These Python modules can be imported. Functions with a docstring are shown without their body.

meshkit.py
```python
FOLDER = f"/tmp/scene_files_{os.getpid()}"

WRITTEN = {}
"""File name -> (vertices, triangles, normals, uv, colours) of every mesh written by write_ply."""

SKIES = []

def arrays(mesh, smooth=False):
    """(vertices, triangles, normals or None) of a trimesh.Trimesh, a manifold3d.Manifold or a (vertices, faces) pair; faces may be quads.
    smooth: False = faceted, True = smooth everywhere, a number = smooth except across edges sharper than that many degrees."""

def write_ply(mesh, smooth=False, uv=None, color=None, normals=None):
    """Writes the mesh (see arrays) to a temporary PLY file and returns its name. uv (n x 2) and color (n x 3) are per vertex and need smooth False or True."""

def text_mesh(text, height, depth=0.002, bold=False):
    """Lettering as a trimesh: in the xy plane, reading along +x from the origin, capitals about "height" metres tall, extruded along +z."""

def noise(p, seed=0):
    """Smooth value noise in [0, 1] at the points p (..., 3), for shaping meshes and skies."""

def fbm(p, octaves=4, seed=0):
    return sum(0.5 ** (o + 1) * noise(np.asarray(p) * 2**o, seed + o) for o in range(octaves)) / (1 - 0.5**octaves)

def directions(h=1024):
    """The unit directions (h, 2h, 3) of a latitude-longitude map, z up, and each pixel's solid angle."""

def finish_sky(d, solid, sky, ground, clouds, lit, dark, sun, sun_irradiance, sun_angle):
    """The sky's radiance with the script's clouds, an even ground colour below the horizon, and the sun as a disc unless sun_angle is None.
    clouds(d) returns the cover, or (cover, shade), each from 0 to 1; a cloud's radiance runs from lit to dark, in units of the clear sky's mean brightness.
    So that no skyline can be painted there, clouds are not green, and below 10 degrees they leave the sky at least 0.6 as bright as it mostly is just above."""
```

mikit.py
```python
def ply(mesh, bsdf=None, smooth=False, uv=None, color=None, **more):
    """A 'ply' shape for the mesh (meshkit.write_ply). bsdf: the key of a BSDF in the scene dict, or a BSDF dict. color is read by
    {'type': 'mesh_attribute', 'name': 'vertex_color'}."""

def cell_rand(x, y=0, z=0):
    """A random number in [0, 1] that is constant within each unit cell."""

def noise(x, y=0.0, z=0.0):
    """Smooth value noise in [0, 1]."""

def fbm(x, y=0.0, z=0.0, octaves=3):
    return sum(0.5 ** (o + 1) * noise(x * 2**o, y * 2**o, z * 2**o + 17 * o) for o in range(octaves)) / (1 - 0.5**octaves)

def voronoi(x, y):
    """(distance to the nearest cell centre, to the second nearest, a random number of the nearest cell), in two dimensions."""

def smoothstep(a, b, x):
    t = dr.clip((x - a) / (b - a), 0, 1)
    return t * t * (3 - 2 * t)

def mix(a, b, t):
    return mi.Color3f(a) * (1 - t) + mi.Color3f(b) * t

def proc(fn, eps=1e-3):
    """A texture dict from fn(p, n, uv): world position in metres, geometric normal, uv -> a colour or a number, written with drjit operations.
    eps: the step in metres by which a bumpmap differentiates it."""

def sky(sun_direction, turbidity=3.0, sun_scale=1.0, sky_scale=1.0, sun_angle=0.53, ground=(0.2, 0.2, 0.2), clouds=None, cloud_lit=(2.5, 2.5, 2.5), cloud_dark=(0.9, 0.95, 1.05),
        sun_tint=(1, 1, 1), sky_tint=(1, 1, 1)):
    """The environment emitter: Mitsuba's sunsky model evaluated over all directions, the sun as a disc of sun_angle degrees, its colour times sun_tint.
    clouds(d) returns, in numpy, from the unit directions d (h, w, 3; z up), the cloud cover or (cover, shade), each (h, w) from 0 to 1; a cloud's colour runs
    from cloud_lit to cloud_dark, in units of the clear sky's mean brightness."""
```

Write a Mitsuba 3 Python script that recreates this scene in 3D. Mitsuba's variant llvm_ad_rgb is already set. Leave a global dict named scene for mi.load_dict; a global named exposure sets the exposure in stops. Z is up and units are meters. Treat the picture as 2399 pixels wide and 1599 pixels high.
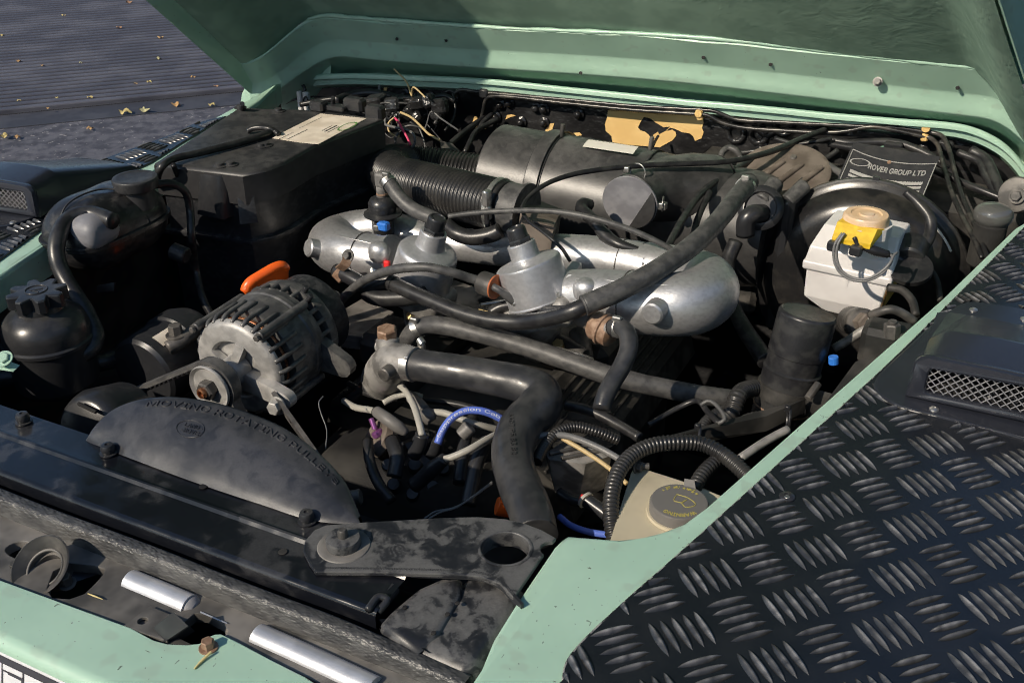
import math
import numpy as np
import trimesh
import manifold3d as m3
import shapely
from shapely.geometry import Polygon, Point, LineString
import drjit as dr
import mitsuba as mi
import mikit
import meshkit
from mikit import proc, noise, fbm, voronoi, cell_rand, smoothstep, mix

T = mi.ScalarTransform4f
scene, labels = {}, {}
rng = np.random.default_rng(7)

# ---------------------------------------------------------------- camera, sky, exposure
CAM = np.array([0.5720, -0.6813, 0.5029])
FWD = np.array([-0.39653, 0.77995, -0.48419])
UP = np.array([-0.2113, 0.43572, 0.87493])
scene['camera'] = {'type': 'perspective', 'fov': 52.176, 'fov_axis': 'x', 'near_clip': 0.02, 'far_clip': 500.0,
                   'to_world': T().look_at(origin=CAM.tolist(), target=(CAM + FWD).tolist(), up=UP.tolist())}
SUN_EL, SUN_AZ = math.radians(35), math.radians(24)
SUN = (-math.sin(SUN_AZ) * math.cos(SUN_EL), -math.cos(SUN_AZ) * math.cos(SUN_EL), math.sin(SUN_EL))
scene['sky'] = mikit.sky(SUN, turbidity=3.0, sun_tint=(0.90, 0.99, 1.17))
exposure = 1.8

# ---------------------------------------------------------------- materials
def rgb(c):
    return {'type': 'rgb', 'value': [float(x) for x in c]} if isinstance(c, (tuple, list)) else c

def mat(key, base, rough=0.5, metal=0.0, spec=0.5, bump=None, bs=1.0, eps=5e-4, **k):
    b = {'type': 'principled', 'base_color': rgb(base), 'roughness': rough if isinstance(rough, dict) else float(rough), 'metallic': float(metal), 'specular': float(spec), **k}
    if metal:
        b.pop('specular')
    if bump is not None:
        b = {'type': 'bumpmap', 'tex': proc(bump, eps), 'scale': float(bs), 'bsdf': b}
    scene[key] = {'type': 'twosided', 'bsdf': b}

def dusty(base, dust, lo, hi, sc=30.0, up=0.6, off=0.0):
    """paint or rubber with dust lying in ragged patches, more on what faces up"""
    def f(p, n, uv):
        w = 0.014 * (noise(p.x * 110 + off, p.y * 110, p.z * 110) - 0.5)
        x, y, z = p.x + w, p.y - w, p.z
        q = 0.55 * fbm(x * sc + off, y * sc, z * sc, 3) + 0.45 * fbm(x * sc * 3.7, y * sc * 3.7 + off, z * sc * 3.7, 3)
        f2 = noise(p.x * 900, p.y * 900, p.z * 900)
        a = (0.55 * smoothstep(lo - 0.10, hi + 0.12, q) + 0.45 * smoothstep(lo, hi, q + 0.06 * (f2 - 0.5))) * ((1 - up) + up * dr.clip(n.z, 0, 1)) * (0.75 + 0.25 * f2)
        return mix(base, dust, a)
    return proc(f)

def mottle(a, b, sc=60.0, lo=0.35, hi=0.7):
    return proc(lambda p, n, uv: mix(a, b, smoothstep(lo, hi, fbm(p.x * sc, p.y * sc, p.z * sc, 4))))

def rough_tex(a, b, sc=40.0):
    return proc(lambda p, n, uv: a + (b - a) * smoothstep(0.35, 0.65, fbm(p.x * sc + 9, p.y * sc, p.z * sc, 3)))

GREEN = (0.30, 0.445, 0.335)
def green_col(p, n, uv):
    g = mix((0.325, 0.49, 0.385), (0.35, 0.52, 0.41), smoothstep(0.3, 0.7, fbm(p.x * 18, p.y * 18, p.z * 18, 3)))
    g = mix(g, (0.30, 0.40, 0.32), 0.5 * smoothstep(0.62, 0.78, fbm(p.x * 60, p.y * 60, p.z * 60, 3)))
    return mix(g, (0.08, 0.085, 0.07), 0.75 * smoothstep(0.955, 0.975, noise(p.x * 330, p.y * 330, p.z * 330)))
mat('green_paint', proc(green_col), rough_tex(0.28, 0.42, 30), clearcoat=0.3, clearcoat_gloss=0.9)
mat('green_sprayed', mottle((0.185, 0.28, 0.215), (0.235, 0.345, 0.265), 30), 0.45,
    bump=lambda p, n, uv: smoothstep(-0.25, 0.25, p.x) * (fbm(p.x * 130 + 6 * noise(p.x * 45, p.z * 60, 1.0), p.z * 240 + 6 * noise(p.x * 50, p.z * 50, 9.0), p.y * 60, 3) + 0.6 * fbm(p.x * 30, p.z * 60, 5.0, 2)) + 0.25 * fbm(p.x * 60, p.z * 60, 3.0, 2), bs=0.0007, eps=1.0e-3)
mat('black_gloss', dusty((0.006, 0.007, 0.010), (0.058, 0.058, 0.061), 0.53, 0.66, 20, 0.3), rough_tex(0.10, 0.22, 45), spec=0.6)
mat('black_dusty', dusty((0.012, 0.013, 0.016), (0.115, 0.114, 0.112), 0.455, 0.545, 34, 0.3, 3.0), 0.42)
mat('black_plastic', dusty((0.014, 0.015, 0.018), (0.06, 0.06, 0.06), 0.44, 0.66, 50, 0.7), 0.38)
mat('cover_plastic', dusty((0.020, 0.022, 0.028), (0.075, 0.075, 0.080), 0.36, 0.68, 26, 0.2, 7.0), rough_tex(0.24, 0.36, 25))
mat('box_plastic', dusty((0.022, 0.022, 0.024), (0.058, 0.057, 0.056), 0.36, 0.66, 26, 0.75), 0.45)
mat('servo_black', dusty((0.011, 0.011, 0.012), (0.04, 0.037, 0.033), 0.42, 0.7, 18, 0.3), 0.27)
mat('satin_black', dusty((0.020, 0.021, 0.024), (0.06, 0.058, 0.055), 0.45, 0.8, 25, 0.8), 0.30)
mat('vent_black', mottle((0.016, 0.018, 0.025), (0.021, 0.023, 0.031), 25), 0.25, spec=0.6, clearcoat=0.4, clearcoat_gloss=0.8)
mat('bare_edge', mottle((0.02, 0.02, 0.02), (0.34, 0.33, 0.31), 260, 0.45, 0.65), 0.45, 0.3)
mat('tread_paint', mottle((0.008, 0.010, 0.014), (0.012, 0.014, 0.018), 40), 0.26)
mat('tread_bar', {'type': 'mesh_attribute', 'name': 'vertex_color'}, 0.24, spec=0.7)
mat('wire_black', (0.015, 0.015, 0.017), 0.35)
mat('mesh_wire', (0.26, 0.26, 0.27), 0.35, 0.5)
mat('bay_black', mottle((0.014, 0.014, 0.015), (0.034, 0.033, 0.031), 20), 0.75, spec=0.2)
mat('bulkhead_black', mottle((0.012, 0.012, 0.013), (0.025, 0.025, 0.026), 25), 0.24,
    bump=lambda p, n, uv: fbm(p.x * 140, p.y * 140, p.z * 140, 3), bs=0.0022, eps=6e-4)
mat('rubber', mottle((0.014, 0.014, 0.016), (0.030, 0.030, 0.030), 90), 0.36)
mat('rubber_grey', mottle((0.045, 0.045, 0.046), (0.085, 0.084, 0.082), 120, 0.3, 0.7), 0.5)
mat('rubber_hose', mottle((0.022, 0.023, 0.026), (0.045, 0.045, 0.046), 60, 0.30, 0.72), rough_tex(0.28, 0.5, 50))
mat('seal_rubber', mottle((0.045, 0.045, 0.046), (0.085, 0.084, 0.082), 90), 0.42,
    bump=lambda p, n, uv: fbm(p.x * 380, p.y * 620, p.z * 620, 2) * smoothstep(-0.2785, -0.2755, p.y), bs=0.0014, eps=4e-4)
mat('corrugated', mottle((0.014, 0.014, 0.015), (0.03, 0.029, 0.028), 30), 0.34)
mat('alloy', mottle((0.46, 0.46, 0.465), (0.54, 0.54, 0.545), 300, 0.28, 0.62), 0.40, 0.75,
    bump=lambda p, n, uv: fbm(p.x * 500, p.y * 500, p.z * 500, 2), bs=0.00010, eps=3e-4)
mat('alloy_bell', mottle((0.48, 0.48, 0.49), (0.54, 0.54, 0.55), 250, 0.3, 0.7), 0.36, 0.65)
mat('alloy_dusty', mottle((0.12, 0.116, 0.11), (0.30, 0.29, 0.275), 60, 0.3, 0.7), 0.55, 0.25)
mat('alternator_case', mottle((0.075, 0.075, 0.077), (0.135, 0.133, 0.128), 90, 0.35, 0.7), 0.42, 0.35)
mat('alternator_nose', mottle((0.26, 0.255, 0.245), (0.40, 0.39, 0.375), 70, 0.3, 0.7), 0.5, 0.3)
mat('bright_tape', mottle((0.50, 0.51, 0.54), (0.62, 0.63, 0.66), 60), 0.4, 0.6)
mat('zinc', mottle((0.45, 0.44, 0.42), (0.66, 0.65, 0.62), 200), 0.35, 0.9)
mat('rusty', mottle((0.20, 0.12, 0.075), (0.30, 0.20, 0.14), 200), 0.6, 0.2)
mat('copper', mottle((0.16, 0.06, 0.03), (0.45, 0.20, 0.09), 400), 0.4, 0.7)
mat('brass', (0.55, 0.42, 0.20), 0.4, 0.8)
mat('dark_metal', mottle((0.06, 0.058, 0.055), (0.14, 0.13, 0.12), 60), 0.5, 0.4)
mat('bay_grime', mottle((0.012, 0.0118, 0.011), (0.045, 0.042, 0.038), 35), 0.6)
mat('brown_dust', mottle((0.085, 0.068, 0.055), (0.15, 0.125, 0.105), 45), 0.7)
mat('slam_dust', mottle((0.045, 0.043, 0.040), (0.17, 0.16, 0.147), 32, 0.3, 0.68), 0.55)
mat('canister_grey', dusty((0.030, 0.030, 0.031), (0.10, 0.098, 0.096), 0.30, 0.68, 24, 0.75), 0.38)
mat('cap_grey', mottle((0.17, 0.17, 0.185), (0.24, 0.24, 0.255), 50), 0.5)
mat('orange_plastic', (0.78, 0.12, 0.015), 0.35)
mat('red_plastic', (0.65, 0.03, 0.03), 0.4)
mat('blue_plastic', (0.03, 0.16, 0.55), 0.35)
mat('blue_lead', (0.09, 0.15, 0.52), 0.35)
mat('grey_lead', (0.33, 0.32, 0.285), 0.45)
mat('grey_boot', (0.13, 0.125, 0.12), 0.5)
mat('white_plastic', mottle((0.56, 0.54, 0.53), (0.63, 0.615, 0.605), 22), 0.32)
mat('tank_black', dusty((0.012, 0.012, 0.014), (0.055, 0.053, 0.05), 0.48, 0.62, 40, 0.5), rough_tex(0.22, 0.4, 50))
mat('amber_plastic', (0.72, 0.46, 0.12), 0.35)
mat('cap_cream', mottle((0.60, 0.42, 0.25), (0.65, 0.50, 0.36), 60), 0.35)
mat('yellow_plastic', mottle((0.55, 0.36, 0.02), (0.68, 0.45, 0.03), 120), 0.4)
mat('washer_plastic', mottle((0.36, 0.32, 0.23), (0.46, 0.41, 0.30), 25), 0.42)
mat('paper', mottle((0.55, 0.48, 0.38), (0.68, 0.61, 0.51), 45), 0.6)
mat('paper_white', (0.60, 0.58, 0.52), 0.55)
mat('print_black', (0.03, 0.03, 0.03), 0.6)
mat('print_green', (0.10, 0.22, 0.06), 0.6)
mat('print_yellow', (0.34, 0.29, 0.07), 0.6)
mat('print_white', (0.62, 0.62, 0.64), 0.5)
mat('print_faded', (0.27, 0.27, 0.26), 0.5)
mat('terracotta', (0.42, 0.12, 0.045), 0.5)
mat('print_dark', (0.045, 0.045, 0.055), 0.5)
mat('cream_primer', mottle((0.66, 0.44, 0.17), (0.72, 0.50, 0.21), 30), 0.55)
mat('wire_green', (0.16, 0.30, 0.22), 0.5)
mat('wire_grey', (0.14, 0.14, 0.14), 0.45)
mat('wire_red', (0.60, 0.05, 0.14), 0.5)
mat('wire_cream', (0.45, 0.34, 0.17), 0.5)
mat('pipe_metal', mottle((0.02, 0.02, 0.021), (0.07, 0.066, 0.06), 70, 0.4, 0.7), 0.3, 0.3)
mat('purple_metal', (0.40, 0.15, 0.42), 0.3, 0.7)
mat('clear_lens', (0.16, 0.16, 0.155), 0.08, 0.5)

def asphalt_col(p, n, uv):
    a = mix((0.045, 0.047, 0.060), (0.095, 0.096, 0.112), smoothstep(0.25, 0.75, fbm(p.x * 22, p.y * 22, 0.0, 4)))
    return mix(a, (0.34, 0.32, 0.30), smoothstep(0.88, 0.95, noise(p.x * 60 + 7, p.y * 60)) * 0.6)
mat('asphalt', proc(asphalt_col), 0.8, spec=0.3, bump=lambda p, n, uv: fbm(p.x * 110, p.y * 110, 0.0, 2), bs=0.004, eps=3e-3)
mat('deck', mottle((0.056, 0.057, 0.073), (0.088, 0.089, 0.108), 6), 0.6, spec=0.35)
mat('strip_shade', mottle((0.030, 0.032, 0.042), (0.045, 0.047, 0.058), 8), 0.7)  # darker ground tone standing in for a band of shade
mat('deck_gap', (0.008, 0.008, 0.010), 0.8)
mat('added_bank_green', mottle((0.02, 0.028, 0.012), (0.05, 0.06, 0.03), 3), 0.9, spec=0.1)
for i, c in enumerate([(0.42, 0.25, 0.10), (0.50, 0.40, 0.16), (0.36, 0.20, 0.11), (0.45, 0.42, 0.22)]):
    mat('leaf_%d' % i, mottle(tuple(x * 0.7 for x in c), c, 60), 0.7)
mat('straw', (0.55, 0.45, 0.20), 0.6)

# ---------------------------------------------------------------- mesh helpers
A = lambda *v: np.array(v, float)
cat = lambda *m: trimesh.util.concatenate([x for x in m if x is not None])

def unit(v):
    v = np.asarray(v, float)
    return v / np.linalg.norm(v)

def basis(ax, ref=None):
    """columns x, y, z with z along ax and x as near to ref as it goes"""
    z = unit(ax)
    r = np.asarray(ref if ref is not None else ([1, 0, 0] if abs(z[0]) < 0.9 else [0, 1, 0]), float)
    x = unit(r - z * (r @ z))
    return np.column_stack([x, np.cross(z, x), z])

def move(m, R=None, t=(0, 0, 0)):
    M = np.eye(4)
    if R is not None:
        M[:3, :3] = R
    M[:3, 3] = t
    m = m.copy()
    m.apply_transform(M)
    return m

def spline(P, step=0.004):
    P = np.asarray(P, float)
    if len(P) == 2:
        n = max(2, int(np.linalg.norm(P[1] - P[0]) / step) + 1)
        t = np.linspace(0, 1, n)
        return P[0] + (P[1] - P[0]) * t[:, None], t
    Q = np.vstack([2 * P[0] - P[1], P, 2 * P[-1] - P[-2]])
    out, tt = [], []
    for i in range(1, len(Q) - 2):
        a, b, c, d = Q[i - 1], Q[i], Q[i + 1], Q[i + 2]
        n = max(2, int(np.linalg.norm(c - b) / step) + 1)
        k = [max(np.linalg.norm(v), 1e-6) ** 0.5 for v in (b - a, c - b, d - c)]
        m1 = ((b - a) / k[0] - (c - a) / (k[0] + k[1]) + (c - b) / k[1]) * k[1]
        m2 = ((c - b) / k[1] - (d - b) / (k[1] + k[2]) + (d - c) / k[2]) * k[1]
        last = i == len(Q) - 3
        for s in np.linspace(0, 1, n, endpoint=last):
            h = (2 * s**3 - 3 * s**2 + 1) * b + (s**3 - 2 * s**2 + s) * m1 + (-2 * s**3 + 3 * s**2) * c + (s**3 - s**2) * m2
            out.append(h)
            tt.append((i - 1 + s) / (len(P) - 1))
    return np.array(out), np.array(tt)

def frames(C):
    t = np.gradient(C, axis=0)
    t /= np.linalg.norm(t, axis=1, keepdims=True) + 1e-12
    x = unit(np.cross(t[0], [0.13, 0.27, 0.95]) if abs(t[0] @ unit([0.13, 0.27, 0.95])) < 0.95 else np.cross(t[0], [1, 0, 0]))
    X = []
    for k in range(len(C)):
        x = unit(x - t[k] * (x @ t[k]))
        X.append(x)
    X = np.array(X)
    return t, X, np.cross(t, X)

def grid_mesh(V, wrap=True, caps=True):
    """V: (rings, sides, 3)"""
    n, s = V.shape[:2]
    f = []
    i, j = np.meshgrid(np.arange(n - 1), np.arange(s if wrap else s - 1), indexing='ij')
    a, b = i * s + j, i * s + (j + 1) % s
    q = np.stack([a, b, b + s, a + s], -1).reshape(-1, 4)
    f = [q[:, [0, 1, 2]], q[:, [0, 2, 3]]]
    v = V.reshape(-1, 3)
    if caps and wrap:
        v = np.vstack([v, V[0].mean(0), V[-1].mean(0)])
        k = np.arange(s)
        f.append(np.stack([(k + 1) % s, k, k * 0 + n * s], 1))
        f.append(np.stack([k + (n - 1) * s, (k + 1) % s + (n - 1) * s, k * 0 + n * s + 1], 1))
    return trimesh.Trimesh(v, np.vstack(f), process=False)

def tube(P, r, n=14, step=0.004, corr=None, lump=0.0, seed=0, flat=1.0):
    """round hose through the points; r one number or one per point; corr = (pitch, depth) makes it corrugated"""
    C, t = spline(P, corr[0] / 6 if corr else step)
    rr = np.interp(t, np.linspace(0, 1, len(np.atleast_1d(r))), np.atleast_1d(r)) if np.ndim(r) else np.full(len(C), float(r))
    if corr:
        s = np.r_[0, np.cumsum(np.linalg.norm(np.diff(C, axis=0), axis=1))] / corr[0]
        w = 0.5 + 0.5 * np.cos(2 * np.pi * s)
        rr = rr - corr[1] * (1 - w ** 0.6)
    _, X, Yv = frames(C)
    a = np.arange(n) * 2 * np.pi / n
    V = C[:, None] + rr[:, None, None] * (np.cos(a)[None, :, None] * X[:, None] + flat * np.sin(a)[None, :, None] * Yv[:, None])
    if lump:
        d = (meshkit.fbm(V * 45 + seed, 2) - 0.5)[..., None]
        V = V + d * lump * unit_rows(V - C[:, None])
    return grid_mesh(V)

def unit_rows(v):
    return v / (np.linalg.norm(v, axis=-1, keepdims=True) + 1e-12)

def lathe(prof, c=(0, 0, 0), ax=(0, 0, 1), n=36, ref=None, caps=True):
    """prof: (radius, height) pairs turned about ax through c"""
    p = np.array(prof, float)
    a = np.arange(n) * 2 * np.pi / n
    V = np.stack([p[:, None, 0] * np.cos(a), p[:, None, 0] * np.sin(a), np.broadcast_to(p[:, None, 1], (len(p), n))], -1)
    m = grid_mesh(V, True, caps)
    return move(m, basis(ax, ref), c)

def rod(a, b, r, n=16, r2=None, bev=None):
    a, b = A(*a), A(*b)
    L = np.linalg.norm(b - a)
    r2 = r if r2 is None else r2
    e = min(r, r2, L / 2) * 0.15 if bev is None else bev
    return lathe([(r - e, 0), (r, e), (r2, L - e), (r2 - e, L)], a, b - a, n)

def cbox(c, size, bev=0.002, R=None):
    """box with chamfered edges"""
    h = np.array(size, float) / 2
    b = min(bev, *(h * 0.95))
    pts = []
    for s in np.ndindex(2, 2, 2):
        g = np.array(s) * 2 - 1
        for k in range(3):
            d = h - b
            d[k] = h[k]
            pts.append(g * d)
    m = trimesh.convex.convex_hull(np.array(pts))
    return move(m, R, c)

def hull(*pts):
    return trimesh.convex.convex_hull(np.vstack([np.atleast_2d(np.asarray(p, float)) for p in pts]))

def rbox(c, size, r, R=None, taper=0.0, n=10):
    """box with round edges (hull of eight spheres), narrower at its foot by taper"""
    h = np.array(size, float) / 2 - r
    s = trimesh.creation.icosphere(2, r).vertices
    pts = []
    for g in np.ndindex(2, 2, 2):
        g = np.array(g) * 2.0 - 1
        q = g * h
        if g[2] < 0:
            q[:2] *= 1 - taper
        pts.append(s + q)
    return move(hull(*pts), R, c)

def tri2d(poly):
    vs, fs, n = [], [], 0
    for g in getattr(poly, 'geoms', [poly]):
        if g.geom_type != 'Polygon' or g.area < 1e-12:
            continue
        v, f = trimesh.creation.triangulate_polygon(g, engine='earcut')
        vs.append(v)
        fs.append(np.asarray(f) + n)
        n += len(v)
    return np.vstack(vs), np.vstack(fs)

def slab(poly, z0, z1, b=0.0015, bottom=False):
    """sheet of the plan shape with a chamfered top edge"""
    poly = shapely.make_valid(poly)
    if poly.geom_type != 'Polygon':
        poly = max(poly.geoms, key=lambda g: g.area)
    ms, steps = [], [(0.0, 1.0), (0.29, 0.29), (1.0, 0.0)]
    rings = []
    for inset, drop in steps:
        g = poly.buffer(-b * inset) if inset else poly
        if g.geom_type != 'Polygon':
            g = max(g.geoms, key=lambda q: q.area)
        rings.append((g, z1 - b * drop))
    v, f = tri2d(rings[-1][0])
    ms.append(trimesh.Trimesh(np.c_[v, np.full(len(v), z1)], f, process=False))
    for (g0_, h0), (g1_, h1) in zip(rings[:-1], rings[1:]):
        v, f = tri2d(g0_.difference(g1_))
        pt = shapely.points(v)
        ms.append(trimesh.Trimesh(np.c_[v, np.where(shapely.distance(g0_.boundary, pt) < shapely.distance(g1_.boundary, pt), h0, h1)], f, process=False))
    for ring in [poly.exterior, *poly.interiors]:
        c = np.array(ring.coords)[:-1]
        if ring.is_ccw != (ring is poly.exterior):
            c = c[::-1]
        n = len(c)
        k = np.arange(n)
        V = np.vstack([np.c_[c, np.full(n, z0)], np.c_[c, np.full(n, z1 - b)]])
        q = np.stack([k, (k + 1) % n, (k + 1) % n + n, k + n], 1)
        if ring is not poly.exterior:
            q = q
        ms.append(trimesh.Trimesh(V, np.vstack([q[:, [0, 1, 2]], q[:, [0, 2, 3]]]), process=False))
    if bottom:
        v, f = tri2d(poly)
        ms.append(trimesh.Trimesh(np.c_[v, np.full(len(v), z0)], f[:, ::-1], process=False))
    m = cat(*ms)
    m.merge_vertices()
    return m

def smooth_poly(pts, k=3):
    """closed outline with its corners rounded (Chaikin)"""
    p = np.array([q[:2] for q in pts], float)
    for _ in range(k):
        n = np.roll(p, -1, 0)
        p = np.stack([0.75 * p + 0.25 * n, 0.25 * p + 0.75 * n], 1).reshape(-1, 2)
    return Polygon(p)

def P2(pts):
    return Polygon([q[:2] for q in pts])

def hexbolt(c, ax=(0, 0, 1), r=0.006, h=0.004, washer=1.5, n=6):
    m = lathe([(r * 0.9, 0), (r, 0.0004), (r, h - 0.0006), (r * 0.86, h)], np.asarray(c, float) + unit(ax) * r * 0.25, ax, n)
    if washer:
        m = cat(lathe([(r * washer, 0), (r * washer, r * 0.22), (r * washer - 0.0003, r * 0.25)], c, ax, 24), m)
    return m

def ring(c, ax, r, w, t):
    """flat band round an axis: outer radius r, width w, thickness t"""
    return lathe([(r - t, -w / 2), (r, -w / 2 + t * 0.3), (r, w / 2 - t * 0.3), (r - t, w / 2)], c, ax, 36, None, False)

def torus(c, ax, R, r, n=40, k=12, a0=0, a1=2 * math.pi):
    a = np.linspace(a0, a1, n)
    B = basis(ax)
    P = np.asarray(c) + R * (np.cos(a)[:, None] * B[:, 0] + np.sin(a)[:, None] * B[:, 1])
    return tube(P, r, k, step=0.01)

def ribbon(P, w, t, nrm, step=0.004):
    """flat strip (belt, strap) along the points, width along nrm"""
    C, _ = spline(P, step)
    tg = unit_rows(np.gradient(C, axis=0))
    wv = unit_rows(np.asarray(nrm, float) - tg * (tg @ np.asarray(nrm, float))[:, None])
    o = np.cross(tg, wv)
    V = np.stack([C + wv * w / 2 + o * t / 2, C - wv * w / 2 + o * t / 2, C - wv * w / 2 - o * t / 2, C + wv * w / 2 - o * t / 2], 1)
    return grid_mesh(V)

# ---------------------------------------------------------------- naming
USED = set()

def numbered(name):
    k, i = name, 0
    while k in USED:
        i += 1
        k = '%s_%03d' % (name, i)
    USED.add(k)
    return k

def thing(name, label, category, group=None):
    k = numbered(name)
    labels[k] = {'label': label, 'category': category}
    if group:
        labels[k]['group'] = group
    return k

def part(holder, name, mesh, m, smooth=40, label=None, **more):
    k = numbered(holder + '__' + name)
    scene[k] = mikit.ply(mesh, m, smooth)
    if label:
        labels[k] = {'label': label}
    if more:
        labels.setdefault(k, {}).update(more)
    return k

def single(name, label, category, mesh, m, smooth=40, group=None):
    k = thing(name, label, category, group)
    scene[k] = mikit.ply(mesh, m, smooth)
    return k

def struct(name, mesh, m, smooth=False):
    k = numbered(name)
    scene[k] = mikit.ply(mesh, m, smooth)
    labels[k] = {'kind': 'structure'}
    return k

# ================================================================ ground
GZ = -1.0
struct('ground', (np.array([[-200, -200, GZ], [200, -200, GZ], [200, 200, GZ], [-200, 200, GZ]], float), np.array([[0, 1, 2], [0, 2, 3]])), 'asphalt')
g0, g1 = A(*(-3.7770,2.5346,-1.0000)), A(*(-3.0301,3.3137,-1.0000))
gd = unit(g1 - g0)
gn = A(-gd[1], gd[0], 0)
GR = np.column_stack([gd, gn, [0, 0, 1]])
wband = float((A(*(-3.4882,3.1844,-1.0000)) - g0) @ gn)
struct('shade_strip', move(slab(shapely.box(-14, 0, 14, wband - 0.012), 0, 0.004, 0.001), GR, g0), 'strip_shade')  # shadow band beside the deck, painted as a dark strip
struct('deck_base', move(slab(shapely.box(-14, wband - 0.011, 14, wband + 5.2), 0, 0.004, 0.001), GR, g0), 'deck_gap')
deck_key = numbered('plank_deck')
labels[deck_key] = {'kind': 'structure'}
plank = mikit.ply(move(slab(shapely.box(-14, 0, 14, 0.050), 0.004, 0.028, 0.006)), 'deck', 30)
for i in range(64):
    k = numbered(deck_key + '__plank')
    scene[k] = {**plank, 'to_world': T().translate((g0 + gn * (wband + i * 0.078)).tolist()) @ T().rotate([0, 0, 1], math.degrees(math.atan2(gd[1], gd[0]))).rotate([0, 1, 0], float(rng.normal(0, 0.02)))}

by = np.linspace(-14, 30, 60)
struct('added_bank', grid_mesh(np.array([[(x + 0.25 * math.sin(y * 0.7), y, z) for x, z in ((2.3, GZ - 0.05), (2.6, -0.2), (2.8, 0.6), (3.1, 1.3), (3.8, 1.7), (6.0, 1.9), (9.0, 2.0))] for y in by]) + 0.3 * (meshkit.fbm(np.array([[(x * 1.0, y * 1.3, z * 1.3) for x, z in ((2.3, 0), (2.6, 1), (2.8, 2), (3.1, 3), (3.8, 4), (6, 5), (9, 6))] for y in by]), 3)[..., None] - 0.5) * A(1, 0.3, 0.6), False, False), 'added_bank_green', True)  # unseen bank added on the right to cut sky light

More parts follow.
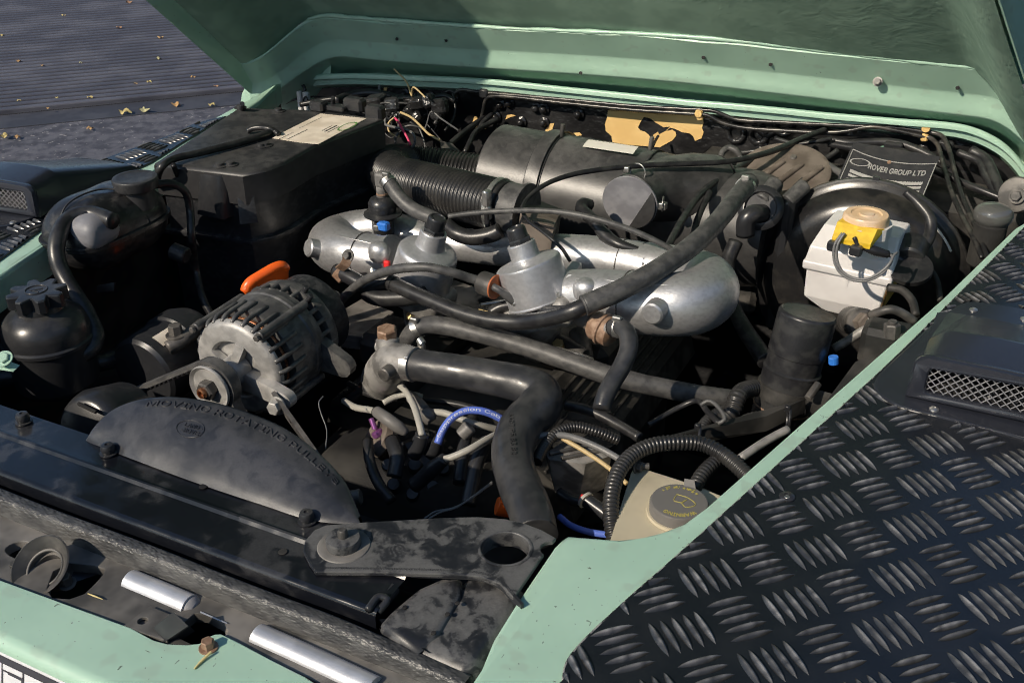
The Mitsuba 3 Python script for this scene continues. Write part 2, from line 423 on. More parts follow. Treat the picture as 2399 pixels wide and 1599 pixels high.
# ================================================================ car body
car = thing('car_body', 'pale green painted front of an off-road car around its open engine bay', 'car')
inner_r = [(0.3351,-0.2749,0.0000),(0.3345,-0.2612,0.0000),(0.3296,-0.2349,0.0000),(0.3281,-0.2039,0.0000),(0.3274,-0.1682,0.0000),(0.3270,-0.1349,0.0000),(0.3283,-0.1244,0.0000),(0.3308,-0.1182,0.0000),(0.3452,-0.1133,0.0000),(0.3656,-0.1061,0.0000),(0.3797,-0.0964,0.0000),(0.3916,-0.0839,0.0000),(0.4033,-0.0673,0.0000),(0.4124,-0.0411,0.0000),(0.4351,0.0461,0.0000),(0.4787,0.2155,0.0000),(0.5293,0.4117,0.0000),(0.5849,0.6535,0.0000)]
wr = [(0.337, -0.43)] + [p[:2] for p in inner_r] + [(0.655, 0.84), (0.72, 0.86), (0.95, 0.86), (0.95, -0.43)]
part(car, 'wing', slab(Polygon(wr), -0.02, 0.0, 0.004), 'green_paint', 50)
def wall(P, z0, z1, off=0.0):
    P = np.array([p[:2] for p in P], float)
    V = np.stack([np.c_[P, np.full(len(P), z1)], np.c_[P, np.full(len(P), z0)]])
    return grid_mesh(V, wrap=False, caps=False)
part(car, 'inner_wing', wall([(0.50, -0.075), (0.60, 0.35), (0.70, 0.80)], -0.7, -0.018), 'bay_black', 30)
part(car, 'wing_lip', wall(wr[1:19], -0.055, -0.016), 'green_paint', 50)
# left wing, the far one
li = [(-0.3787,-0.1632,0.0000),(-0.4305,0.0138,0.0000),(-0.4460,0.0701,0.0000),(-0.4603,0.1222,0.0000),(-0.4910,0.2378,0.0000)]
lw = [tuple(p[:2]) for p in li] + [(-0.56, 0.52), (-0.61, 0.70), (-0.66, 0.82)] + [tuple(p[:2]) for p in [(-0.6252,0.6592,0.0000),(-0.6149,0.5746,0.0000),(-0.6216,0.5431,0.0000),(-0.6141,0.4923,0.0000),(-0.6169,0.4555,0.0000),(-0.6199,0.4175,0.0000),(-0.6228,0.3808,0.0000),(-0.6255,0.3288,0.0000),(-0.6433,0.2663,0.0000),(-0.6885,0.1882,0.0000),(-0.7045,0.0464,0.0000)]]
part(car, 'wing', slab(Polygon(lw), -0.02, 0.0, 0.006), 'green_paint', 50)
lin = np.array(lw[:8])
part(car, 'wing_lip', wall(lin, -0.040, -0.014), 'green_paint', 50)
part(car, 'inner_wing', wall(lin - A(0.004, 0), -0.7, -0.040), 'bay_black', 30)
part(car, 'wing_bolt', hexbolt(A(*(-0.4929,0.1129,-0.0300)) + A(0.004, 0, 0), (0.95, -0.2, 0.05), 0.006, 0.004), 'green_paint', 30)
# front panel
fp = [(-0.2784,-0.3347,-0.0180),(-0.0306,-0.3279,-0.0180),(0.0203,-0.3257,-0.0180),(0.0621,-0.3232,-0.0180),(0.0914,-0.3219,-0.0180),(0.1138,-0.3237,-0.0180),(0.1252,-0.3221,-0.0180),(0.1377,-0.3168,-0.0180),(0.1443,-0.3122,-0.0180),(0.1452,-0.3055,-0.0180),(0.1476,-0.3011,-0.0180),(0.1516,-0.2987,-0.0180),(0.1602,-0.2990,-0.0180),(0.1724,-0.3002,-0.0180),(0.1963,-0.3024,-0.0180),(0.2263,-0.3045,-0.0180),(0.2498,-0.3084,-0.0180)]
fy = [(x, y) for x, y, z in fp] + [(0.333, -0.308), (0.333, -0.3605), (-0.2, -0.3605)]
part(car, 'front_panel', slab(Polygon(fy), -0.0200, -0.0180, 0.001), 'green_paint', 50)
RY, RZ = -0.3625, -0.0180
roll = [(RY + 0.0080, RZ + 0.0001), (RY, RZ)] + [(RY - 0.0100 * math.sin(a), RZ - 0.0100 + 0.0100 * math.cos(a)) for a in np.linspace(0.12, 1.27, 12)] + [(RY - 0.0100, RZ - 0.0110), (RY - 0.077, RZ - 0.22)]
part(car, 'front_panel', grid_mesh(np.array([[(x, y, z) for y, z in roll] for x in np.linspace(-0.3, 0.4, 5)]), False, False), 'green_paint', True)
# slam recess: floor, two openings
sl = Polygon([(-0.3, -0.352), (0.335, -0.352), (0.335, -0.270), (-0.3, -0.270)])
holes = [smooth_poly([(-0.0623,-0.2992,-0.0220),(-0.0596,-0.2864,-0.0220),(-0.0394,-0.2845,-0.0220),(-0.0317,-0.2881,-0.0220),(-0.0329,-0.3026,-0.0220),(-0.0516,-0.3035,-0.0220)], 2), smooth_poly([(0.1181,-0.3111,-0.0220),(0.1176,-0.2997,-0.0220),(0.1183,-0.2850,-0.0220),(0.1505,-0.2882,-0.0220),(0.1520,-0.3013,-0.0220),(0.1427,-0.3126,-0.0220)], 1),
         smooth_poly([(-0.0128,-0.2927,-0.0220),(0.0250,-0.2796,-0.0220),(0.0302,-0.2903,-0.0220),(0.0330,-0.3146,-0.0220),(0.0086,-0.3242,-0.0220)], 1), Polygon([p[:2] for p in [(-0.0617,-0.3265,-0.0220),(0.0164,-0.3233,-0.0220),(0.0621,-0.3223,-0.0220),(0.1029,-0.3223,-0.0220),(0.1272,-0.3189,-0.0220),(0.1709,-0.2991,-0.0220),(0.2591,-0.3030,-0.0220),(0.2590,-0.3493,-0.0220),(0.1281,-0.3604,-0.0220),(-0.0108,-0.3677,-0.0220)]])]
for h in holes:
    sl = sl.difference(h.buffer(0))
slam = part(car, 'slam_panel', slab(sl, -0.030, -0.022, 0.001), 'slam_dust', 30)
part(car, 'bay_floor', cbox((0.0, 0.3, -0.66), (1.6, 1.5, 0.02)), 'bay_black', False)
part(car, 'bay_front', cbox((0.0, -0.33, -0.40), (1.3, 0.02, 0.60)), 'bay_black', False)

# bulkhead
lip = [(-0.7329,0.8950,-0.0817),(-0.7164,0.8950,-0.0532),(-0.6977,0.8950,-0.0376),(-0.6737,0.8950,-0.0256),(-0.5784,0.8950,-0.0083),(-0.4675,0.8950,0.0019),(-0.2737,0.8950,0.0155),(-0.1245,0.8950,0.0189),(0.0061,0.8950,0.0217),(0.0786,0.8950,0.0228),(0.1546,0.8950,0.0261),(0.2379,0.8950,0.0285),(0.3045,0.8950,0.0298),(0.3968,0.8950,0.0334),(0.4959,0.8950,0.0358),(0.5388,0.8950,0.0227),(0.5638,0.8950,0.0059),(0.5860,0.8950,-0.0164)]
lipC, _ = spline(lip, 0.01)
def rail(prof, C):
    return grid_mesh(np.array([[(c[0], c[1] + y, c[2] + z) for y, z in prof] for c in C]), False, False)
part(car, 'bulkhead', move(slab(Polygon([(p[0], p[2]) for p in lipC] + [(0.64, -0.65), (-0.74, -0.65)]), 0, 0.004, 0.0005), np.array([[1, 0, 0], [0, 0, -1], [0, 1, 0.0]]).T @ np.diag([1, 1, 1]), (0, 0.93, 0)) if False else
     trimesh.Trimesh(*(lambda vf: (np.c_[vf[0][:, 0], np.full(len(vf[0]), 0.93), vf[0][:, 1]], vf[1]))(tri2d(Polygon([(p[0], p[2]) for p in lipC] + [(0.66, -0.65), (-0.76, -0.65)]))), process=False), 'bulkhead_black', False)
part(car, 'bulkhead_lip', rail([(0.04, 0.001), (0.003, 0.001), (0, 0.003), (0.0, 0.009), (0.002, 0.011), (0.005, 0.0115)], lipC), 'green_paint', 50)
part(car, 'bulkhead_top', rail([(0.005, 0.0115), (0.008, 0.008), (0.010, -0.010), (0.03, -0.02), (0.10, -0.02), (0.102, 0.06)], lipC), 'green_paint', 40)
# pillar corner beside the bonnet, left
pc = [(-0.8443,0.9050,-0.1090),(-0.8282,0.9050,-0.0657),(-0.8015,0.9050,-0.0282),(-0.7712,0.9050,-0.0038),(-0.7276,0.9050,0.0091),(-0.6064,0.9050,0.0137),(-0.6090,0.9050,-0.0092),(-0.6809,0.9050,-0.0239),(-0.7099,0.9050,-0.0415),(-0.7292,0.9050,-0.0599),(-0.7471,0.9050,-0.0966)]
part(car, 'pillar_corner', trimesh.Trimesh(*(lambda vf: (np.c_[vf[0][:, 0], np.full(len(vf[0]), 0.905), vf[0][:, 1]], vf[1]))(tri2d(Polygon([(p[0], p[2]) for p in pc]))), process=False), 'green_paint', False)
# cream primer where the black has flaked off the bulkhead
def patch(name, pts, hole=None, m='cream_primer', y=0.9285):
    P = Polygon([(p[0], p[2]) for p in pts])
    if hole is not None:
        P = P.difference(Polygon([(p[0], p[2]) for p in hole]).buffer(0))
    P = P.buffer(0)
    for g in getattr(P, 'geoms', [P]):
        vf = tri2d(g)
        part(car, name, trimesh.Trimesh(np.c_[vf[0][:, 0], np.full(len(vf[0]), y), vf[0][:, 1]], vf[1], process=False), m, False)
patch('primer_patch', [(-0.0620,0.9300,-0.0092),(0.0020,0.9300,-0.0033),(0.0837,0.9300,0.0034),(0.0998,0.9300,0.0033),(0.1043,0.9300,-0.0076),(0.1022,0.9300,-0.0172),(0.1057,0.9300,-0.0240),(0.1029,0.9300,-0.0346),(0.0924,0.9300,-0.0405),(0.0881,0.9300,-0.0330),(0.0826,0.9300,-0.0294),(0.0692,0.9300,-0.0290),(0.0562,0.9300,-0.0249),(0.0487,0.9300,-0.0244),(0.0416,0.9300,-0.0312),(0.0526,0.9300,-0.0268),(0.0589,0.9300,-0.0304),(0.0600,0.9300,-0.0361),(0.0539,0.9300,-0.0451),(0.0431,0.9300,-0.0526),(0.0329,0.9300,-0.0600),(-0.0024,0.9300,-0.0621),(-0.0510,0.9300,-0.0659),(-0.0539,0.9300,-0.0525),(-0.0646,0.9300,-0.0449),(-0.0666,0.9300,-0.0338),(-0.0631,0.9300,-0.0220)],
      [(0.0025,0.9300,-0.0121),(0.0140,0.9300,-0.0135),(0.0219,0.9300,-0.0184),(0.0375,0.9300,-0.0252),(0.0486,0.9300,-0.0222),(0.0416,0.9300,-0.0305),(0.0307,0.9300,-0.0379),(0.0282,0.9300,-0.0338),(0.0195,0.9300,-0.0409),(0.0236,0.9300,-0.0464),(0.0175,0.9300,-0.0472),(0.0118,0.9300,-0.0405),(0.0054,0.9300,-0.0369),(-0.0023,0.9300,-0.0357),(-0.0072,0.9300,-0.0311),(-0.0024,0.9300,-0.0201)])
patch('primer_patch', [(-0.3254,0.9300,-0.0736),(-0.3185,0.9300,-0.0526),(-0.3132,0.9300,-0.0512),(-0.3098,0.9300,-0.0579),(-0.3028,0.9300,-0.0618),(-0.2942,0.9300,-0.0727)])
patch('primer_patch', [(-0.1786,0.9300,-0.0618),(-0.1720,0.9300,-0.0469),(-0.1604,0.9300,-0.0439),(-0.1652,0.9300,-0.0600),(-0.1702,0.9300,-0.0638)])
patch('primer_patch', [(-0.2526,0.9300,-0.0418),(-0.2431,0.9300,-0.0390),(-0.2346,0.9300,-0.0403),(-0.2466,0.9300,-0.0450),(-0.2553,0.9300,-0.0500)])
patch('primer_patch', [(-0.5062,0.9300,-0.0151),(-0.4975,0.9300,-0.0125),(-0.5024,0.9300,-0.0276),(-0.5092,0.9300,-0.0284)])
patch('primer_patch', [(-0.5274,0.9300,-0.0167),(-0.5177,0.9300,-0.0148),(-0.5142,0.9300,-0.0192),(-0.5221,0.9300,-0.0218)])
patch('primer_patch', [(-0.1239,0.9300,-0.0567),(-0.1126,0.9300,-0.0537),(-0.1076,0.9300,-0.0584),(-0.1181,0.9300,-0.0614)])
bolts = [(-0.2643,0.9280,-0.0240),(-0.2471,0.9280,-0.0187),(-0.1946,0.9280,-0.0215),(-0.2733,0.9280,-0.0471),(-0.2234,0.9280,-0.0500),(-0.1795,0.9280,-0.0450),(-0.1141,0.9280,-0.0220),(-0.1796,0.9280,-0.0212),(0.2026,0.9280,-0.0352),(0.2621,0.9280,-0.0366),(0.1624,0.9280,0.0133),(-0.4361,0.9280,-0.0250),(-0.4067,0.9280,-0.0271),(-0.4623,0.9280,-0.0273),(-0.3890,0.9280,-0.0394),(0.3810,0.9280,-0.0193),(0.4415,0.9280,-0.0058)]
for b in bolts:
    part(car, 'bulkhead_bolt', lathe([(0.010, 0), (0.010, 0.002), (0.0065, 0.004), (0.006, 0.008), (0.003, 0.010)], b, (0, -1, 0), 14), 'bulkhead_black', 50)
for b in [(-0.3651,0.9270,-0.0242),(-0.4111,0.9270,-0.0354),(-0.3985,0.9270,-0.0580),(0.2330,0.9270,0.0032),(0.2075,0.9270,-0.0016),(0.1951,0.9270,-0.0160),(0.1587,0.9270,-0.0181)]:
    part(car, 'bulkhead_grommet', torus(b, (0, -1, 0), 0.013, 0.005, 24, 8), 'bulkhead_black', True)
# blower ducting at the back right
part(car, 'scuttle_ledge', cbox((0.36, 0.87, -0.10), (0.50, 0.10, 0.13), 0.02), 'bay_grime', 40)

# ================================================================ bonnet, propped open
bon = thing('bonnet', 'pale green bonnet propped open above the engine, seen from its underside', 'bonnet')
PH = math.radians(41)
bp_, bm = A(0, -math.cos(PH), math.sin(PH)), A(0, -math.sin(PH), -math.cos(PH))
def zb(x):
    return 0.040 + 0.026 * smooth01((x + 0.6) / 0.75)
def smooth01(t):
    t = np.clip(t, 0, 1)
    return t * t * (3 - 2 * t)
def rear(x):
    """bottom rear edge of the bonnet: drops along the panel normal near its two corners"""
    a = -(x + 0.055) if x < 0 else x - 0.005
    d = 0.105 * smooth01((a - 0.50) / 0.17) ** 1.3
    return A(x, 0.885, zb(x)) + bm * d
xs = np.linspace(-0.735, 0.63, 90)
RE = np.array([rear(x) for x in xs])
# frame strip: (y, z) steps from the rear edge
steps = [(0.125, -0.0640), (0.070, -0.0350), (0.062, -0.0320), (0.040, -0.0195), (0.034, -0.0175), (0.012, -0.0050), (0.003, -0.003), (0.0, 0.001), (-0.001, 0.012), (-0.003, 0.028), (-0.007, 0.033), (-0.020, 0.050), (-0.033, 0.067), (-0.037, 0.072), (-0.034, 0.077)]
fr = []
for x, r_ in zip(xs, RE):
    wob = 0.0025 * (meshkit.noise(A(x * 18, 3, 1)) - 0.5)
    inward = -0.02 * np.sign(x + 0.055) * smooth01((abs(x + 0.055) - 0.52) / 0.16)
    fr.append([(x + inward * max(k - 5, 0) / 9, r_[1] + dy, r_[2] + dz + (wob if k > 11 else 0)) for k, (dy, dz) in enumerate(steps)])
part(bon, 'rear_frame', grid_mesh(np.array(fr), False, False), 'green_paint', 50)
# inner skin
S = np.r_[0.066, np.linspace(0.072, 0.95, 60)]
half = lambda s: (-0.716 + 0.085 * s, 0.622 - 0.24 * s)
sk = []
for s in S:
    row = []
    for t in np.linspace(0, 1, 120):
        x0, x1 = half(s)
        x = x0 + (x1 - x0) * t
        base = A(x, 0.885, zb(x)) + bp_ * s
        q = A(x * 3.0, s * 4.0, 0.3)
        h = 0.016 * (meshkit.fbm(q, 2) - 0.5) + 0.006 * math.sin(3.1 * (x + 0.05)) - 0.022 * math.exp(-((x + 0.055) / 0.28) ** 2) * smooth01((s - 0.05) / 0.2)
        e = min(abs(x - x0), abs(x - x1))
        row.append(base + bm * (h - 0.036 + 0.114 * smooth01(1 - e / 0.12)))
    sk.append(row)
part(bon, 'inner_skin', grid_mesh(np.array(sk), False, False), 'green_sprayed', True)
# sealer bead along the frame
bead = [(x, rear(x)[1] - 0.036, rear(x)[2] + 0.0765 + 0.002 * math.sin(x * 9)) for x in np.linspace(-0.60, 0.50, 30)]
part(bon, 'sealer_bead', tube(bead, 0.0035, 8, 0.01, lump=0.004), 'green_paint', True)
# side skirts
for i in (0, 1):
    V = []
    for s in np.linspace(-0.03, 0.95, 30):
        x = half(s)[i]
        b = A(x, 0.885, zb(x)) + bp_ * s
        sg = -1 if i == 0 else 1
        V.append([b + bm * 0.070, b + bm * 0.082 + A(sg * 0.004, 0, 0), b + bm * 0.098 + A(sg * 0.010, 0, 0), b + bm * 0.100 + A(sg * 0.013, 0, 0), b + bm * 0.09 + A(sg * 0.016, 0, 0), b - bm * 0.065 + A(sg * 0.012, 0, 0)])
    part(bon, 'side_skirt', grid_mesh(np.array(V), False, False), 'green_paint', 40)
oc = []
for s in (-0.02, 0.95):
    x0, x1 = half(s)
    oc.append([A(x, 0.885, zb(x)) + bp_ * s - bm * 0.065 for x in np.linspace(x0 - 0.012, x1 + 0.012, 12)])
part(bon, 'outer_skin', grid_mesh(np.array(oc), False, False), 'green_paint', True)
for b in [(0.3696,0.8680,0.1027)]:
    part(bon, 'frame_bolt', hexbolt(b, (0, -0.9, 0.3), 0.0048, 0.006, 1.4), 'alloy_dusty', 30)
for b in [(0.2156,0.8680,0.1109),(-0.3351,0.8680,0.0929),(-0.4334,0.8680,0.0857),(0.1134,0.8680,0.1106),(-0.0872,0.8680,0.0649),(0.4758,0.8680,0.1063)]:
    part(bon, 'drain_hole', lathe([(0.0028, 0), (0.0028, 0.0012), (0.0022, 0.0015)], A(*b) + A(0, 0.0, 0), (0, -1, 0.2), 14), 'bay_black', 40)

# ================================================================ tread plates on the wings
def tread_plate(label, outline, clip, origin, ang, ir, jr, holes=(), big=None):
    k = thing('tread_plate', label, 'tread plate', 'black tread plates on the wings')
    P = P2(outline)
    part(k, 'sheet', slab(P, 0.0005, 0.003, 0.0008), 'tread_paint', 30)
    C = P2(clip).intersection(P).buffer(-0.0012)
    for h in holes:
        C = C.difference(h)
    bars = []
    c, s = math.cos(ang), math.sin(ang)
    R2 = np.array([[c, -s], [s, c]])
    for i in range(*ir):
        for j in range(*jr):
            if (i + j) % 2:
                continue
            o = np.array([i / 2, j / 2]) * 0.06
            d = unit([1, -1]) if i % 2 == 0 else unit([1, 1])
            e = np.array([-d[1], d[0]])
            for m in range(-2, 3):
                ctr = o + e * m * 0.00835
                a, b = ctr - d * 0.0158, ctr + d * 0.0158
                w = LineString([R2 @ a + origin, R2 @ b + origin]).intersection(C)
                if w.is_empty or w.geom_type != 'LineString' or w.length < 0.006:
                    continue
                q = np.array(w.coords)
                full = R2 @ a + origin
                t0, t1 = (np.linalg.norm(q[0] - full) / 0.0158 - 1), (np.linalg.norm(q[-1] - full) / 0.0158 - 1)
                bars.append((ctr, d, min(t0, t1), max(t0, t1)))
    for ctr, d, t0, t1 in bars:
        tt = np.linspace(t0, t1, 9)
        e = np.array([-d[1], d[0]])
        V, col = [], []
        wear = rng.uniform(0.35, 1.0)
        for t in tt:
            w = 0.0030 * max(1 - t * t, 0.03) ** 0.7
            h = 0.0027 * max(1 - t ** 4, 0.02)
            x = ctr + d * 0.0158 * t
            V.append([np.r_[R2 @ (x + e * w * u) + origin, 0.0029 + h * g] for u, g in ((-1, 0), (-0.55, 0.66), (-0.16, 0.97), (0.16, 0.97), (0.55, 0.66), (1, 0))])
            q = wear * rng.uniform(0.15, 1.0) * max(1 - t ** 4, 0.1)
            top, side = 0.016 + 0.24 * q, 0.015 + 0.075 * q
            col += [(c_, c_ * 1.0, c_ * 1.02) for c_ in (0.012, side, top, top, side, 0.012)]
        kk = numbered(k + '__bar')
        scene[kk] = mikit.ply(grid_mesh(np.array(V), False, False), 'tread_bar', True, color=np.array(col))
    return k

right_plate = [(0.3863,-0.2501,0.0000),(0.3834,-0.2411,0.0000),(0.3824,-0.2326,0.0000),(0.3842,-0.2166,0.0000),(0.3935,-0.1764,0.0000),(0.4142,-0.0997,0.0000),(0.4344,-0.0224,0.0000),(0.4545,0.0556,0.0000),(0.4958,0.2150,0.0000),(0.5176,0.3068,0.0000),(0.5400,0.4055,0.0000),(0.5952,0.6539,0.0000),(0.6229,0.7800,0.0000)]
vent_hole = smooth_poly([(0.4970,0.2035,0.0000),(0.5020,0.1790,0.0000),(0.5174,0.1655,0.0000),(0.5347,0.1606,0.0000),(0.6261,0.1555,0.0000),(0.6746,0.1529,0.0000),(0.6696,0.4416,0.0000),(0.6099,0.4171,0.0000),(0.5628,0.4143,0.0000),(0.5489,0.4031,0.0000),(0.5183,0.2963,0.0000)], 2)
tp1 = tread_plate('large black five-bar tread plate on the right-hand wing in the foreground', right_plate + [(0.94, 0.82, 0), (0.94, -0.40, 0), (0.34, -0.40, 0)],
                  [(0.3892,-0.2618,0.0000),(0.3580,-0.1930,0.0000),(0.5960,0.7952,0.0000),(0.6275,0.2501,0.0000),(0.6489,-0.1336,0.0000)], np.array([0.5, 0.0]), 0.0, (-8, 12), (-8, 34), [vent_hole])
part(tp1, 'rivet', lathe([(0.0062, 0), (0.0062, 0.0010), (0.0050, 0.0022), (0.0022, 0.0026), (0.0022, 0.0020)], (0.4665,-0.0055,0.0030), (0, 0, 1), 24), 'satin_black', 40, label='black round rivet at the inner edge of the tread plate')
part(tp1, 'rivet_pin', lathe([(0.0022, 0), (0.0020, 0.0003)], (0.4669,-0.0080,0.0052), (0, 0, 1), 16), 'zinc', 40)
part(tp1, 'worn_edge', tube([A(*q[:2], 0.0020) for i, q in enumerate(spline([A(*q) for q in right_plate], 0.006)[0])], 0.0009, 6, 0.003, lump=0.0003), 'bare_edge', True)
left_plate = [(-0.4065,-0.1621,0.0000),(-0.4524,0.0084,0.0000),(-0.4622,0.0405,0.0000),(-0.4953,0.1404,0.0000),(-0.5224,0.2228,0.0000),(-0.5428,0.2930,0.0000),(-0.5441,0.3312,0.0000),(-0.5454,0.3710,0.0000),(-0.5686,0.4644,0.0000),(-0.5974,0.5985,0.0000),(-0.6101,0.5690,0.0000),(-0.6169,0.5378,0.0000),(-0.6095,0.4873,0.0000),(-0.6123,0.4507,0.0000),(-0.6154,0.4129,0.0000),(-0.6184,0.3764,0.0000),(-0.6212,0.3247,0.0000),(-0.6391,0.2625,0.0000),(-0.6842,0.1847,0.0000),(-0.6992,0.0427,0.0000)]
lv_hole = smooth_poly([(-0.5523,0.0531,0.0000),(-0.5257,0.1135,0.0000),(-0.5183,0.1611,0.0000),(-0.5251,0.2715,0.0000),(-0.5429,0.2987,0.0000),(-0.5998,0.3328,0.0000),(-0.6536,0.2910,0.0000),(-0.7351,0.1976,0.0000)], 2)
tread_plate('black tread plate on the far left wing, running behind the expansion tank', left_plate, [(-0.3940,-0.0505,0.0000),(-0.5770,0.6622,0.0000),(-0.7100,0.5998,0.0000),(-0.6702,0.1734,0.0000)], np.array([-0.60, 0.30]), math.radians(42), (-16, 17), (-16, 17), [lv_hole])

# ================================================================ air intake vents
def vent(label, at, W, D, H, skew, flip=1.0, screws=(), R=None, wires=True, fl=None):
    """local: x along the mouth, y back from it, z up; at = front corner of the hood"""
    k = thing('air_intake_vent', label, 'vent', 'air intake vents on the wings')
    M = lambda m: move(m, R, at)
    base = smooth_poly(fl, 2)
    part(k, 'flange', slab(base, 0.0032, 0.0062, 0.0018), 'vent_black', 40)
    # hood shell: sections along y
    secs = []
    for y, zt, ins, r_ in ((0.0, 0.10, 0.0, 0.2), (0.0, H * 0.55, 0.000, 0.3), (0.004, H * 0.88, 0.004, 0.3), (0.010, H, 0.010, 0.35), (0.06, H * 1.04, 0.016, 0.35), (D * 0.62, H * 0.95, 0.03, 0.4), (D * 0.98, H * 0.05, 0.05, 0.5)):
        pass
    prof = [(0.0, 0.0, 0.0), (0.0015, H * 0.82, 0.003), (0.004, H * 0.93, 0.0055), (0.009, H * 0.99, 0.010), (0.018, H * 1.02, 0.014), (0.055, H * 1.10, 0.016), (0.060, H * 1.09, 0.017), (D, 0.004, 0.030)]
    def row(y, z, ins):
        xs_ = [0.0 + ins * 0.15, ins * 0.5, ins + 0.002, ins + 0.010, W / 2, W - ins - 0.010, W - ins - 0.002, W - ins * 0.5, W - ins * 0.15]
        zs_ = [0.0, z * 0.72, z * 0.93, z, z * 1.03, z, z * 0.93, z * 0.72, 0.0]
        return [(x, y, zz) for x, zz in zip(xs_, zs_)]
    back = np.array([row(y, z, i) for y, z, i in prof[3:]])
    part(k, 'hood', M(grid_mesh(back, False, False)), 'vent_black', 35)
    # mouth frame with a rounded opening
    o = Polygon([(0.0, 0.0), (W, 0.0), (W - 0.002, H * 0.80), (W - 0.006, H * 0.93), (W - 0.013, H), (W / 2, H * 1.03), (0.013, H), (0.006, H * 0.93), (0.002, H * 0.80)])
    op = shapely.box(0.0155, 0.0075, W - 0.0155, H - 0.0100).buffer(-0.005).buffer(0.005)
    fm = slab(o.difference(op), 0.0, 0.009, 0.0055)
    Rf = np.array([[1, 0, 0], [0, 0.10, -0.995], [0, 0.995, 0.10]])
    part(k, 'mouth_frame', M(move(fm, Rf, (0, 0.008, 0.0))), 'vent_black', 60)
    part(k, 'inner_tray', M(grid_mesh(np.array([[(x, y, z) for x in np.linspace(0.012, W - 0.012, 30)] for y, z in ((0.014, 0.004), (0.030, 0.005), (0.045, 0.012), (0.055, H * 0.75))]), False, False)), 'bay_black', True)
    ox0, oz0, ox1, oz1 = op.bounds
    p = 0.0078
    n = 0
    for sgn in (1, -1):
        c0 = ox0 - (oz1 - oz0) if sgn > 0 else ox0
        x = c0
        while x < ox1 + (oz1 - oz0):
            a, b = (x, oz0), (x + sgn * (oz1 - oz0) * 1.15, oz1)
            L = LineString([a, b]).intersection(op)
            if not L.is_empty and L.geom_type == 'LineString' and L.length > 0.003:
                q = np.array(L.coords)
                P = [(q[0][0], 0.007 + 0.0004 * sgn, q[0][1]), (q[1][0], 0.009 + 0.0004 * sgn, q[1][1])]
                part(k, 'wire', M(tube(P, 0.00060, 6, 0.02)), 'mesh_wire', True)
            x += p
    if skew:   # second layer, a leaf guard behind the mesh
        ms = []
        for i in range(150):
            x, z = rng.uniform(W * 0.33, W - 0.02), rng.uniform(0.006, H * 0.62)
            if z > (x / W - 0.2) * H * 0.9:
                continue
            c = np.array([x, 0.024 + rng.uniform(-0.004, 0.004), z])
            ms.append(trimesh.Trimesh(c + rng.normal(0, 0.0032, (4, 3)), [[0, 1, 2], [1, 3, 2]], process=False))
        if ms:
            part(k, 'leaf_guard', M(cat(*ms)), 'satin_black', False, kind='stuff')
    for s in screws:
        part(k, 'screw', lathe([(0.0042, 0), (0.0040, 0.0012), (0.0022, 0.0024), (0.0010, 0.0026), (0.0010, 0.0020)], s, (0, 0, 1), 18), 'zinc', 40)
    return k
vent('black air intake vent with a diamond mesh mouth on the right-hand tread plate', (0.5255, 0.179, 0.006), 0.125, 0.185, 0.042, 1, 1,
     [(-0.2423,1.8169,0.0000),(-1.7589,1.1314,0.0000)][:0] + [(0.5298,0.2270,0.0062),(0.5519,0.1700,0.0062),(0.6333,0.1705,0.0062),(0.6109,0.3861,0.0062),(0.5628,0.3853,0.0062)][:5], np.eye(3),
     fl=[p for p in [(0.4946,0.2040,0.0000),(0.4999,0.1780,0.0000),(0.5187,0.1646,0.0000),(0.5345,0.1621,0.0000),(0.5708,0.1622,0.0000),(0.6259,0.1583,0.0000)]] + [(0.70, 0.148, 0), (0.70, 0.41, 0)] + [(0.6101,0.4128,0.0000),(0.5624,0.4096,0.0000),(0.5494,0.3988,0.0000),(0.5302,0.3455,0.0000),(0.5134,0.2737,0.0000)])
part('air_intake_vent', 'worn_edge', tube([A(*q[:2], 0.0042) for q in [(0.4983,0.1872,0.0000),(0.5058,0.1743,0.0000),(0.5185,0.1653,0.0000),(0.5344,0.1628,0.0000),(0.5707,0.1629,0.0000),(0.6259,0.1590,0.0000),(0.6485,0.1574,0.0000)]], 0.0007, 6, 0.002, lump=0.0004), 'bare_edge', True)
vR = np.array([[math.cos(0.10), -math.sin(0.10), 0], [math.sin(0.10), math.cos(0.10), 0], [0, 0, 1]])
lW = 0.125
lat = A(*(-0.5137,0.1422,0.0060)) - vR @ A(lW, 0, 0)
vent('black air intake vent with a diamond mesh mouth on the far left wing', tuple(lat), lW, 0.20, 0.041, 0, 1,
     [(-0.5306,0.1194,0.0062),(-0.5172,0.1773,0.0062),(-0.5300,0.2583,0.0062),(-0.5686,0.3103,0.0062)], vR,
     fl=[(-0.5665,0.0521,0.0000),(-0.5480,0.0997,0.0000),(-0.5254,0.1198,0.0000),(-0.5218,0.1643,0.0000),(-0.5224,0.2228,0.0000),(-0.5266,0.2745,0.0000),(-0.5468,0.3026,0.0000),(-0.5981,0.3336,0.0000),(-0.6536,0.2910,0.0000),(-0.7312,0.1807,0.0000)])

